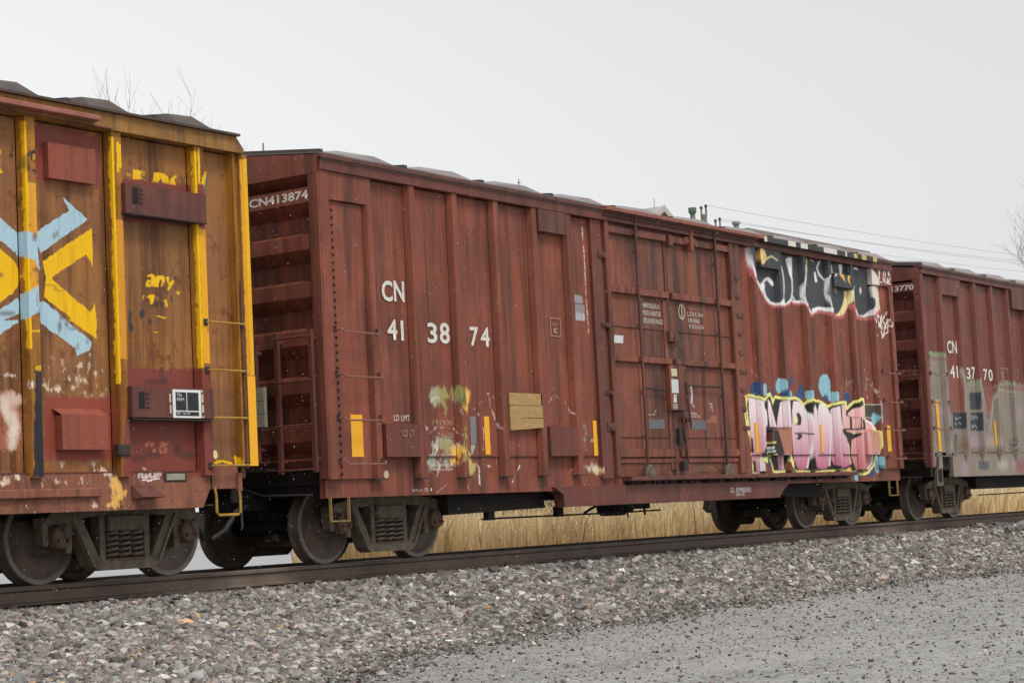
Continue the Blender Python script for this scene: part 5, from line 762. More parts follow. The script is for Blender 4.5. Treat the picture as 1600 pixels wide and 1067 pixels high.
  ('s',(0.183,0.104,0.049),0.01,0.6,0.85,0.0057,[(-1.762,1.314),(-1.746,1.388),(-1.687,1.388)]),
  ('s',(0.183,0.104,0.049),0.01,0.6,0.85,0.0057,[(-1.663,1.388),(-1.667,1.314)]),
  ('s',(0.183,0.104,0.049),0.01,0.6,0.85,0.0058,[(-1.632,1.314),(-1.616,1.388),(-1.569,1.372),(-1.584,1.322)]),
  ('s',(0.183,0.104,0.049),0.01,0.6,0.85,0.0058,[(-1.544,1.389),(-1.536,1.314)]),
  ('s',(0.183,0.104,0.049),0.01,0.6,0.85,0.0058,[(-1.485,1.389),(-1.426,1.356),(-1.488,1.314),(-1.485,1.389)]),
  ('s',(0.85,0.71,0.558),0.01,1.0,0.85,0.0058,[(-3.697,1.66),(-3.618,1.685),(-3.557,1.657),(-3.493,1.687),(-3.353,1.642)]),
 ],
 'next': [
  ('p',(0.254,0.215,0.178),0.1,0.92,1,[(17.369,3.085),(18.09,3.088),(18.137,2.814),(18.156,2.564),(18.755,2.835),(19.044,2.794),(19.082,2.641),(19.761,2.661),(19.79,2.454),(20.581,2.579),(20.806,2.638),(21.611,2.661),(22.279,2.625),(23.117,2.564),(22.73,0.713),(16.973,0.781)]),
  ('p',(0.244,0.397,0.183),0.03,0.45,1,[(17.345,3.121),(18.032,3.124),(18.019,3.048),(17.363,3.047)]),
  ('p',(0.244,0.397,0.183),0.05,0.35,1,[(19.356,2.675),(19.894,2.639),(20.008,2.512),(19.13,2.54)]),
  ('p',(0.244,0.397,0.183),0.04,0.4,1,[(20.586,2.606),(21.542,2.686),(21.595,2.58),(20.642,2.528)]),
  ('p',(0.235,0.07,0.052),0.03,0.9,1,[(18.197,2.791),(18.689,2.833),(18.798,2.531),(18.738,2.023),(18.15,1.988)]),
  ('p',(0.235,0.07,0.052),0.03,0.9,1,[(19.938,2.51),(20.535,2.525),(20.308,2.257),(20.097,1.888),(19.968,1.938)]),
  ('p',(0.267,0.062,0.058),0.04,0.8,1,[(20.57,1.973),(20.805,1.897),(20.742,1.21),(20.529,1.21)]),
  ('p',(0.267,0.062,0.058),0.02,0.6,1,[(17.45,3.014),(18.015,3.023),(18.008,2.985),(17.443,2.976)]),
  ('p',(0.267,0.062,0.058),0.04,0.6,1,[(20.785,2.532),(21.584,2.525),(22.253,2.501),(22.267,2.57),(20.868,2.587)]),
  ('p',(0.049,0.058,0.07),0.012,1.0,1,[(19.185,2.401),(19.611,2.411),(19.569,2.074),(19.143,2.067)]),
  ('p',(0.042,0.049,0.055),0.012,1.0,1,[(18.28,2.003),(18.782,2.011),(18.751,1.694),(18.257,1.695)]),
  ('p',(0.042,0.049,0.055),0.012,1.0,1,[(19.154,2.016),(19.641,2.024),(19.607,1.663),(19.116,1.666)]),
  ('p',(0.079,0.079,0.085),0.012,0.8,1,[(18.271,1.59),(18.445,1.591),(18.373,1.265),(18.232,1.265)]),
  ('p',(0.104,0.104,0.116),0.012,1.0,1,[(19.432,1.09),(19.953,1.056),(19.944,0.901),(19.435,0.926)]),
  ('p',(0.397,0.267,0.315),0.08,0.6,1,[(19.532,1.444),(19.493,1.377),(19.408,1.323),(19.294,1.293),(19.175,1.293),(19.073,1.323),(19.009,1.376),(18.995,1.442),(19.033,1.508),(19.117,1.562),(19.23,1.592),(19.35,1.593),(19.453,1.564),(19.518,1.51)]),
  ('p',(0.397,0.267,0.315),0.08,0.6,1,[(17.986,1.961),(17.949,1.896),(17.87,1.843),(17.763,1.813),(17.652,1.812),(17.556,1.839),(17.496,1.89),(17.483,1.954),(17.519,2.018),(17.597,2.071),(17.702,2.102),(17.814,2.104),(17.911,2.076),(17.972,2.026)]),
  ('p',(0.148,0.104,0.148),0.08,0.6,1,[(20.033,1.731),(20.007,1.686),(19.952,1.649),(19.879,1.628),(19.802,1.628),(19.737,1.647),(19.696,1.683),(19.688,1.728),(19.713,1.773),(19.768,1.809),(19.84,1.83),(19.917,1.831),(19.983,1.812),(20.024,1.776)]),
  ('p',(0.397,0.267,0.315),0.08,0.6,1,[(18.906,0.961),(18.875,0.895),(18.81,0.843),(18.726,0.815),(18.638,0.816),(18.565,0.846),(18.521,0.898),(18.513,0.964),(18.544,1.029),(18.608,1.081),(18.692,1.11),(18.78,1.109),(18.853,1.08),(18.899,1.027)]),
  ('p',(0.397,0.267,0.315),0.08,0.6,1,[(21.929,2.019),(21.892,1.948),(21.819,1.89),(21.722,1.858),(21.623,1.857),(21.54,1.887),(21.49,1.943),(21.482,2.012),(21.518,2.083),(21.59,2.14),(21.686,2.173),(21.786,2.175),(21.87,2.145),(21.921,2.089)]),
  ('p',(0.254,0.215,0.178),0.08,0.6,1,[(21.134,1.369),(21.103,1.323),(21.036,1.286),(20.945,1.265),(20.849,1.265),(20.766,1.286),(20.714,1.322),(20.702,1.368),(20.732,1.414),(20.799,1.451),(20.889,1.471),(20.985,1.472),(21.069,1.452),(21.122,1.415)]),
  ('p',(0.079,0.062,0.055),0.08,0.6,1,[(21.469,1.396),(21.44,1.344),(21.381,1.302),(21.303,1.279),(21.221,1.279),(21.153,1.302),(21.111,1.343),(21.103,1.395),(21.131,1.447),(21.19,1.489),(21.268,1.512),(21.349,1.513),(21.418,1.49),(21.461,1.448)]),
  ('p',(0.203,0.133,0.104),0.08,0.6,1,[(21.49,1.316),(21.439,1.281),(21.311,1.253),(21.133,1.238),(20.939,1.238),(20.769,1.254),(20.656,1.281),(20.62,1.315),(20.669,1.35),(20.794,1.377),(20.97,1.393),(21.163,1.393),(21.336,1.378),(21.453,1.35)]),
  ('p',(0.203,0.104,0.069),0.08,0.6,1,[(18.848,1.366),(18.812,1.311),(18.731,1.267),(18.622,1.243),(18.506,1.243),(18.406,1.267),(18.343,1.311),(18.327,1.365),(18.362,1.419),(18.442,1.463),(18.55,1.488),(18.667,1.488),(18.767,1.464),(18.832,1.42)]),
  ('p',(0.267,0.062,0.058),0.08,0.6,1,[(22.01,0.937),(21.966,0.868),(21.871,0.812),(21.745,0.782),(21.613,0.784),(21.501,0.816),(21.43,0.872),(21.415,0.942),(21.458,1.011),(21.551,1.066),(21.676,1.097),(21.809,1.096),(21.923,1.065),(21.995,1.008)]),
  ('p',(0.397,0.267,0.315),0.08,0.6,1,[(21.426,0.995),(21.402,0.949),(21.354,0.912),(21.291,0.892),(21.226,0.893),(21.172,0.914),(21.139,0.951),(21.133,0.997),(21.157,1.043),(21.205,1.08),(21.267,1.1),(21.332,1.1),(21.387,1.079),(21.42,1.042)]),
  ('p',(0.523,0.458,0.397),0.08,0.6,1,[(20.988,0.998),(20.951,0.952),(20.864,0.916),(20.745,0.897),(20.618,0.898),(20.508,0.919),(20.437,0.956),(20.417,1.002),(20.454,1.047),(20.54,1.083),(20.658,1.103),(20.785,1.102),(20.896,1.081),(20.969,1.044)]),
  ('p',(0.397,0.341,0.267),0.08,0.6,1,[(20.646,1.447),(20.592,1.39),(20.465,1.344),(20.291,1.319),(20.104,1.319),(19.942,1.343),(19.836,1.388),(19.806,1.444),(19.857,1.501),(19.981,1.546),(20.153,1.572),(20.34,1.573),(20.505,1.549),(20.615,1.504)]),
  ('p',(0.118,0.069,0.049),0.08,0.6,1,[(20.61,1.263),(20.521,1.24),(20.283,1.222),(19.946,1.213),(19.579,1.214),(19.256,1.224),(19.037,1.242),(18.962,1.264),(19.045,1.286),(19.271,1.304),(19.598,1.314),(19.965,1.314),(20.299,1.304),(20.53,1.286)]),
  ('p',(0.341,0.29,0.235),0.08,0.6,1,[(18.07,1.364),(18.027,1.332),(17.917,1.306),(17.762,1.292),(17.595,1.292),(17.448,1.306),(17.349,1.332),(17.318,1.363),(17.361,1.395),(17.468,1.421),(17.62,1.436),(17.788,1.436),(17.937,1.422),(18.038,1.397)]),
  ('s',(0.67,0.608,0.537),0.01,0.38,0.45,0.0074,[(17.464,2.915),(17.584,2.895)]),
  ('s',(0.67,0.608,0.537),0.01,0.38,0.45,0.0076,[(18.755,2.835),(18.775,2.404),(18.771,2.023)]),
  ('s',(0.67,0.608,0.537),0.01,0.38,0.45,0.0078,[(19.859,2.456),(20.048,1.991)]),
  ('s',(0.67,0.608,0.537),0.01,0.38,0.45,0.008,[(20.581,2.579),(20.302,2.047),(20.122,1.654)]),
  ('s',(0.67,0.608,0.537),0.01,0.38,0.45,0.0079,[(20.927,1.421),(21.056,1.342),(20.901,1.289)]),
  ('s',(0.67,0.608,0.537),0.01,0.38,0.45,0.008,[(21.223,1.449),(21.438,1.423),(21.343,1.316)]),
  ('s',(0.67,0.608,0.537),0.01,0.38,0.45,0.008,[(20.78,2.505),(21.494,2.442)]),
  ('s',(0.489,0.489,0.489),0.01,0.8,0.45,0.0076,[(18.394,1.917),(18.417,1.867),(18.519,1.893)]),
  ('s',(0.489,0.489,0.489),0.01,0.8,0.45,0.0076,[(18.587,1.907),(18.685,1.908)]),
  ('s',(0.489,0.489,0.489),0.01,0.8,0.45,0.0076,[(18.373,1.804),(18.431,1.766)]),
  ('s',(0.489,0.489,0.489),0.01,0.8,0.45,0.0076,[(18.571,1.818),(18.662,1.781)]),
  ('s',(0.489,0.489,0.489),0.01,0.8,0.45,0.0077,[(19.189,1.953),(19.195,1.876)]),
  ('s',(0.489,0.489,0.489),0.01,0.8,0.45,0.0077,[(19.29,1.954),(19.309,1.878),(19.389,1.943)]),
  ('s',(0.489,0.489,0.489),0.01,0.8,0.45,0.0077,[(19.189,1.774),(19.211,1.711),(19.324,1.776)]),
  ('s',(0.489,0.489,0.489),0.01,0.8,0.45,0.0077,[(19.358,1.776),(19.447,1.713)]),
  ('s',(0.489,0.489,0.489),0.01,0.8,0.45,0.0077,[(19.425,1.956),(19.515,1.893)]),
 ],
}
SHAPES = {}
for _k, _l in PAINT.items():
    SHAPES[_k] = []
    for s in _l:
        pts = np.array(s[-1]); w = s[5] if s[0] == 's' else 0
        ex = w / s[4] + s[2] if s[0] == 's' else s[2]
        SHAPES[_k].append((s, pts, pts[:, 0].min() - ex, pts[:, 0].max() + ex, pts[:, 1].min() - w - s[2], pts[:, 1].max() + w + s[2]))

def touched(key, x0, x1, z0, z1):
    return any(b < x1 and c > x0 and d < z1 and e > z0 for _, _, b, c, d, e in SHAPES.get(key, ()))

def paint_at(key, X, Z):
    n = len(X); rgb = np.zeros((n, 3)); al = np.zeros(n)
    xa, xb, za, zb = X.min(), X.max(), Z.min(), Z.max()
    for s, pts, bx0, bx1, bz0, bz1 in SHAPES.get(key, ()):
        if bx0 > xb or bx1 < xa or bz0 > zb or bz1 < za: continue
        idx = np.nonzero((X >= bx0) & (X <= bx1) & (Z >= bz0) & (Z <= bz1))[0]
        if not len(idx): continue
        kx = s[4]; px = X[idx] * kx; pz = Z[idx]; soft = s[2]
        q = pts * np.array([kx, 1.0])
        if s[0] == 'p':
            a = q; b = np.roll(q, -1, 0)
        else:
            a = q[:-1]; b = q[1:]
        d2 = np.full(len(idx), 1e9); inside = np.zeros(len(idx), bool)
        for (ax, az), (bx, bz) in zip(a, b):
            ex, ez = bx - ax, bz - az; L = ex * ex + ez * ez + 1e-12
            t = np.clip(((px - ax) * ex + (pz - az) * ez) / L, 0, 1)
            d2 = np.minimum(d2, (px - ax - t * ex) ** 2 + (pz - az - t * ez) ** 2)
            if s[0] == 'p' and az != bz:
                c = ((az > pz) != (bz > pz)) & (px < (bx - ax) * (pz - az) / (bz - az) + ax)
                inside ^= c
        d = np.sqrt(d2)
        sd = np.where(inside, d, -d) if s[0] == 'p' else s[5] - d
        cov = np.clip(.5 + sd / (2 * soft), 0, 1) * s[3]
        c = s[1]
        if isinstance(c[0], tuple):
            t = np.clip((c[2] - pz) / (c[2] - c[3]), 0, 1)[:, None]
            cc = np.array(c[0]) * (1 - t) + np.array(c[1]) * t
        else:
            cc = np.array(c)[None, :]
        rgb[idx] = rgb[idx] * (1 - cov[:, None]) + cc * cov[:, None]
        al[idx] = al[idx] * (1 - cov) + cov
    return np.concatenate([rgb, al[:, None]], 1)

def prof_grid(name, prof, z0, z1, mat, parent, key=None, dx=.02, dz=.014, wob=0.0, caps=True, skew=None):
    """extrude an open XY outline upward as a fine grid that can carry sprayed paint"""
    xs = [q[0] for q in prof]
    if not touched(key, min(xs), max(xs), z0, z1): dx = .14; dz = .14
    P = [prof[0]]
    for a, b in zip(prof[:-1], prof[1:]):
        m = max(1, int(round(math.hypot(b[0] - a[0], b[1] - a[1]) / dx)))
        P += [(a[0] + (b[0] - a[0]) * i / m, a[1] + (b[1] - a[1]) * i / m) for i in range(1, m + 1)]
    P = np.array(P); nz = max(1, int(round((z1 - z0) / dz))); n = len(P)
    zz = np.linspace(z0, z1, nz + 1)
    X = np.tile(P[:, 0], nz + 1); Y = np.tile(P[:, 1], nz + 1).copy(); Z = np.repeat(zz, n)
    if wob:
        ph = prof[0][0] * 7.3
        u = (X - min(xs)) / (max(xs) - min(xs) + 1e-6); v = (Z - z0) / (z1 - z0)
        edge = np.sin(np.pi * np.clip(u, 0, 1)) * np.sin(np.pi * v)
        front = np.abs(Y - P[:, 1].min()) < 1e-4
        Y += np.where(front, wob * edge * (np.sin(ph + Z * 2.1) + .7 * np.sin(ph * 1.7 + Z * 4.3 + X * 3)), 0)
    i = np.arange(n - 1)[None, :] + (np.arange(nz) * n)[:, None]
    q = np.stack([i, i + 1, i + 1 + n, i + n], -1).reshape(-1, 4)
    b = base_of(parent)
    me = bpy.data.meshes.new(name)
    co = np.stack([X - b.x, Y - b.y, Z - b.z], 1)
    nq = len(q); extra = []
    if caps:
        extra = [list(range(n - 1, -1, -1)), list(range(nz * n, (nz + 1) * n))]
    me.vertices.add(len(co)); me.vertices.foreach_set('co', co.ravel())
    tot = nq * 4 + sum(len(e) for e in extra)
    me.loops.add(tot); me.loops.foreach_set('vertex_index', np.concatenate([q.ravel()] + [np.array(e) for e in extra]).astype(np.int32))
    starts = np.concatenate([np.arange(nq) * 4] + [np.array([nq * 4 + sum(len(e) for e in extra[:k])]) for k in range(len(extra))]).astype(np.int32)
    me.polygons.add(nq + len(extra)); me.polygons.foreach_set('loop_start', starts)
    me.update(calc_edges=True); me.validate()
    if key:
        at = me.color_attributes.new('paint', 'FLOAT_COLOR', 'POINT')
        pc = paint_at(key, X, Z).astype(np.float32)
        at.data.foreach_set('color', pc.ravel())
        cv = me.attributes.new('cover', 'FLOAT', 'POINT')
        cv.data.foreach_set('value', np.ascontiguousarray(pc[:, 3]))
    me.shade_flat()
    return mk(name, me, mat, parent)

def panel(name, x0, x1, z0, z1, y, yb, mat, parent, key=None, **k):
    return prof_grid(name, [(x0, yb), (x0, y), (x1, y), (x1, yb)], z0, z1, mat, parent, key, **k)

def post(x, w, z0, z1, mat, parent, key=None, yf=-1.6, yb=-1.53, wb=None, name='side_post', **k):
    wb = wb or w * 1.55
    return prof_grid(name, [(x - wb / 2, yb), (x - w / 2, yf), (x + w / 2, yf), (x + wb / 2, yb)], z0, z1, mat, parent, key, **k)

def text_mesh(s, bold=.02):
    c = bpy.data.curves.new('t', 'FONT'); c.body = s; c.offset = bold; c.resolution_u = 3; c.fill_mode = 'FRONT'
    o = bpy.data.objects.new('t', c); COL.objects.link(o)
    dg = bpy.context.evaluated_depsgraph_get(); dg.update()
    me = bpy.data.meshes.new_from_object(o.evaluated_get(dg))
    bpy.data.objects.remove(o); bpy.data.curves.remove(c)
    return me

def lettering(s, a0, a1, z0, z1, mat, parent, y=None, x=None, name='lettering', bold=.02):
    """writing on the side (runs along +X at depth y) or on a car end (runs along -Y at x)"""
    me = text_mesh(s, bold); b = base_of(parent)
    co = np.array([v.co[:] for v in me.vertices]); mn, mx = co.min(0), co.max(0)
    u = a0 + (co[:, 0] - mn[0]) / (mx[0] - mn[0]) * (a1 - a0); w = z0 + (co[:, 1] - mn[1]) / (mx[1] - mn[1]) * (z1 - z0)
    if y is not None: P = np.stack([u, np.full_like(u, y), w], 1)
    else: P = np.stack([np.full_like(u, x), u, w], 1)
    P -= np.array(b[:])
    me.vertices.foreach_set('co', P.ravel()); me.update(); me.name = name
    me.materials.clear()
    return mk(name, me, mat, parent)

def decal(name, x0, x1, z0, z1, y, mat, parent, skew=0.0):
    mb = MB(); mb.add([(x0, y, z0), (x1, y, z0), (x1 + skew, y, z1), (x0 + skew, y, z1), (x0, y + .002, z0), (x1, y + .002, z0), (x1 + skew, y + .002, z1), (x0 + skew, y + .002, z1)],
                      [(0, 1, 2, 3), (4, 7, 6, 5), (0, 4, 5, 1), (1, 5, 6, 2), (2, 6, 7, 3), (3, 7, 4, 0)])
    return build(name, mb, mat, parent)

# ------------------------------------------------------------------ ground
TOE = ([-40, -9, -4.5, -2, .9, 4.6, 9.6, 14, 30, 120], [-5.6, -5.5, -5.0, -3.9, -3.4, -3.25, -3.1, -3.6, -3.5, -3.5])
GZ, FZ = -.82, -.50
def toe(x): return np.interp(x, *TOE) + .12 * np.sin(np.asarray(x) * 1.9) + .07 * np.sin(np.asarray(x) * 4.7 + 1)
def bed_z(x, y):
    x = np.asarray(x, float); y = np.asarray(y, float); t = toe(x)
    zn = np.where(y > -1.15, -.24, -.24 + (GZ - .01 + .24) * np.clip((-1.15 - y) / (-1.15 - t), 0, 1) ** .9)
    zf = -.24 + (FZ - .01 + .24) * np.clip((y - 1.5) / 1.4, 0, 1)
    return np.where(y < 0, zn, zf)

mb = MB()
ys = [-900, -60, -8, -2.2, 2.0, 3.5, 12, 80, 1500]; zs = [GZ, GZ, GZ, GZ, FZ, FZ, FZ, FZ, FZ]
xs = [-900, -60, 0, 80, 1500]
mb.add([(x, y, z) for y, z in zip(ys, zs) for x in xs], [(r * 5 + c, r * 5 + c + 1, r * 5 + c + 6, r * 5 + c + 5) for r in range(8) for c in range(4)])
tag(build('ground', mb, GRAVEL), 'grey gravel ground beside the railway track', kind='structure')

mb = MB(); X = np.concatenate([np.arange(-45, 40, .5), np.arange(40, 161, 4.0)]); yn = [-9.] ; cols = np.array([-1.0, -.86, -.7, -.5, -.3, -.12, 0])
rows = []
for x in X:
    t = float(toe(x)) - .02
    yy = list(np.linspace(t, -1.15, 9)) + [-.9, 0, .9, 1.5, 2.2, 2.95]
    rows.append([(x, y, float(bed_z(x, y))) for y in yy])
nn = len(rows[0])
mb.add([v for r in rows for v in r], [(i * nn + j, (i + 1) * nn + j, (i + 1) * nn + j + 1, i * nn + j + 1) for i in range(len(rows) - 1) for j in range(nn - 1)])
tag(build('track_bed', mb, BED, smooth=True), 'sloping bed of crushed stone under the track', kind='structure')

mb = MB().add([(-80, 3.0, FZ + .004), (4.6, 3.0, FZ + .004), (11.5, 9.0, FZ + .004), (70, 60, FZ + .004), (-80, 60, FZ + .004)], [(0, 1, 2, 3, 4)])
tag(build('paved_lot', mb, ASPHALT), 'wet grey paved lot beyond the rails', kind='structure')
mb = MB().add([(4.7, 3.0, FZ + .003), (160, 3.0, FZ + .003), (160, 60, FZ + .003), (70.2, 60, FZ + .003), (11.6, 9.0, FZ + .003)], [(0, 1, 2, 3, 4)])
tag(build('grass_verge', mb, SOIL), 'straw covered ground under the dry grass', kind='structure')

def scatter_mesh(name, base_v, base_f, P, S, jitter, cols, mat):
    """many little solids in one mesh; P centres, S per-axis sizes, random turn and corner jitter"""
    n = len(P); base_v = np.array(base_v, float); nv = len(base_v)
    V = np.repeat(base_v[None], n, 0) * (1 + RNG.uniform(-jitter, jitter, (n, nv, 1))) + RNG.uniform(-jitter * .35, jitter * .35, (n, nv, 3))
    V *= S[:, None, :]
    a = RNG.uniform(0, 2 * np.pi, n); tx = RNG.normal(0, .35, n); ty = RNG.normal(0, .35, n)
    c, s = np.cos(a), np.sin(a)
    x = V[..., 0] * c[:, None] - V[..., 1] * s[:, None]; y = V[..., 0] * s[:, None] + V[..., 1] * c[:, None]; z = V[..., 2]
    y, z = y * np.cos(tx)[:, None] - z * np.sin(tx)[:, None], y * np.sin(tx)[:, None] + z * np.cos(tx)[:, None]
    x, z = x * np.cos(ty)[:, None] + z * np.sin(ty)[:, None], -x * np.sin(ty)[:, None] + z * np.cos(ty)[:, None]
    W = np.stack([x, y, z], -1) + P[:, None, :]
    f = np.array(base_f); k = f.shape[1]
    Fc = (f[None] + (np.arange(n) * nv)[:, None, None]).reshape(-1, k)
    me = bpy.data.meshes.new(name)
    me.vertices.add(n * nv); me.vertices.foreach_set('co', W.reshape(-1))
    me.loops.add(Fc.size); me.loops.foreach_set('vertex_index', Fc.astype(np.int32).ravel())
    me.polygons.add(len(Fc)); me.polygons.foreach_set('loop_start', (np.arange(len(Fc)) * k).astype(np.int32))
    me.update(calc_edges=True)
    at = me.color_attributes.new('tint', 'FLOAT_COLOR', 'POINT')
    C = np.concatenate([cols, np.ones((n, 1))], 1)
    at.data.foreach_set('color', np.repeat(C, nv, 0).astype(np.float32).ravel())
    me.shade_flat()
    return mk(name, me, mat)

PHI = (1 + 5 ** .5) / 2
ICO_V = np.array([(-1, PHI, 0), (1, PHI, 0), (-1, -PHI, 0), (1, -PHI, 0), (0, -1, PHI), (0, 1, PHI), (0, -1, -PHI), (0, 1, -PHI), (PHI, 0, -1), (PHI, 0, 1), (-PHI, 0, -1), (-PHI, 0, 1)]) / 1.9
ICO_F = [(0, 11, 5), (0, 5, 1), (0, 1, 7), (0, 7, 10), (0, 10, 11), (1, 5, 9), (5, 11, 4), (11, 10, 2), (10, 7, 6), (7, 1, 8), (3, 9, 4), (3, 4, 2), (3, 2, 6), (3, 6, 8), (3, 8, 9), (4, 9, 5), (2, 4, 11), (6, 2, 10), (8, 6, 7), (9, 8, 1)]
CUB_V = np.array([(x, y, z) for x in (-.75, .75) for y in (-.75, .75) for z in (-.75, .75)])
CUB_F = [(0, 1, 3), (0, 3, 2), (4, 6, 7), (4, 7, 5), (0, 4, 5), (0, 5, 1), (2, 3, 7), (2, 7, 6), (0, 2, 6), (0, 6, 4), (1, 5, 7), (1, 7, 3)]
OCT_V = np.array([(1, 0, 0), (-1, 0, 0), (0, 1, 0), (0, -1, 0), (0, 0, 1), (0, 0, -1.)])
OCT_F = [(0, 2, 4), (2, 1, 4), (1, 3, 4), (3, 0, 4), (2, 0, 5), (1, 2, 5), (3, 1, 5), (0, 3, 5)]

def stone_colours(n, dark=1.0):
    pal = np.array([(.235, .215, .20), (.30, .285, .265), (.20, .165, .15), (.36, .34, .315), (.255, .20, .18), (.15, .14, .132), (.29, .30, .295), (.45, .43, .395), (.24, .24, .215), (.33, .265, .23), (.52, .50, .465), (.42, .27, .15)])
    pr = np.array([.17, .16, .14, .10, .11, .09, .08, .055, .045, .035, .009, .006]); pr /= pr.sum()
    c = pal[RNG.choice(len(pal), n, p=pr)] * RNG.lognormal(-.16, .36, (n, 1)) * dark * np.array([1.0, .985, .95])
    return np.clip(c, .02, .75)

def ballast(x0, x1, dens, size, bv, bf, ymax=-.84):
    w = 5.2; n = int((x1 - x0) * w * dens)
    x = RNG.uniform(x0, x1, n); y = RNG.uniform(ymax - w, ymax, n)
    t = toe(x)
    edge = np.clip((y - (t - .45)) / .7, 0, 1)            # thins out towards the gravel
    keep = (RNG.uniform(0, 1, n) < edge ** 1.6)
    x, y = x[keep], y[keep]; n = len(x)
    s = size * RNG.lognormal(0, .30, n)
    t = toe(x)
    s *= np.where(y < t + .1, .8, 1.0) * np.where(y > -1.2, .75, 1.0)
    z = np.where(y > t, bed_z(x, y), GZ) + s * .22 + RNG.uniform(0, .016, n)
    S = np.stack([s * RNG.uniform(.8, 1.3, n), s * RNG.uniform(.7, 1.1, n), s * RNG.uniform(.45, .85, n)], 1) * .62
    c = stone_colours(n)
    near = np.clip((y + 1.15) / .25, 0, 1)[:, None]        # rust-stained stones close to the rail
    c = c * (1 - near) + c * np.array([.55, .42, .36]) * near
    return np.stack([x, y, z], 1), S, c, bv, bf

parts = [ballast(-9.5, 0, 950, .047, ICO_V, ICO_F), ballast(0, 9, 800, .049, CUB_V, CUB_F), ballast(9, 20, 640, .051, CUB_V, CUB_F), ballast(20, 70, 130, .09, CUB_V, CUB_F)]
for P, S, c, bv, bf in parts:
    tag(scatter_mesh('ballast_stones', bv, bf, P, S, .24, c, STONE), 'grey and brown crushed stone ballast sloping down from the rail', 'ballast', kind='stuff')

n = 26000                                                # darker fines at the foot of the slope
x = RNG.uniform(-9, 34, n); y = toe(x) + .25 - np.abs(RNG.normal(0, .55, n))
s = .013 * RNG.lognormal(0, .45, n) * (1 + np.clip(x, 0, 30) / 40)
c = stone_colours(n) * RNG.uniform(.45, 1.1, (n, 1))
tag(scatter_mesh('stone_fines', OCT_V, OCT_F, np.stack([x, y, np.where(y > toe(x), bed_z(x, y), GZ) + s * .5], 1), np.stack([s * 1.3, s, s * .75], 1), .3, c, PEBBLE), 'dark grey stone chips along the foot of the ballast slope', 'gravel', kind='stuff')
n = 34000
x = RNG.uniform(-9, 32, n); y = RNG.uniform(-13, -2.9, n); k = (y < toe(x) + .1); x, y = x[k], y[k]; n = len(x)
s = .0075 * RNG.lognormal(0, .5, n)
c = stone_colours(n) * np.where(RNG.uniform(0, 1, (n, 1)) < .35, .35, 1.0)
tag(scatter_mesh('loose_gravel', OCT_V, OCT_F, np.stack([x, y, GZ + s * .4], 1), np.stack([s * 1.3, s, s * .7], 1), .3, c, PEBBLE), 'small loose stones lying on the grey gravel ground', 'gravel', kind='stuff')

# dry grass behind the train
def grass():
    n = 30000
    y = 4.3 + 9.5 * RNG.uniform(0, 1, n) ** 1.7
    x0 = np.where(y < 9, 4.6 + (y - 3) * 1.15, 11.6 + (y - 9)) + .3
    x = x0 + 62 * RNG.uniform(0, 1, n) ** 1.35
    cl = np.sin(x * 2.3 + np.sin(y * 3.1) * 2) * np.sin(y * 2.7 + x * .6)        # tufts
    h = np.clip(.98 + .22 * cl + RNG.normal(0, .22, n), .25, 1.6)
    a = RNG.uniform(0, 2 * np.pi, n); lean = np.abs(RNG.normal(0, .38, n)) * h
    w = RNG.uniform(.006, .014, n) * (1 + (x - 5) / 38)
    f = RNG.uniform(0, 2 * np.pi, n)
    wx, wy = np.cos(f) * w, np.sin(f) * w; lx, ly = np.cos(a) * lean, np.sin(a) * lean
    z = np.full(n, FZ)
    V = np.stack([np.stack([x - wx, y - wy, z], 1), np.stack([x + wx, y + wy, z], 1),
                  np.stack([x + lx * .35 + wx * .8, y + ly * .35 + wy * .8, z + h * .62], 1), np.stack([x + lx * .35 - wx * .8, y + ly * .35 - wy * .8, z + h * .62], 1),
                  np.stack([x + lx, y + ly, z + h * .95], 1)], 1)
    me = bpy.data.meshes.new('dry_grass')
    me.vertices.add(n * 5); me.vertices.foreach_set('co', V.reshape(-1))
    o = (np.arange(n) * 5)[:, None]
    lp = np.concatenate([o + np.array([0, 1, 2, 3]), o + np.array([3, 2, 4])], 1).astype(np.int32)
    me.loops.add(n * 7); me.loops.foreach_set('vertex_index', lp.ravel())
    st = np.stack([np.arange(n) * 7, np.arange(n) * 7 + 4], 1).ravel().astype(np.int32)
    me.polygons.add(n * 2); me.polygons.foreach_set('loop_start', st); me.update(calc_edges=True)
    pal = np.array([(.80, .63, .36), (.85, .71, .46), (.72, .55, .31), (.5, .35, .19), (.88, .78, .55)])
    c = pal[RNG.choice(5, n, p=[.32, .27, .2, .11, .10])] * RNG.uniform(.8, 1.15, (n, 1))
    at = me.color_attributes.new('tint', 'FLOAT_COLOR', 'POINT')
    at.data.foreach_set('color', np.repeat(np.concatenate([np.clip(c, 0, .88), np.ones((n, 1))], 1), 5, 0).astype(np.float32).ravel())
    tag(mk('dry_grass', me, STRAW), 'tall straw coloured dry grass growing beyond the track', 'grass', kind='stuff')
grass()

# ------------------------------------------------------------------ rails
def rail(name, yc, label):
    prof = [(-.076, -.186), (.076, -.186), (.076, -.175), (.012, -.155), (.009, -.06), (.036, -.042), (.0375, -.012), (.030, -.002), (-.030, -.002), (-.0375, -.012), (-.036, -.042), (-.009, -.06), (-.012, -.155), (-.076, -.175)]
    me = MB().yz([(yc + a, b) for a, b in prof], -60, 200)
    r = tag(build(name, me, RAILM), label, 'rail', 'rails of the track')
    build('running_surface', MB().box(-60, 200, yc - .027, yc + .027, -.0025, -.0005), RAILTOP, r)
    return r
rail('rail', -.755, 'rusty steel rail beside the sloping stone ballast')
rail('rail', .755, 'rusty steel rail on the grassy side of the track')
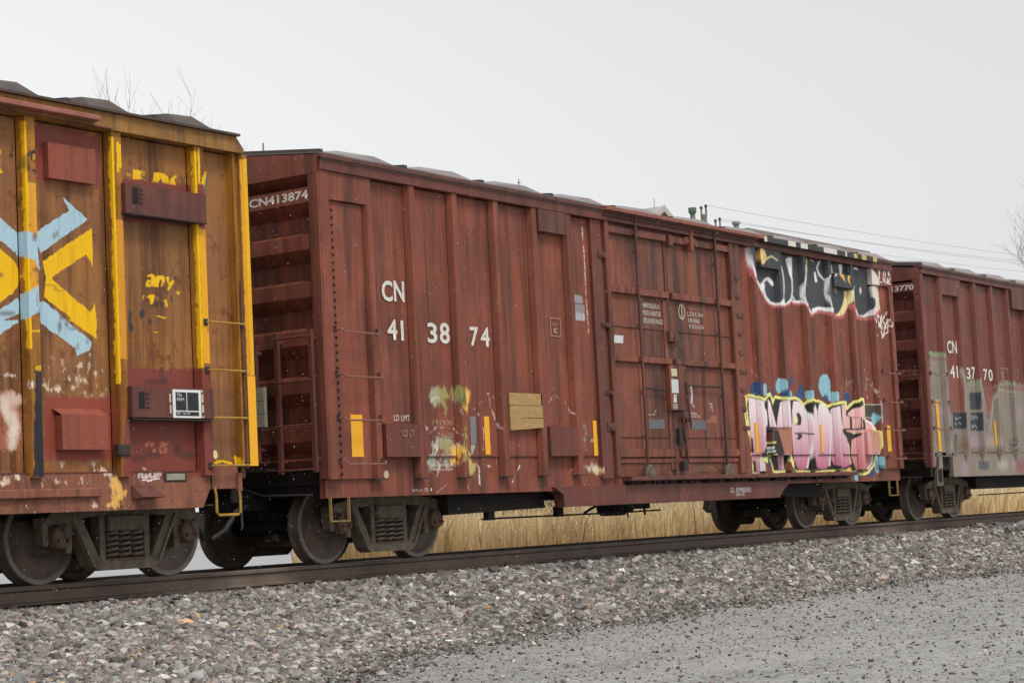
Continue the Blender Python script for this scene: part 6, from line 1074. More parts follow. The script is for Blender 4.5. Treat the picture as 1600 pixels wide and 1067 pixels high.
# ------------------------------------------------------------------ trucks (bogies)
AX, WR = .889, .457
def mesh_of(mb, smooth=False):
    me = bpy.data.meshes.new('m'); me.from_pydata(mb.v, [], mb.f); me.update()
    if smooth: me.shade_smooth()
    return me

TM = {}
def truck_meshes():
    TM['bolster'] = mesh_of(MB().bevbox(-.25, .25, -1.115, 1.115, .50, .665, .02).box(-.40, .40, -.35, .35, .665, .80).box(-.86, .86, -.06, .06, .30, .42)
                            .box(-.62, -.54, -.72, .72, .22, .40).box(.54, .62, -.72, .72, .22, .40))
    sf = MB()
    def mir(p): return [(-a, b) for a, b in reversed(p)]
    dl = [(-.76, .68), (-.605, .68), (-.37, .25), (-.31, .15), (-.40, .112), (-.485, .17)]
    col = [(-.345, .69), (-.272, .69), (-.272, .19), (-.345, .19)]
    ped_o = [(-1.10, .66), (-1.015, .66), (-1.02, .38), (-1.08, .38)]
    ped_i = [(-.79, .66), (-.69, .66), (-.715, .30), (-.785, .30)]
    top = [(-1.09, .60), (-.99, .70), (-.72, .745), (-.34, .785), (.34, .785), (.72, .745), (.99, .70), (1.09, .60), (.90, .585), (.68, .63), (.34, .665), (-.34, .665), (-.68, .63), (-.90, .585)]
    low = [(-.47, .165), (-.38, .108), (.38, .108), (.47, .165), (.33, .215), (-.33, .215)]
    sf.xz(top, -1.080, -.920)
    sf.xz(dl, -1.074, -.926).xz(mir(dl), -1.074, -.926)
    sf.xz(col, -1.068, -.932).xz(mir(col), -1.068, -.932)
    sf.xz(ped_o, -1.062, -.938).xz(mir(ped_o), -1.062, -.938)
    sf.xz(ped_i, -1.058, -.942).xz(mir(ped_i), -1.058, -.942)
    sf.xz(low, -1.092, -.908)
    # raised ribs along the diagonals
    for s in (-1, 1):
        p = [(-.735, .66), (-.70, .66), (-.44, .18), (-.475, .175)]
        sf.xz(p if s < 0 else mir(p), -1.098, -1.076)
    TM['side_frame'] = mesh_of(sf)
    # wheel: lathe about Y, outer face towards -Y
    prof = [(.085, -.60), (.13, -.60), (.145, -.655), (.19, -.68), (.33, -.715), (.385, -.715), (.385, -.655), (.482, -.658), (.484, -.680), (.463, -.700), (.459, -.715), (.455, -.792), (.449, -.800), (.405, -.800), (.390, -.792), (.365, -.762), (.20, -.735), (.160, -.765), (.150, -.845), (.085, -.845)]
    TM['wheel'] = mesh_of(MB().lathe_y(prof, n=56), True)
    TM['tread'] = mesh_of(MB().lathe_y([(.4555, -.7930), (.4505, -.8015), (.4050, -.8015), (.4045, -.7990)], n=56, caps=False), False)
    TM['axle'] = mesh_of(MB().lathe_y([(.075, -1.05), (.085, -.60), (.078, 0), (.085, .60), (.075, 1.05)], n=20), True)
    b = MB().lathe_y([(.06, -.94), (.125, -.94), (.128, -1.055), (.118, -1.075), (.118, -1.115), (.10, -1.135), (.045, -1.137), (.04, -1.125)], n=28)
    for k in range(3):
        a = math.radians(90 + 120 * k); cx, cz = .072 * math.cos(a), .072 * math.sin(a)
        b.lathe_y([(.022, -1.13), (.022, -1.165), (.016, -1.168)], cx, cz, 6)
    b.box(-.15, .15, -1.05, -.95, .10, .155)
    TM['bearing'] = mesh_of(b)
    pts = [(.070 * math.cos(2 * math.pi * t * 5), .070 * math.sin(2 * math.pi * t * 5), .225 + .27 * t) for t in np.linspace(0, 1, 61)]
    TM['spring'] = mesh_of(MB().tube(pts, .0185, 6), True)
    TM['seat'] = mesh_of(MB().bevbox(-.265, .265, -1.10, -.90, .195, .225, .01))
truck_meshes()

def truck(parent, x):
    bx = base_of(parent).x
    t = mk('truck', TM['bolster'], TRUCK, parent, (x - bx, 0, 0))
    for s in (0, 1):
        rot = math.pi * s
        f = mk('side_frame', TM['side_frame'], TRUCK, t); f.rotation_euler.z = rot
        for k in (-.172, 0, .172):
            o = mk('coil_spring', TM['spring'], SPRING, t, (k, -1.035 if s == 0 else 1.035, 0)); o.rotation_euler.z = rot
        o = mk('spring_seat', TM['seat'], RUSTCAP, t); o.rotation_euler.z = rot
        for a in (-AX, AX):
            o = mk('wheel', TM['wheel'], WHEEL, t, (a, 0, WR)); o.rotation_euler.z = rot
            o = mk('wheel_rim', TM['tread'], TREAD, t, (a, 0, WR)); o.rotation_euler.z = rot
            o = mk('bearing_cap', TM['bearing'], RUSTCAP, t, (a, 0, WR + .01)); o.rotation_euler.z = rot
    for a in (-AX, AX):
        mk('axle', TM['axle'], UNDER, t, (a, 0, WR))
    return t

# ------------------------------------------------------------------ shared car pieces
def roof(parent, x0, x1, mat, seam, zE=4.665, zR=4.86, pitch=1.43, bump=.13, shape=(.08, .92, .42, .78)):
    b = base_of(parent)
    n = max(1, int(round((x1 - x0) / pitch))); w = (x1 - x0) / n
    mb = MB()
    sl = (zR - zE) / 1.62
    mb.yz([(-1.64, zE), (-1.64, zE + .018), (0, zR + .018), (1.64, zE + .018), (1.64, zE), (0, zR)], 0, w)
    for s in (-1, 1):
        z = lambda y: zE + .018 + (1.64 - abs(y)) * sl
        q = [k * w for k in shape]
        o = [(q[0], -1.60), (q[1], -1.60), (q[1], -.06), (q[0], -.06)]
        i = [(q[2], -1.34), (q[3], -1.44), (q[3], -.30), (q[2], -.25)]
        vs = [(x, y * -s, z(y) + .001) for x, y in o] + [(x, y * -s, z(y) + bump) for x, y in i]
        mb.add(vs, [(0, 1, 5, 4), (1, 2, 6, 5), (2, 3, 7, 6), (3, 0, 4, 7), (4, 5, 6, 7)])
    me = mesh_of(mb)
    sm = mesh_of(MB().yz([(-1.645, zE + .019), (-1.645, zE + .05), (0, zR + .05), (1.645, zE + .05), (1.645, zE + .019), (0, zR + .019)], -.03, .03))
    r = mk('roof', me, mat, parent, (x0 - b.x, 0, 0))
    for k in range(n):
        if k: mk('roof_panel', me, mat, r, (k * w, 0, 0))
        mk('seam_cap', sm, seam, r, ((k + .0) * w + (.03 if k == 0 else 0), 0, 0))
    return r

def far_side(parent, x0, x1, mat):
    build('far_wall', MB().box(x0, x1, 1.50, 1.56, .9, 4.64), mat, parent)
    build('floor', MB().box(x0 + .05, x1 - .05, -1.45, 1.45, .92, 1.05), UNDER, parent)
    build('centre_sill', MB().box(x0 - .15, x1 + .15, -.33, .33, .66, .915), UNDER, parent)

def end_profile(z0, z1, ledges, x, d):
    """corrugated end: (z, x) outline, bulges towards -x at every ledge"""
    pts = [(z0, x)]
    for L in sorted(ledges):
        a = [(L - .36, x), (L - .22, x - d), (L - .055, x - d), (L, x)]
        for q in a:
            if z0 < q[0] < z1 and q[0] > pts[-1][0]: pts.append(q)
    pts.append((z1, x - d)); return pts

def car_end(parent, x, ledges, mat, d=.14, z0=1.08, zs=4.45, y=1.46):
    pts = end_profile(z0, zs, ledges, x, d)
    mb = MB(); n = len(pts)
    mb.xz([(xx, z) for z, xx in pts] + [(x + .03, zs), (x + .03, z0)], -y, y)
    e = build('end_wall', mb, mat, parent)
    build('end_gable', MB().yz([(-1.575, 4.45), (1.575, 4.45), (1.60, 4.655), (0, 4.845), (-1.60, 4.655)], x - d - .016, x - .05), mat, parent)
    for s in (-1, 1):
        build('corner_post', MB().box(x - d - .012, x - .02, min(s * 1.46, s * 1.597), max(s * 1.46, s * 1.597), .97, zs), mat, parent)
    build('end_sill', MB().box(x - .02, x + .10, -1.50, 1.50, .80, 1.08), UNDER, parent)
    return e

def grab(parent, x0, x1, z, yb, yf, mat, name='grab_iron', r=.011, drop=.03):
    pts = [(x0, yb, z + drop), (x0 + .02, yf + .02, z + drop), (x0 + .05, yf, z), (x1 - .05, yf, z), (x1 - .02, yf + .02, z + drop), (x1, yb, z + drop)]
    g = build(name, MB().tube(pts, r, 6), mat, parent)
    for xx in (x0, x1):
        build('bracket', MB().bevbox(xx - .018, xx + .018, yb - .012, yb + .004, z + drop - .035, z + drop + .035, .004).lathe_y([(.014, yb - .012), (.014, yb - .03)], xx, z + drop + .03, 6), DARKMETAL, g)
    return g

def end_ladder(parent, x, y0, y1, zs, ztop, zbot, mat):
    b = MB()
    for yy in (y0, y1):
        b.box(x - .05, x, yy - .025, yy + .025, zbot, ztop)
    l = build('end_ladder', b, mat, parent)
    for z in zs:
        build('rung', MB().tube([(x - .075, min(y0, y1) - .01, z), (x - .075, max(y0, y1) + .01, z)], .012, 6), mat, l)
    for z in (ztop - .1, zbot + .15):
        for yy in (y0, y1): build('standoff', MB().box(x, x + .08, yy - .02, yy + .02, z - .02, z + .02), mat, l)
    return l

def step(parent, x0, x1, ztop, zbot, y, mat, w=.035, name='sill_step'):
    b = MB().box(x0, x0 + .012, y - w / 2, y + w / 2, zbot, ztop).box(x1 - .012, x1, y - w / 2, y + w / 2, zbot, ztop).box(x0, x1, y - w / 2 - .001, y + w / 2 + .001, zbot - .014, zbot)
    return build(name, b, mat, parent)

def wall_box(parent, x0, x1, z0, z1, mat, key=None, yf=-1.625, yb=-1.53, slope=0.0, name='vent_box', **k):
    if slope:
        o = build(name, MB().xz([(x0, z0), (x1, z0), (x1, z1 - slope), (x0, z1 - slope)], yf, yb).add([(x0, yf, z1 - slope + .001), (x1, yf, z1 - slope + .001), (x1 - .02, yb, z1), (x0 - .03, yb, z1)], [(0, 1, 2, 3)]), mat, parent)
        return o
    return panel(name, x0, x1, z0, z1, yf, yb, mat, parent, key, **k)

def coupler(parent, x, s):
    """draft gear, coupler head and air hose; s = direction the end faces"""
    b = MB().box(min(x, x + s * .45), max(x, x + s * .45), -.07, .07, .82, .95)
    b.xz([(x + s * .40, .74), (x + s * .66, .76), (x + s * .66, 1.02), (x + s * .40, 1.04)], -.16, .14)
    c = build('coupler', b, TRUCK, parent)
    h = [(x + s * .1, -.42, .72), (x + s * .3, -.42, .66), (x + s * .45, -.38, .45), (x + s * .58, -.30, .36)]
    build('air_hose', MB().tube(h, .028, 7), HOSE, parent)
    build('cut_lever', MB().tube([(x + s * .12, -1.42, .80), (x + s * .14, -.7, .82), (x + s * .35, -.25, 1.02)], .013, 5), HOSE, parent)

CARS = 'boxcars coupled in the train'
# ================================================================== car 1: weathered yellow boxcar
def yellow_car():
    X1, X0 = -1.20, -16.9
    r = empty('boxcar', ((X0 + X1) / 2, 0, 0))
    tag(r, 'weathered yellow and rust brown boxcar with blue and yellow cross emblem on its side', 'boxcar', CARS)
    K = 'yellow'; dd = dict(dx=.0105, dz=.0105)
    posts = [-1.943, -3.12, -4.247]
    p = -5.45
    while p > X0 + .5: posts.append(p); p -= 1.15
    edges = [-1.43] + posts + [X0 + .1]
    for a, b in zip(edges[:-1], edges[1:]):
        panel('side_panel', b + (.097 if b in posts else 0), a - (.097 if a in posts else 0), 1.06, 4.478, -1.505, -1.44, YB_PANEL, r, K, wob=.006, **dd)
    build('inner_lining', MB().box(X0 + .1, -1.40, -1.425, -1.40, 1.0, 4.6), UNDER, r)
    for x in posts:
        post(x, .128, 1.03, 4.492, YB_POST, r, K, yf=-1.605, yb=-1.503, wb=.165, **dd)
    # sill with clipped end
    s = MB(); s.xz([(X0, .70), (-1.995, .70), (-1.885, .90), (-1.885, 1.06), (X0, 1.06)], -1.545, -1.47)
    panel('side_sill', X0, -2.0, .70, 1.075, -1.555, -1.47, YB_SILL, r, K, **dd)
    build('sill_end', MB().xz([(-2.0, .70), (-1.885, .90), (-1.885, 1.075), (-2.0, 1.075)], -1.553, -1.47), YB_SILL, r)
    build('sill_ledge', MB().bevbox(X0, -3.45, -1.60, -1.55, .835, .925, .012), YB_SILL, r)
    build('sill_seam', MB().box(X0, -2.05, -1.562, -1.55, 1.072, 1.082), YB_MAROON, r)
    # corner
    prof_grid('corner_post', [(-1.43, -1.50), (-1.425, -1.60), (-1.395, -1.60), (-1.385, -1.57), (-1.335, -1.57), (-1.325, -1.60), (-1.20, -1.605), (-1.20, -1.45)], 1.12, 4.49, YB_POST, r, K, dx=.03, dz=.03)
    decal('reflective_strip', -1.322, -1.197, 1.122, 2.085, -1.6085, YELLOW, r)
    build('end_wall', MB().box(-1.30, -1.235, -1.45, 1.55, 1.0, 4.64), YB_PANEL, r)
    # top chord with a chamfered nose, and roof
    build('top_chord', MB().xz([(X0, 4.495), (-1.29, 4.495), (-1.285, 4.545), (-1.40, 4.665), (X0, 4.665)], -1.645, -1.45), YB_CHORD, r)
    build('roof_eave', MB().box(X0, -1.375, -1.69, -1.50, 4.668, 4.692), ROOF_BROWN, r)
    roof(r, X0, -1.38, ROOF_BROWN, ROOF_BROWN, 4.690, 4.875, 1.15, .125, (.28, .72, .38, .60))
    build('door_track', MB().bevbox(X0 + 3, -3.45, -1.75, -1.64, 4.538, 4.59, .008), SALMON, r)
    build('track_lip', MB().box(X0 + 3, -3.22, -1.665, -1.64, 4.497, 4.507), YB_MAROON, r)
    # boxed beams and vents
    bm = wall_box(r, -3.075, -1.915, 3.665, 3.975, YB_MAROON, None, -1.665, -1.505, name='boxed_beam')
    bm2 = wall_box(r, -3.075, -1.915, 1.615, 1.925, YB_MAROON, None, -1.665, -1.505, name='boxed_beam')
    for b, z in ((bm, 3.77), (bm2, 1.70)):
        build('slot', MB().box(-2.98, -2.90, -1.6665, -1.66, z, z + .17), UNDER, b)
        for k in range(4): build('latch_bar', MB().box(-2.885, -2.835, -1.672, -1.664, z + .01 + .045 * k, z + .028 + .045 * k), DARKMETAL, b)
        build('ledge', MB().box(-3.085, -1.925, -1.678, -1.535, z - .11, z - .098), DARKMETAL, b)
    wall_box(r, -4.0, -3.39, 3.93, 4.28, YB_RED, None, -1.585, -1.505)
    vb = wall_box(r, -3.95, -3.35, 1.295, 1.70, YB_RED, None, -1.615, -1.505, slope=.07)
    # framed black notice
    sg = build('notice_frame', MB().box(-2.515, -2.11, -1.6775, -1.668, 1.615, 1.905), WSIGN, r)
    for (a, b, c, d) in ((-2.478, -2.325, 1.692, 1.878), (-2.312, -2.148, 1.692, 1.878), (-2.478, -2.148, 1.638, 1.678)):
        build('notice_pane', MB().box(a, b, -1.6805, -1.677, c, d), BSIGN, sg)
    lettering('TRL', -2.462, -2.385, 1.833, 1.866, PAPER, sg, y=-1.6815, bold=.01)
    lettering('FRM', -2.462, -2.360, 1.788, 1.820, PAPER, sg, y=-1.6815, bold=.01)
    lettering('B3-  tp-30', -2.465, -2.28, 1.645, 1.672, PAPER, sg, y=-1.6815, bold=.01)
    for (a, b, c, d) in ((-2.555, -2.535, 1.77, 1.86), (-2.552, -2.532, 1.66, 1.745), (-2.093, -2.065, 1.78, 1.865), (-2.09, -2.062, 1.675, 1.755), (-2.095, -2.07, 1.885, 1.905), (-2.087, -2.065, 1.618, 1.64)):
        decal('tape_strip', a, b, c, d, -1.6685, CREAM, bm2)
    # ladder rungs
    for z in (1.127, 1.627, 2.127, 2.632):
        g = build('rung', MB().tube([(-1.925, -1.60, z), (-1.905, -1.66, z), (-1.39, -1.66, z), (-1.372, -1.60, z)], .0115, 6), YEL_STEEL, r)
        for xx in (-1.93, -1.37): build('bracket', MB().bevbox(xx - .028, xx + .028, -1.622, -1.59, z - .035, z + .035, .006), DARKMETAL, g)
    build('ladder_stile', MB().box(-1.382, -1.362, -1.62, -1.60, 1.12, 3.1), YB_SILL, r)
    # corner step
    st = build('sill_step', MB().tube([(-1.845, -1.575, .90), (-1.825, -1.575, .80), (-1.825, -1.575, .64), (-1.79, -1.575, .612), (-1.50, -1.575, .612), (-1.465, -1.575, .64), (-1.465, -1.575, .80), (-1.49, -1.575, .90)], .015, 6), YEL_STEEL, r)
    build('step_plate', MB().bevbox(-1.865, -1.47, -1.565, -1.53, .885, 1.115, .006), YB_SILL, st)
    build('step_strap', MB().box(-1.505, -1.44, -1.59, -1.566, .86, 1.05), YB_SILL, st)
    build('step_rod', MB().tube([(-1.44, -1.56, .85), (-1.435, -1.56, .46)], .012, 5), HOSE, st)
    # small fittings on the sill
    pl = build('number_plate', MB().bevbox(-2.53, -2.27, -1.572, -1.553, .985, 1.052, .004), PLATE, r)
    build('plate_backing', MB().box(-2.565, -2.235, -1.561, -1.5555, .970, 1.066), DARKMETAL, pl)
    fd = build('pull_bracket', MB().add([(-3.02, -1.556, .945), (-2.755, -1.556, .945), (-2.64, -1.67, .82), (-2.965, -1.67, .82), (-3.02, -1.556, .80), (-2.755, -1.556, .80)],
                                        [(0, 1, 2, 3), (3, 2, 5, 4), (0, 3, 4), (1, 5, 2)]), YB_MAROON, r)
    wj = build('post_bracket', MB().bevbox(-3.235, -3.075, -1.63, -1.56, 1.235, 1.345, .01), DARKMETAL, r)
    # tank and pipes under the end
    build('air_reservoir', MB().lathe_y([(.20, -.55), (.23, -.50), (.23, .30), (.20, .35)], -5.2, .60, 20), UNDER, r)
    build('brake_pipe', MB().tube([(X0 + 2, -.75, .66), (-1.5, -.75, .66), (-1.25, -.45, .70)], .03, 6), UNDER, r)
    build('placard', MB().bevbox(-1.72, -1.60, -1.05, -.99, .66, .76, .005).tube([(-1.66, -1.02, .76), (-1.66, -1.02, .95)], .012, 5), DARKMETAL, r)
    build('end_sill', MB().box(-1.44, -1.26, -1.42, 1.45, .74, 1.10), UNDER, r)
    build('body_bolster', MB().box(-3.35, -1.92, -1.40, 1.40, .80, .915), UNDER, r)
    coupler(r, X1 - .1, 1)
    far_side(r, X0, X1 - .05, YB_PANEL)
    truck(r, -2.655); truck(r, -15.4)
    return r

# ================================================================== cars 2 and 3: red boxcars
def sh(x, y): return x + (y + 1.6) * (x + 16.8) / 14.25

def red_car():
    L = 15.70
    r = empty('boxcar', (L / 2, 0, 0))
    tag(r, 'dark red boxcar numbered CN 413874 with black and pink graffiti past its doors', 'boxcar', CARS)
    K = 'cn'
    left = [.89, 1.71, 2.57, 3.46, 4.33, 5.16]; right = [10.47, 11.36, 12.24, 13.18, 14.05, 14.90]
    edges = [.16] + left + [5.75]
    for i, (a, b) in enumerate(zip(edges[:-1], edges[1:])):
        ga = .094 if a in left else 0; gb = .094 if b in left else 0
        panel('side_panel', a + ga, b - gb, .965 if i == 0 else 1.222, 4.155 if i == 0 else 4.474, -1.525 if i else -1.55, -1.48, CN_RED, r, K, wob=.007 if i else .002)
    edges = [10.05] + right + [15.54]
    for i, (a, b) in enumerate(zip(edges[:-1], edges[1:])):
        last = i == len(edges) - 2
        ga = .094 if a in right else 0; gb = .094 if b in right else 0
        panel('side_panel', a + ga, b - gb, .965 if last else 1.222, 4.195 if last else 4.474, -1.55 if last else -1.525, -1.48, CN_RED, r, K, wob=.002 if last else .007)
    for x in left + right:
        edge = x in (.89, 14.90)
        p = post(x, .10, .962, 4.16 if edge else 4.486, CN_RED, r, K, yf=-1.603, yb=-1.523, wb=.165)
        build('foot', MB().box(x - .11, x + .11, -1.612, -1.53, .948, .961), DARKMETAL, p)
    build('inner_lining', MB().box(.1, L - .1, -1.42, -1.40, 1.0, 4.6), UNDER, r)
    # cover plates above the end bays
    panel('cover_plate', .10, .935, 4.162, 4.486, -1.592, -1.50, CN_RED, r, K)
    panel('cover_plate', 14.88, 15.60, 4.205, 4.486, -1.592, -1.50, CN_RED, r, K)
    # corner posts, seen edge and rivets
    for x0, x1 in ((0.0, .155), (15.545, 15.70)):
        panel('corner_angle', x0, x1, .962, 4.486, -1.601, -1.45, CN_RED, r, K)
    rv = mesh_of(MB().lathe_y([(.017, .002), (.013, -.010)], n=7))
    bx = L / 2
    for k in range(36):
        mk('rivet', rv, UNDER, r, (.250 - bx, -1.5525, 1.02 + k * .0865))
    # sills
    panel('side_sill', 0.0, L, .755, 1.218, -1.513, -1.43, CN_RED, r, K)
    build('sill_lip', MB().box(0.9, 5.7, -1.534, -1.50, 1.210, 1.221), CN_DARK, r)
    build('sill_lip', MB().box(10.1, 14.85, -1.534, -1.50, 1.210, 1.221), CN_DARK, r)
    build('fishbelly_sill', MB().xz([(4.77, .553), (10.93, .553), (11.05, .64), (11.30, .765), (11.36, .805), (4.55, .805), (4.77, .70)], -1.560, -1.40), CN_DARK2, r)
    build('sill_flange', MB().box(4.76, 10.94, -1.575, -1.38, .541, .552), CN_DARK, r)
    # top chord and eave
    build('top_chord', MB().xz([(0, 4.488), (L, 4.488), (L, 4.60), (0, 4.60)], -1.622, -1.45), CN_DARK2, r)
    build('chord_bead', MB().xz([(0.02, 4.603), (L - .02, 4.603), (L - .02, 4.617), (0.02, 4.617)], -1.630, -1.5), PALE_EDGE, r)
    build('roof_eave', MB().box(-.03, L + .03, -1.655, -1.48, 4.619, 4.662), CN_DARK, r)
    roof(r, -.02, L + .12, ROOF_GREY, ROOF_BROWN, 4.665, 4.86, 1.57, .10)
    # --- door opening: posts, tracks, doors
    for x0, x1 in ((5.745, 5.985), (9.79, 10.045)):
        panel('door_post', x0, x1, .905, 4.484, -1.575, -1.48, CN_DARK2 if x0 < 8 else CN_DOOR, r, K)
    build('door_jamb', MB().box(5.99, 6.075, -1.545, -1.48, .91, 4.484), CN_RED, r)
    for z, h in ((1.55, .16), (2.98, .10), (3.95, .13), (2.05, .06)):
        build('door_bracket', MB().bevbox(5.90, 6.08, -1.598, -1.56, z, z + h * .7, .008).box(5.93, 6.03, -1.615, -1.599, z + .03, z + .05), CN_DARK, r)
    for k in range(9):
        build('hinge_lug', MB().bevbox(9.83, 9.83 + (.12 if k % 3 else .20), -1.592, -1.574, 1.6 + k * .29, 1.66 + k * .29, .004), CN_DARK, r)
    build('upper_track', MB().bevbox(5.97, 10.62, -1.725, -1.61, 4.612, 4.672, .008), CN_TRACK, r)
    # the eave above the graffiti is sprayed charcoal and cream
    ec = MB().bevbox(10.62, 14.86, -1.72, -1.61, 4.575, 4.665, .006)
    build('upper_track', ec, CHARCOAL, r)
    for a, b, m in ((10.63, 10.72, WHITE), (11.45, 11.72, WHITE), (11.90, 12.15, WHITE), (12.75, 13.25, WHITE), (13.58, 13.64, WHITE), (13.92, 14.05, YELSPR), (14.24, 14.42, YELSPR), (14.70, 14.85, YELSPR)):
        build('sprayed_mark', MB().box(a, b, -1.7235, -1.719, 4.578, 4.662), m, r)
    build('track_lip', MB().box(5.99, 10.4, -1.655, -1.608, 4.55, 4.562), CN_DARK, r)
    build('lower_track', MB().bevbox(6.33, 13.66, -1.665, -1.53, .858, .918, .008), CN_DARK2, r)
    for k in range(40):
        build('track_clip', MB().box(6.4 + k * .18, 6.4 + k * .18 + (.11 if k % 3 else .15), -1.612, -1.53, .815, .850), UNDER, r) if k % 4 != 3 else None
    def door(x0, x1, nm):
        d = panel(nm, x0, x1, .925, 4.505, -1.53, -1.45, CN_DOOR, r, None, wob=.004)
        w = x1 - x0
        bar = lambda n, a, b, c, e, y=-1.592, m=CN_DOOR: build(n, MB().bevbox(a, b, y, -1.531, c, e, .007), m, d)
        bar('top_rail', x0 + .09, x1, 4.335, 4.435); bar('crossbar', x0 + .09, x1, 3.495, 3.590); bar('crossbar', x0 + .09, x1, 2.53, 2.615)
        bar('crossbar', x0 + .14, x1, 1.19, 1.30, -1.575); bar('crossbar', x0 + .09, x1 - .002, 1.105, 1.178, -1.552)
        for z in (3.03, 1.475): bar('seam', x0 + .12, x1, z - .012, z + .008, -1.541, CN_DARK)
        return d
    dl = door(6.08, 7.765, 'door'); dr = door(7.775, 9.79, 'door')
    for d, x0, x1 in ((dl, 6.082, 6.175), (dr, 9.67, 9.788)):
        build('stile', MB().bevbox(x0, x1, -1.60, -1.531, .93, 4.50, .008), CN_DOOR, d)
    build('meeting_strip', MB().box(7.745, 7.79, -1.548, -1.525, .93, 4.34), CN_DARK, dr)
    build('closing_channel', MB().bevbox(7.64, 7.735, -1.55, -1.531, 1.0, 3.48, .005), CN_DOOR, dl)
    for d, x in ((dl, 6.855), (dr, 9.165)):
        build('lock_rod', MB().tube([(x, -1.625, 1.02), (x, -1.625, 4.60)], .022, 8), CN_DARK, d)
        for z in (1.08, 1.47, 2.10, 2.57, 3.03, 3.54, 4.10, 4.38): build('rod_guide', MB().bevbox(x - .045, x + .045, -1.612, -1.59, z - .03, z + .03, .006), CN_DARK, d)
        b = MB().lathe_y([(.09, -1.64), (.10, -1.655), (.085, -1.67)], x + .02, .985, 12).box(x - .11, x - .03, -1.66, -1.62, .91, 1.06).box(x + .08, x + .17, -1.655, -1.62, .915, .98)
        build('roller_bracket', b, TRUCK, d)
    # operating gear in the middle of the doors
    build('operating_rod', MB().tube([(7.93, -1.615, 1.86), (7.96, -1.615, 1.45), (8.0, -1.60, 1.4), (8.03, -1.605, 1.1)], .018, 6), CN_DARK, dr)
    lb = build('lock_box', MB().bevbox(7.62, 8.085, -1.612, -1.531, 1.862, 2.52, .006), CN_DOOR, dr)
    decal('yellow_card', 7.67, 7.83, 2.36, 2.47, -1.6135, CREAM, lb); decal('white_card', 7.655, 7.85, 2.115, 2.315, -1.6135, PAPER, lb)
    decal('white_card', 7.69, 7.78, 1.975, 2.05, -1.6135, PAPER, lb); decal('red_card', 7.70, 7.79, 2.055, 2.095, -1.6135, CREAM, lb); decal('torn_card', 7.67, 7.80, 1.88, 1.96, -1.6135, PLATE, lb)
    build('handle', MB().tube([(8.06, -1.63, 2.28), (8.07, -1.64, 1.95), (8.12, -1.64, 1.60)], .014, 6), CN_DARK, dr)
    build('handle_rest', MB().bevbox(8.02, 8.16, -1.628, -1.531, 1.70, 1.76, .006), CN_DARK, dr)
    build('chain', MB().tube([(8.22, -1.60, 2.23), (8.25, -1.60, 2.1), (8.22, -1.60, 1.98), (8.29, -1.60, 1.92)], .016, 5), PAPER, dr)
    build('hand_rail', MB().tube([(8.2, -1.60, 2.235), (9.13, -1.60, 2.235)], .014, 6), DARKMETAL, dr)
    build('hand_rail', MB().tube([(6.88, -1.60, 2.17), (7.58, -1.60, 2.15)], .014, 6), DARKMETAL, dl)
    build('hasp', MB().bevbox(7.69, 7.93, -1.62, -1.531, 2.86, 3.02, .008).box(7.80, 7.84, -1.635, -1.615, 2.8, 2.93), CN_DARK, dr)
    build('lower_latch', MB().bevbox(7.88, 8.0, -1.63, -1.53, 1.0, 1.13, .01), DARKMETAL, dr)
    build('upper_keeper', MB().bevbox(7.84, 7.98, -1.60, -1.531, 1.38, 1.6, .006), DARKMETAL, dr)
    build('upper_latch', MB().bevbox(8.42, 8.50, -1.64, -1.531, 4.25, 4.58, .008).bevbox(8.30, 8.62, -1.608, -1.531, 4.36, 4.46, .006).bevbox(7.83, 7.93, -1.615, -1.531, 4.28, 4.44, .008), CN_DOOR, dr)
    decal('torn_paper', sh(6.16,-1.533), sh(6.40,-1.533), 2.79, 2.90, -1.5335, PAPER, dl, .02)
    decal('grey_patch', sh(6.98,-1.533), sh(7.42,-1.533), 1.60, 1.735, -1.5335, GREYPATCH, dl); decal('grey_patch', sh(8.17,-1.533), sh(8.62,-1.533), 1.60, 1.735, -1.5335, GREYPATCH, dr); decal('salmon_patch', sh(8.64,-1.533), sh(8.96,-1.533), 1.70, 1.81, -1.5335, SALMON, dr)
    txt = lambda s, a0, a1, z0, z1, par, m=WHITE, y=-1.5335, **k: lettering(s, sh(a0, y), sh(a1, y), z0, z1, m, par, y=y, **k)
    txt('VERROUILLER LA', 6.975, 7.445, 3.335, 3.405, dl, bold=.0); txt('PORTE AVANT DE', 6.98, 7.47, 3.225, 3.295, dl, bold=.0); txt('DEPLACER LE WAGON', 6.985, 7.56, 3.115, 3.185, dl, bold=.0)
    txt('SLIDING & PLUG', 8.28, 8.80, 3.385, 3.44, dr, TAN_TXT, bold=.0); txt("L.2'-0 X 10-4", 8.26, 8.72, 3.285, 3.35, dr, bold=.0); txt('DOOR OPENING', 8.265, 8.60, 3.19, 3.25, dr, bold=.0); txt("W 12'-0 X 10'-4", 8.28, 8.72, 3.10, 3.165, dr, bold=.0)
    o = MB(); n = 26
    o.add([(8.21 + f * .095 * math.cos(t), -1.5335, 3.335 + f * .118 * math.sin(t)) for f in (1, .80) for t in np.linspace(0, 2 * math.pi, n + 1)[:-1]], [(i, (i + 1) % n, n + (i + 1) % n, n + i) for i in range(n)])
    o.box(8.199, 8.221, -1.5345, -1.5335, 3.25, 3.42)
    build('round_mark', o, CREAM, dr)
    txt('AVANT OUVRIR', 6.90, 7.22, 1.885, 1.915, dl, bold=0); txt('RABATTRE', 6.91, 7.20, 1.835, 1.865, dl, bold=0); txt('LA BARRE', 6.96, 7.16, 1.79, 1.815, dl, bold=0)
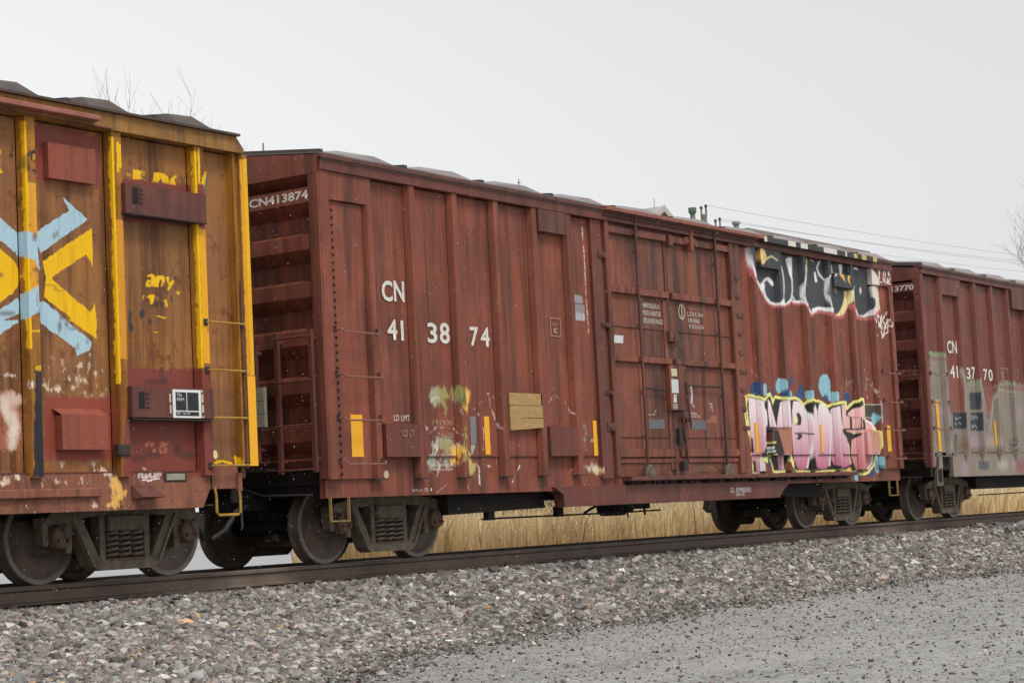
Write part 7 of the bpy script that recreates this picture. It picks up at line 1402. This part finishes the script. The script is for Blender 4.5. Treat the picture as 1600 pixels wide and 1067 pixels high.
    txt('LUBRIFIER', 8.58, 8.86, 1.965, 2.0, dr, bold=0); txt('FERRURE', 8.59, 8.86, 1.915, 1.95, dr, bold=0); txt('AVEC PS', 8.60, 8.86, 1.865, 1.90, dr, bold=0); txt('BEFORE OPENING', 8.20, 8.62, 1.815, 1.848, dr, bold=0); txt('DOOR TURN', 8.20, 8.50, 1.775, 1.805, dr, bold=0)
    txt('DO NOT USE PULL', 8.30, 8.78, 1.025, 1.05, dr, TAN_TXT, bold=0); txt('LOCK LEVER TO OPEN', 8.22, 8.86, .985, 1.01, dr, TAN_TXT, bold=0)
    # --- boxes on the wall
    for a, b, z0, z1 in ((4.40, 5.06, 4.182, 4.478), (10.64, 11.30, 4.185, 4.478)): wall_box(r, a, b, z0, z1, CN_DARK, K, -1.63, -1.523)
    wall_box(r, 13.27, 13.97, 4.06, 4.28, CN_DARK, K, -1.63, -1.523)
    for a, b in ((.995, 1.655), (4.43, 5.105), (10.68, 11.27), (14.2, 14.69)): wall_box(r, a, b, 1.21, 1.60, CN_DARK2 if a < 9 else CN_RED, K, -1.625, -1.523, name='jack_pocket_box')
    # timber patch
    pt = build('timber_patch', MB().box(3.59, 4.29, -1.575, -1.525, 1.60, 2.0), WOOD, r)
    zs_ = [(1.565, 1.70, .025), (1.704, 1.862, .012), (1.866, 2.022, 0)]
    for i, (z0, z1, k) in enumerate(zs_):
        build('plank', MB().xz([(3.56, z0 - k), (4.30, z0 + k * .6), (4.305, z1), (3.565, z1 - (.0 if i == 2 else k * .4))], -1.607 + .002 * i, -1.577), WOOD, pt)
    # reflective strips
    for x0, x1, z0, z1, y in ((.385, .595, 1.215, 1.70, -1.5535), (2.985, 3.095, 1.235, 1.717, -1.5335), (5.50, 5.596, 1.216, 1.694, -1.5335), (10.16, 10.255, 1.238, 1.722, -1.5335), (12.43, 12.51, 1.25, 1.72, -1.5335), (15.06, 15.22, 1.265, 1.72, -1.5535)):
        decal('reflective_strip', sh(x0, y), sh(x1, y), z0, z1, y - .002, YELLOW, r)
    # stencils
    T2 = lambda s, a0, a1, z0, z1, m=WHITE, y=-1.5335, **k: lettering(s, sh(a0, y), sh(a1, y), z0, z1, m, r, y=y, **k)
    T2('C', 1.055, 1.262, 3.055, 3.305, bold=.026); T2('N', 1.285, 1.485, 3.065, 3.315, bold=.026)
    T2('41', 1.13, 1.44, 2.60, 2.845, bold=.022); T2('3', 1.905, 2.10, 2.595, 2.845, bold=.022); T2('8', 2.15, 2.355, 2.60, 2.86, bold=.022); T2('7', 2.775, 2.955, 2.595, 2.84, bold=.022); T2('4', 3.0, 3.195, 2.60, 2.85, bold=.022)
    T2('LD LMT', 1.18, 1.48, 1.64, 1.71, bold=0); lettering('LD LT', 1.285, 1.515, 1.45, 1.525, TAN_TXT, r, y=-1.6365, bold=0)
    T2('191900', 1.93, 2.32, 1.595, 1.662, TAN_TXT, bold=.004); T2('74100', 2.01, 2.33, 1.435, 1.505, TAN_TXT, bold=.004)
    T2('SPRINGS ASF RIDE CONT', 1.86, 2.36, 1.095, 1.125, WHITE, y=-1.5145, bold=0); T2('WHEELS CORP', 1.86, 2.30, 1.045, 1.075, WHITE, y=-1.5145, bold=0)
    T2('60', 5.43, 5.50, 1.40, 1.45, bold=0); T2('UTLX', 1.47, 1.68, .80, .83, WHITE, y=-1.5145, bold=0); T2('51', 1.70, 1.85, .80, .84, WHITE, y=-1.5145, bold=0)
    fr = MB()
    for a, b, c, d in ((4.59, 4.84, 3.046, 3.056), (4.59, 4.84, 2.804, 2.814), (4.59, 4.604, 2.814, 3.046), (4.826, 4.84, 2.814, 3.046)): fr.box(sh(a, -1.533), sh(b, -1.533), -1.5335, -1.5325, c, d)
    build('plate_frame', fr, TAN_TXT, r); T2('PLATE', 4.63, 4.78, 2.955, 2.985, TAN_TXT, bold=0); T2('C', 4.67, 4.75, 2.855, 2.915, bold=.004)
    build('round_mark', MB().xz([(1.10 + .045 * math.cos(t), 1.01 + .048 * math.sin(t)) for t in np.linspace(0, 2 * math.pi, 15)[:-1]], -1.5145, -1.512), CREAM, r)
    lettering('D. EMBERS', 9.34, 9.98, .645, .72, PAPER, r, y=-1.5625, bold=0); lettering('2016', 9.48, 9.76, .595, .635, PAPER, r, y=-1.5625, bold=0)
    # grab irons and steps
    for z in (2.63, 2.12, 1.625, 1.125):
        grab(r, .165, .915, z, -1.60, -1.70, GRABM)
        grab(r, 15.02, 15.66, z, -1.60, -1.70, GRABM)
    step(r, .035, .365, .755, .50, -1.54, SCUFF_YEL); step(r, 15.14, 15.50, .755, .50, -1.54, SCUFF_YEL)
    # left end
    end = car_end(r, .12, [4.345, 3.81, 3.265, 2.72, 2.175, 1.63, 1.25], CN_RED)
    build('number_board', MB().box(-.034, -.021, -1.455, 1.455, 4.125, 4.295), CN_RED, r)
    lettering('CN413874', -.555, -1.46, 4.165, 4.265, WHITE, r, x=-.0355, bold=.026)
    end_ladder(r, -.08, -1.475, -.96, (2.585, 2.085, 1.588, 1.085), 2.66, 1.05, CN_DARK2)
    end_ladder(r, -.08, -.62, -.3, (2.535, 2.035, 1.53), 2.56, 1.2, CN_DARK)
    pb = build('placard_board', MB().box(-.15, -.12, -.79, -.40, 1.60, 2.06), PLATE, r)
    for k in range(3): build('board', MB().box(-.165, -.151, -.785, -.405, 1.605 + .152 * k, 1.75 + .152 * k), PLATE, pb)
    build('end_platform', MB().box(-.32, -.02, -.9, .9, 1.09, 1.12), UNDER, r)
    build('brake_housing', MB().bevbox(-.30, -.03, .2, .7, 2.2, 2.7, .02), UNDER, r)
    coupler(r, 0.0, -1); coupler(r, L, 1)
    # far end stays plain
    build('far_end', MB().box(L - .06, L - .02, -1.45, 1.5, 1.0, 4.6), CN_RED, r)
    # underframe
    build('cross_beam', MB().xz([(2.62, .505), (4.78, .545), (4.70, .74), (2.62, .752)], -1.25, -1.12), UNDER, r)
    build('cross_beam', MB().xz([(11.0, .60), (13.1, .505), (13.1, .752), (11.0, .74)], -1.25, -1.12), UNDER, r)
    for x in (3.58, 5.18): build('hanger', MB().box(x - .07, x + .07, -1.22, -1.14, .415, .56), UNDER, r)
    build('brake_rod', MB().tube([(3.45, -1.16, .435), (6.9, -1.16, .43), (7.9, -1.16, .44)], .013, 5), UNDER, r)
    build('truss_strut', MB().tube([(5.95, -1.1, .45), (6.35, -1.1, .57)], .02, 5), UNDER, r)
    build('brake_cylinder', MB().lathe_y([(.10, -1.15), (.13, -1.12), (.13, -.75), (.10, -.72)], 6.95, .52, 16).box(6.75, 7.25, -1.1, -.8, .44, .56).box(7.25, 7.75, -1.08, -.9, .47, .56), UNDER, r)
    build('brake_lever', MB().tube([(6.95, -1.17, .52), (6.98, -1.17, .36)], .013, 5).tube([(7.55, -1.1, .5), (7.56, -1.1, .38)], .018, 5), UNDER, r)
    far_side(r, .02, L - .02, CN_RED)
    truck(r, 1.67); truck(r, 14.22)
    return r

def third_car():
    X0, X1 = 17.0, 33.0
    r = empty('boxcar', ((X0 + X1) / 2, 0, 0))
    tag(r, 'dark red boxcar numbered CN 413770 with faded grey paint along its lower side', 'boxcar', CARS)
    K = 'next'; dd = dict(dx=.035, dz=.018)
    posts = [17.92, 18.80, 19.63, 20.53, 21.42]
    x = 22.3
    while x < X1 - .3: posts.append(x); x += .88
    edges = [17.1] + posts + [X1 - .1]
    for i, (a, b) in enumerate(zip(edges[:-1], edges[1:])):
        ga = .097 if a in posts else 0; gb = .097 if b in posts else 0
        panel('side_panel', a + ga, b - gb, 1.245, 4.550, -1.525, -1.48, CN3_RED, r, K, wob=.006, **dd)
    for x in posts:
        post(x, .10, 1.19, 4.562, CN3_RED, r, K, yf=-1.603, yb=-1.523, wb=.17, **dd)
    build('inner_lining', MB().box(X0 + .1, X1 - .1, -1.42, -1.40, 1.0, 4.6), UNDER, r)
    panel('cover_plate', 17.94, 18.88, 4.23, 4.561, -1.606, -1.50, CN3_RED, r, K)
    panel('corner_angle', X0, 17.115, 1.0, 4.562, -1.602, -1.45, CN3_RED, r, K, **dd)
    panel('side_sill', 18.16, X1, .785, 1.24, -1.515, -1.43, CN3_RED, r, K, **dd)
    panel('sill_tab', 17.30, 17.66, .955, 1.24, -1.518, -1.44, CN3_RED, r, K, **dd)
    build('top_chord', MB().box(X0, X1, -1.622, -1.45, 4.564, 4.645), CN_DARK2, r)
    build('chord_bead', MB().box(X0 + .1, X1, -1.630, -1.5, 4.647, 4.662), PALE_EDGE, r)
    build('roof_eave', MB().box(X0 - .02, X1, -1.655, -1.48, 4.664, 4.70), CN_DARK, r)
    roof(r, X0 - .02, X1, ROOF_GREY, ROOF_BROWN, 4.703, 4.89, 1.57, .112)
    wall_box(r, 21.50, 22.35, 4.165, 4.555, CN_DARK, None, -1.65, -1.523)
    T2 = lambda s, a0, a1, z0, z1, m=WHITE, y=-1.5335, **k: lettering(s, sh(a0, y), sh(a1, y), z0, z1, m, r, y=y, **k)
    T2('C', 18.06, 18.27, 3.125, 3.37, bold=.022); T2('N', 18.30, 18.53, 3.135, 3.378, bold=.022); T2('41', 18.12, 18.50, 2.665, 2.90, bold=.02); T2('3', 18.92, 19.13, 2.66, 2.885, bold=.02); T2('7', 19.18, 19.37, 2.67, 2.905, bold=.02); T2('7', 19.79, 20.0, 2.66, 2.885, bold=.02); T2('0', 20.06, 20.28, 2.655, 2.89, bold=.02)
    fr = MB()
    for a, b, c, d in ((20.78, 21.12, 2.925, 2.94), (20.78, 21.12, 2.68, 2.695), (20.78, 20.80, 2.695, 2.925), (21.10, 21.12, 2.695, 2.925)): fr.box(sh(a, -1.533), sh(b, -1.533), -1.5335, -1.5325, c, d)
    build('plate_frame', fr, TAN_TXT, r); T2('C', 20.80, 20.92, 2.74, 2.86, TAN_TXT, bold=.004)
    for x0, x1, z0, z1 in ((17.35, 17.485, 1.265, 2.225), (20.20, 20.29, 1.377, 1.86)): decal('reflective_strip', sh(x0 - .03, -1.535), sh(x1 - .03, -1.535), z0, z1, -1.5355, YELLOW, r)
    for z in (2.67, 2.14, 1.655, 1.165): grab(r, 17.16, 17.93, z, -1.60, -1.70, PALE_EDGE)
    end_ledges = [4.46, 3.92, 3.375, 2.825, 2.28, 1.73, 1.3]
    car_end(r, X0 + .12, end_ledges, CN3_RED, zs=4.52, z0=1.1)
    build('number_board', MB().box(X0 - .034, X0 - .021, -1.455, 1.455, 4.235, 4.405), CN3_RED, r)
    lettering('CN413770', -.62, -1.475, 4.265, 4.365, WHITE, r, x=X0 - .0355, bold=.026)
    end_ladder(r, X0 - .08, -1.50, -1.04, (2.66, 2.236, 1.69, 1.14), 2.70, 1.05, CN_DARK2)
    build('end_platform', MB().box(X0 - .32, X0 - .02, -.9, .9, 1.09, 1.12), UNDER, r)
    st = build('sill_step', MB().bevbox(17.33, 17.62, -1.53, -1.47, .62, .95, .01), TRUCK, r)
    build('step_opening', MB().box(17.39, 17.56, -1.5335, -1.529, .70, .93), UNDER, st)
    build('ladder_foot', MB().tube([(17.27, -1.60, 1.17), (17.32, -1.56, .96)], .03, 6), PALE_EDGE, r)
    coupler(r, X0, -1)
    build('cross_beam', MB().box(19.9, 23.5, -1.25, -1.10, .54, .784), UNDER, r)
    build('brake_rod', MB().tube([(20.2, -1.16, .42), (25.0, -1.16, .44)], .013, 5), UNDER, r)
    far_side(r, X0 + .02, X1 - .02, CN3_RED)
    truck(r, 18.90); truck(r, 31.4)
    return r

YB_CHORD = car_paint('dull_ochre_chord', (.33, .165, .040, 1), (.22, .11, .040, 1), (.10, .055, .03, 1), (.20, .055, .04, 1), .7, .5)
CN_DARK2 = car_paint('cn_dark_oxide', (.165, .052, .038, 1), (.140, .050, .039, 1), (.06, .032, .028, 1), (.10, .05, .035, 1))  # darker red oxide for the chord, fishbelly sill, door post, track and ladder
PALE_EDGE = simple('pale_worn_edge', (.23, .165, .15, 1), (.16, .10, .09, 1), .5, .4, 6, .15)
CN_TRACK = car_paint('cn_track_red', (.27, .10, .072, 1), (.24, .09, .066, 1), (.14, .06, .05, 1), (.13, .06, .04, 1), .4, .2)
CHARCOAL = simple('charcoal_spray', (.040, .042, .044, 1), (.055, .056, .058, 1), .6, .35, 6, .15)
YELSPR = simple('yellow_spray', (.62, .45, .18, 1), (.55, .38, .14, 1), .6, .3, 10, .1)
GREYPATCH = simple('grey_overpaint', (.115, .118, .125, 1), (.16, .16, .168, 1), .6, .3, 14, .15)
YC = yellow_car()
RC = red_car()
TC = third_car()
# ------------------------------------------------------------------ background above the roofs
def add_branch(mb, p, d, L, r, lvl, maxl, rng, up=.12):
    n = 3; pts = [p]
    for k in range(n):
        d = (d + Vector((rng.uniform(-.22, .22), rng.uniform(-.22, .22), rng.uniform(-.06, up + .1)))).normalized()
        p = p + d * (L / n); pts.append(p)
    mb[0 if lvl < 2 else 1].tube(pts, r, 5 if lvl < 2 else 3, r * .55)
    if lvl >= maxl: return
    for k in range(5 if lvl else 7):
        q = pts[1 + k % n] if k else pts[-1]
        a = rng.uniform(0, 6.283); sp = rng.uniform(.45, .95)
        e = (d + Vector((math.cos(a) * sp, math.sin(a) * sp, rng.uniform(.0, .5)))).normalized()
        add_branch(mb, q, e, L * rng.uniform(.52, .74), r * .45, lvl + 1, maxl, rng, up)

def bare_tree(x, y, h, label, seed, lean=(0, 0), maxl=5, tw=1.0):
    r = empty('bare_tree', (x, y, FZ)); tag(r, label, 'tree')
    rng = random.Random(seed); mbs = (MB(), MB())
    H = h * .36; top = Vector((x + lean[0], y + lean[1], FZ + H))
    mbs[0].tube([(x, y, FZ), (x + lean[0] * .4, y + lean[1] * .4, FZ + H * .5), top], .24 * tw, 8, .15 * tw)
    for k in range(6):
        a = k * 1.05 + rng.uniform(-.3, .3); sp = rng.uniform(.25, .8)
        add_branch(mbs, top, Vector((math.cos(a) * sp, math.sin(a) * sp, 1)).normalized(), h * .29, .085 * tw, 1, maxl, rng)
    build('trunk', mbs[0], BARK, r); build('crown', mbs[1], BARK, r)
    return r
bare_tree(14.9, 16.15, 10.35, 'leafless tree with fine twigs rising behind the yellow boxcar', 5, (-.6, .7))
bare_tree(63.8, 9.75, 14.0, 'leafless tree beyond the wires behind the third boxcar', 11)

def fir(x, y, top):
    r = empty('fir_tree', (x, y, FZ)); tag(r, 'evergreen tip poking up behind the red boxcar roof', 'tree')
    build('trunk', MB().tube([(x, y, FZ), (x, y, top)], .16, 7, .012), BARK, r)
    mb = MB(); rng = random.Random(3); H = top - FZ - .8
    for k in range(1500):
        t = rng.random() ** .6; z = top - t * H; R = .04 + t * 1.9
        a = rng.uniform(0, 6.283); q = R * rng.uniform(.3, 1.0)
        c = Vector((x + math.cos(a) * q, y + math.sin(a) * q, z - q * .35)); s = .05 + .16 * t
        d = Vector((math.cos(a), math.sin(a), -.3)) * s; e = Vector((-math.sin(a), math.cos(a), rng.uniform(-.4, .4))) * s * .6
        mb.add([c - d, c + e, c + d * 1.2, c - e], [(0, 1, 2, 3)])
    build('crown', mb, FIRM, r)
fir(32.15, 17.65, 10.78)

def gabled_building():
    r = empty('gabled_building', (43.2, 23.3, FZ)); tag(r, 'pale gabled building whose roof peak shows above the red boxcar', 'building')
    # ridge runs away from the track; local frame turned towards the street
    x, y = 43.16, 19.34; pk = 11.25; w = 4.6; ev = 8.6
    build('wall', MB().xz([(x - w, FZ), (x + w, FZ), (x + w, ev), (x, pk - .12), (x - w, ev)], y, y + 9), GABLE, r)
    for s in (-1, 1):
        build('roof_slope', MB().xz([(x, pk), (x + s * (w + .5), ev - .30), (x + s * (w + .5), ev - .42), (x, pk - .12)], y - .35, y + 9.4), SHINGLE, r)
        build('barge_board', MB().xz([(x, pk + .04), (x + s * (w + .5), ev - .26), (x + s * (w + .5), ev - .50), (x, pk - .20)], y - .40, y - .36), CLAD, r)
    for k in (-2.2, 0, 2.2):
        wd = build('window', MB().box(x + k - .55, x + k + .55, y - .04, y - .003, 3.2, 4.8), CLAD, r); build('pane', MB().box(x + k - .45, x + k + .45, y - .05, y - .041, 3.3, 4.7), GLASS, wd)
    build('antenna', MB().tube([(x - .02, y, pk - .1), (x - .02, y, 11.57)], .012, 5), GREYMET, r)
gabled_building()

def mill():
    r = empty('flat_roofed_mill', (49.5, 21, FZ)); tag(r, 'flat roofed mill with a green and a grey roof ventilator', 'building')
    build('wall', MB().box(44.9, 55, 16.6, 27, FZ, 10.1), CLAD, r)
    build('parapet', MB().box(44.8, 55.1, 16.5, 27.1, 10.101, 10.3), GABLE, r)
    def vent(x, y, z0, z1, m, nm):
        v = build(nm, MB().lathe_z([(.10, 10.3), (.10, z0)], x, y, 14), GREYMET, r)
        h = z1 - z0
        build('cowl', MB().lathe_z([(.09, z0), (.10, z0 + h * .25), (.15, z0 + h * .45), (.155, z1 - h * .1), (.14, z1)], x, y, 16), m, v)
    vent(45.68, 19.22, 11.16, 11.47, GREEN, 'ventilator'); vent(46.62, 17.94, 10.70, 10.88, GREYMET, 'ventilator')
mill()

def pole(x, y, top, label, arms):
    r = empty('utility_pole', (x, y, FZ)); tag(r, label, 'pole', 'utility poles')
    build('pole_shaft', MB().tube([(x, y, FZ), (x, y, top - .28)], .15, 9, .10), POLEW, r)
    for i, (dx, dy, z0, z1) in enumerate(arms):
        p = build('insulator_pin', MB().tube([(x + dx, y + dy, z0), (x + dx, y + dy, z1)], .03, 6), POLEW, r)
        build('insulator', MB().lathe_z([(.045, z1), (.05, z1 + .05), (.03, z1 + .09)], x + dx, y + dy, 10), INSUL, p)
    return r
pole(37.19, 14.05, 9.98, 'grey timber pole with two upright insulators above the red boxcar roof', [(-.055, .05, 9.62, 9.88), (.06, -.055, 9.62, 9.93)])
pole(40.97, 15.63, 10.02, 'farther timber pole with small paired insulators just over the roof edge', [(-.055, .05, 9.85, 10.03), (.06, -.055, 9.85, 10.09)])

def wire(a, b, sag, label):
    pts = []
    for k in range(25):
        t = k / 24; p = Vector(a).lerp(Vector(b), t); p.z -= sag * 4 * t * (1 - t); pts.append(p)
    tag(build('power_line', MB().tube(pts, .008, 4), WIRE), label, 'wire', 'overhead wires')
wire((37.25, 14.0, 10.0), (70.18, 7.15, 9.47), .30, 'topmost overhead wire running off from the twin insulators')
wire((40.92, 15.68, 10.10), (73.26, 7.97, 9.67), .28, 'second overhead wire from the top, over the boxcar roofs')
wire((41.03, 15.58, 10.14), (73.26, 7.98, 9.47), .30, 'third overhead wire from the top, over the boxcar roofs')
wire((40.97, 15.63, 9.75), (73.28, 8.01, 9.24), .30, 'lowest overhead wire, just above the third boxcar roof')
pole(73.0, 7.9, 9.9, 'timber pole carrying the far ends of the overhead wires', [(-.055, .05, 9.4, 9.6), (.26, .07, 9.2, 9.58)])
m = empty('radio_mast', (131.15, 116.92, FZ)); tag(m, 'thin grey mast showing above the boxcar end', 'mast')
build('mast_tube', MB().tube([(131.15, 116.92, FZ), (131.15, 116.92, 37.34)], .22, 8, .11), GREYMET, m)
build('mast_tip', MB().tube([(131.15, 116.92, 37.34), (131.15, 116.92, 39.84)], .09, 6), GREYMET, m)

# ------------------------------------------------------------------ wet snow in the air
n = 6500
d = RNG.uniform(9.0, 23.0, n) ** 1.0
u = RNG.uniform(-.30, .30, n); v = RNG.uniform(-.16, .22, n)
Fh = np.array([math.sin(yaw), math.cos(yaw), 0]); Rh = np.array([math.cos(yaw), -math.sin(yaw), 0])
P = np.array([-16.795, -15.848, .437]) + Fh * d[:, None] + Rh * (u * d)[:, None] + np.array([0, 0, 1.0]) * (v * d + .08 * d)[:, None]
P = P[(P[:, 1] < -1.85) & (P[:, 2] > -.7)]
s = RNG.uniform(.0008, .0018, len(P))
tag(scatter_mesh('falling_snow', OCT_V, OCT_F, P, np.stack([s, s, s * 1.5], 1), .2, np.full((len(P), 3), .85), SNOW), 'fine flakes of wet snow falling in front of the train', 'snow', kind='stuff')
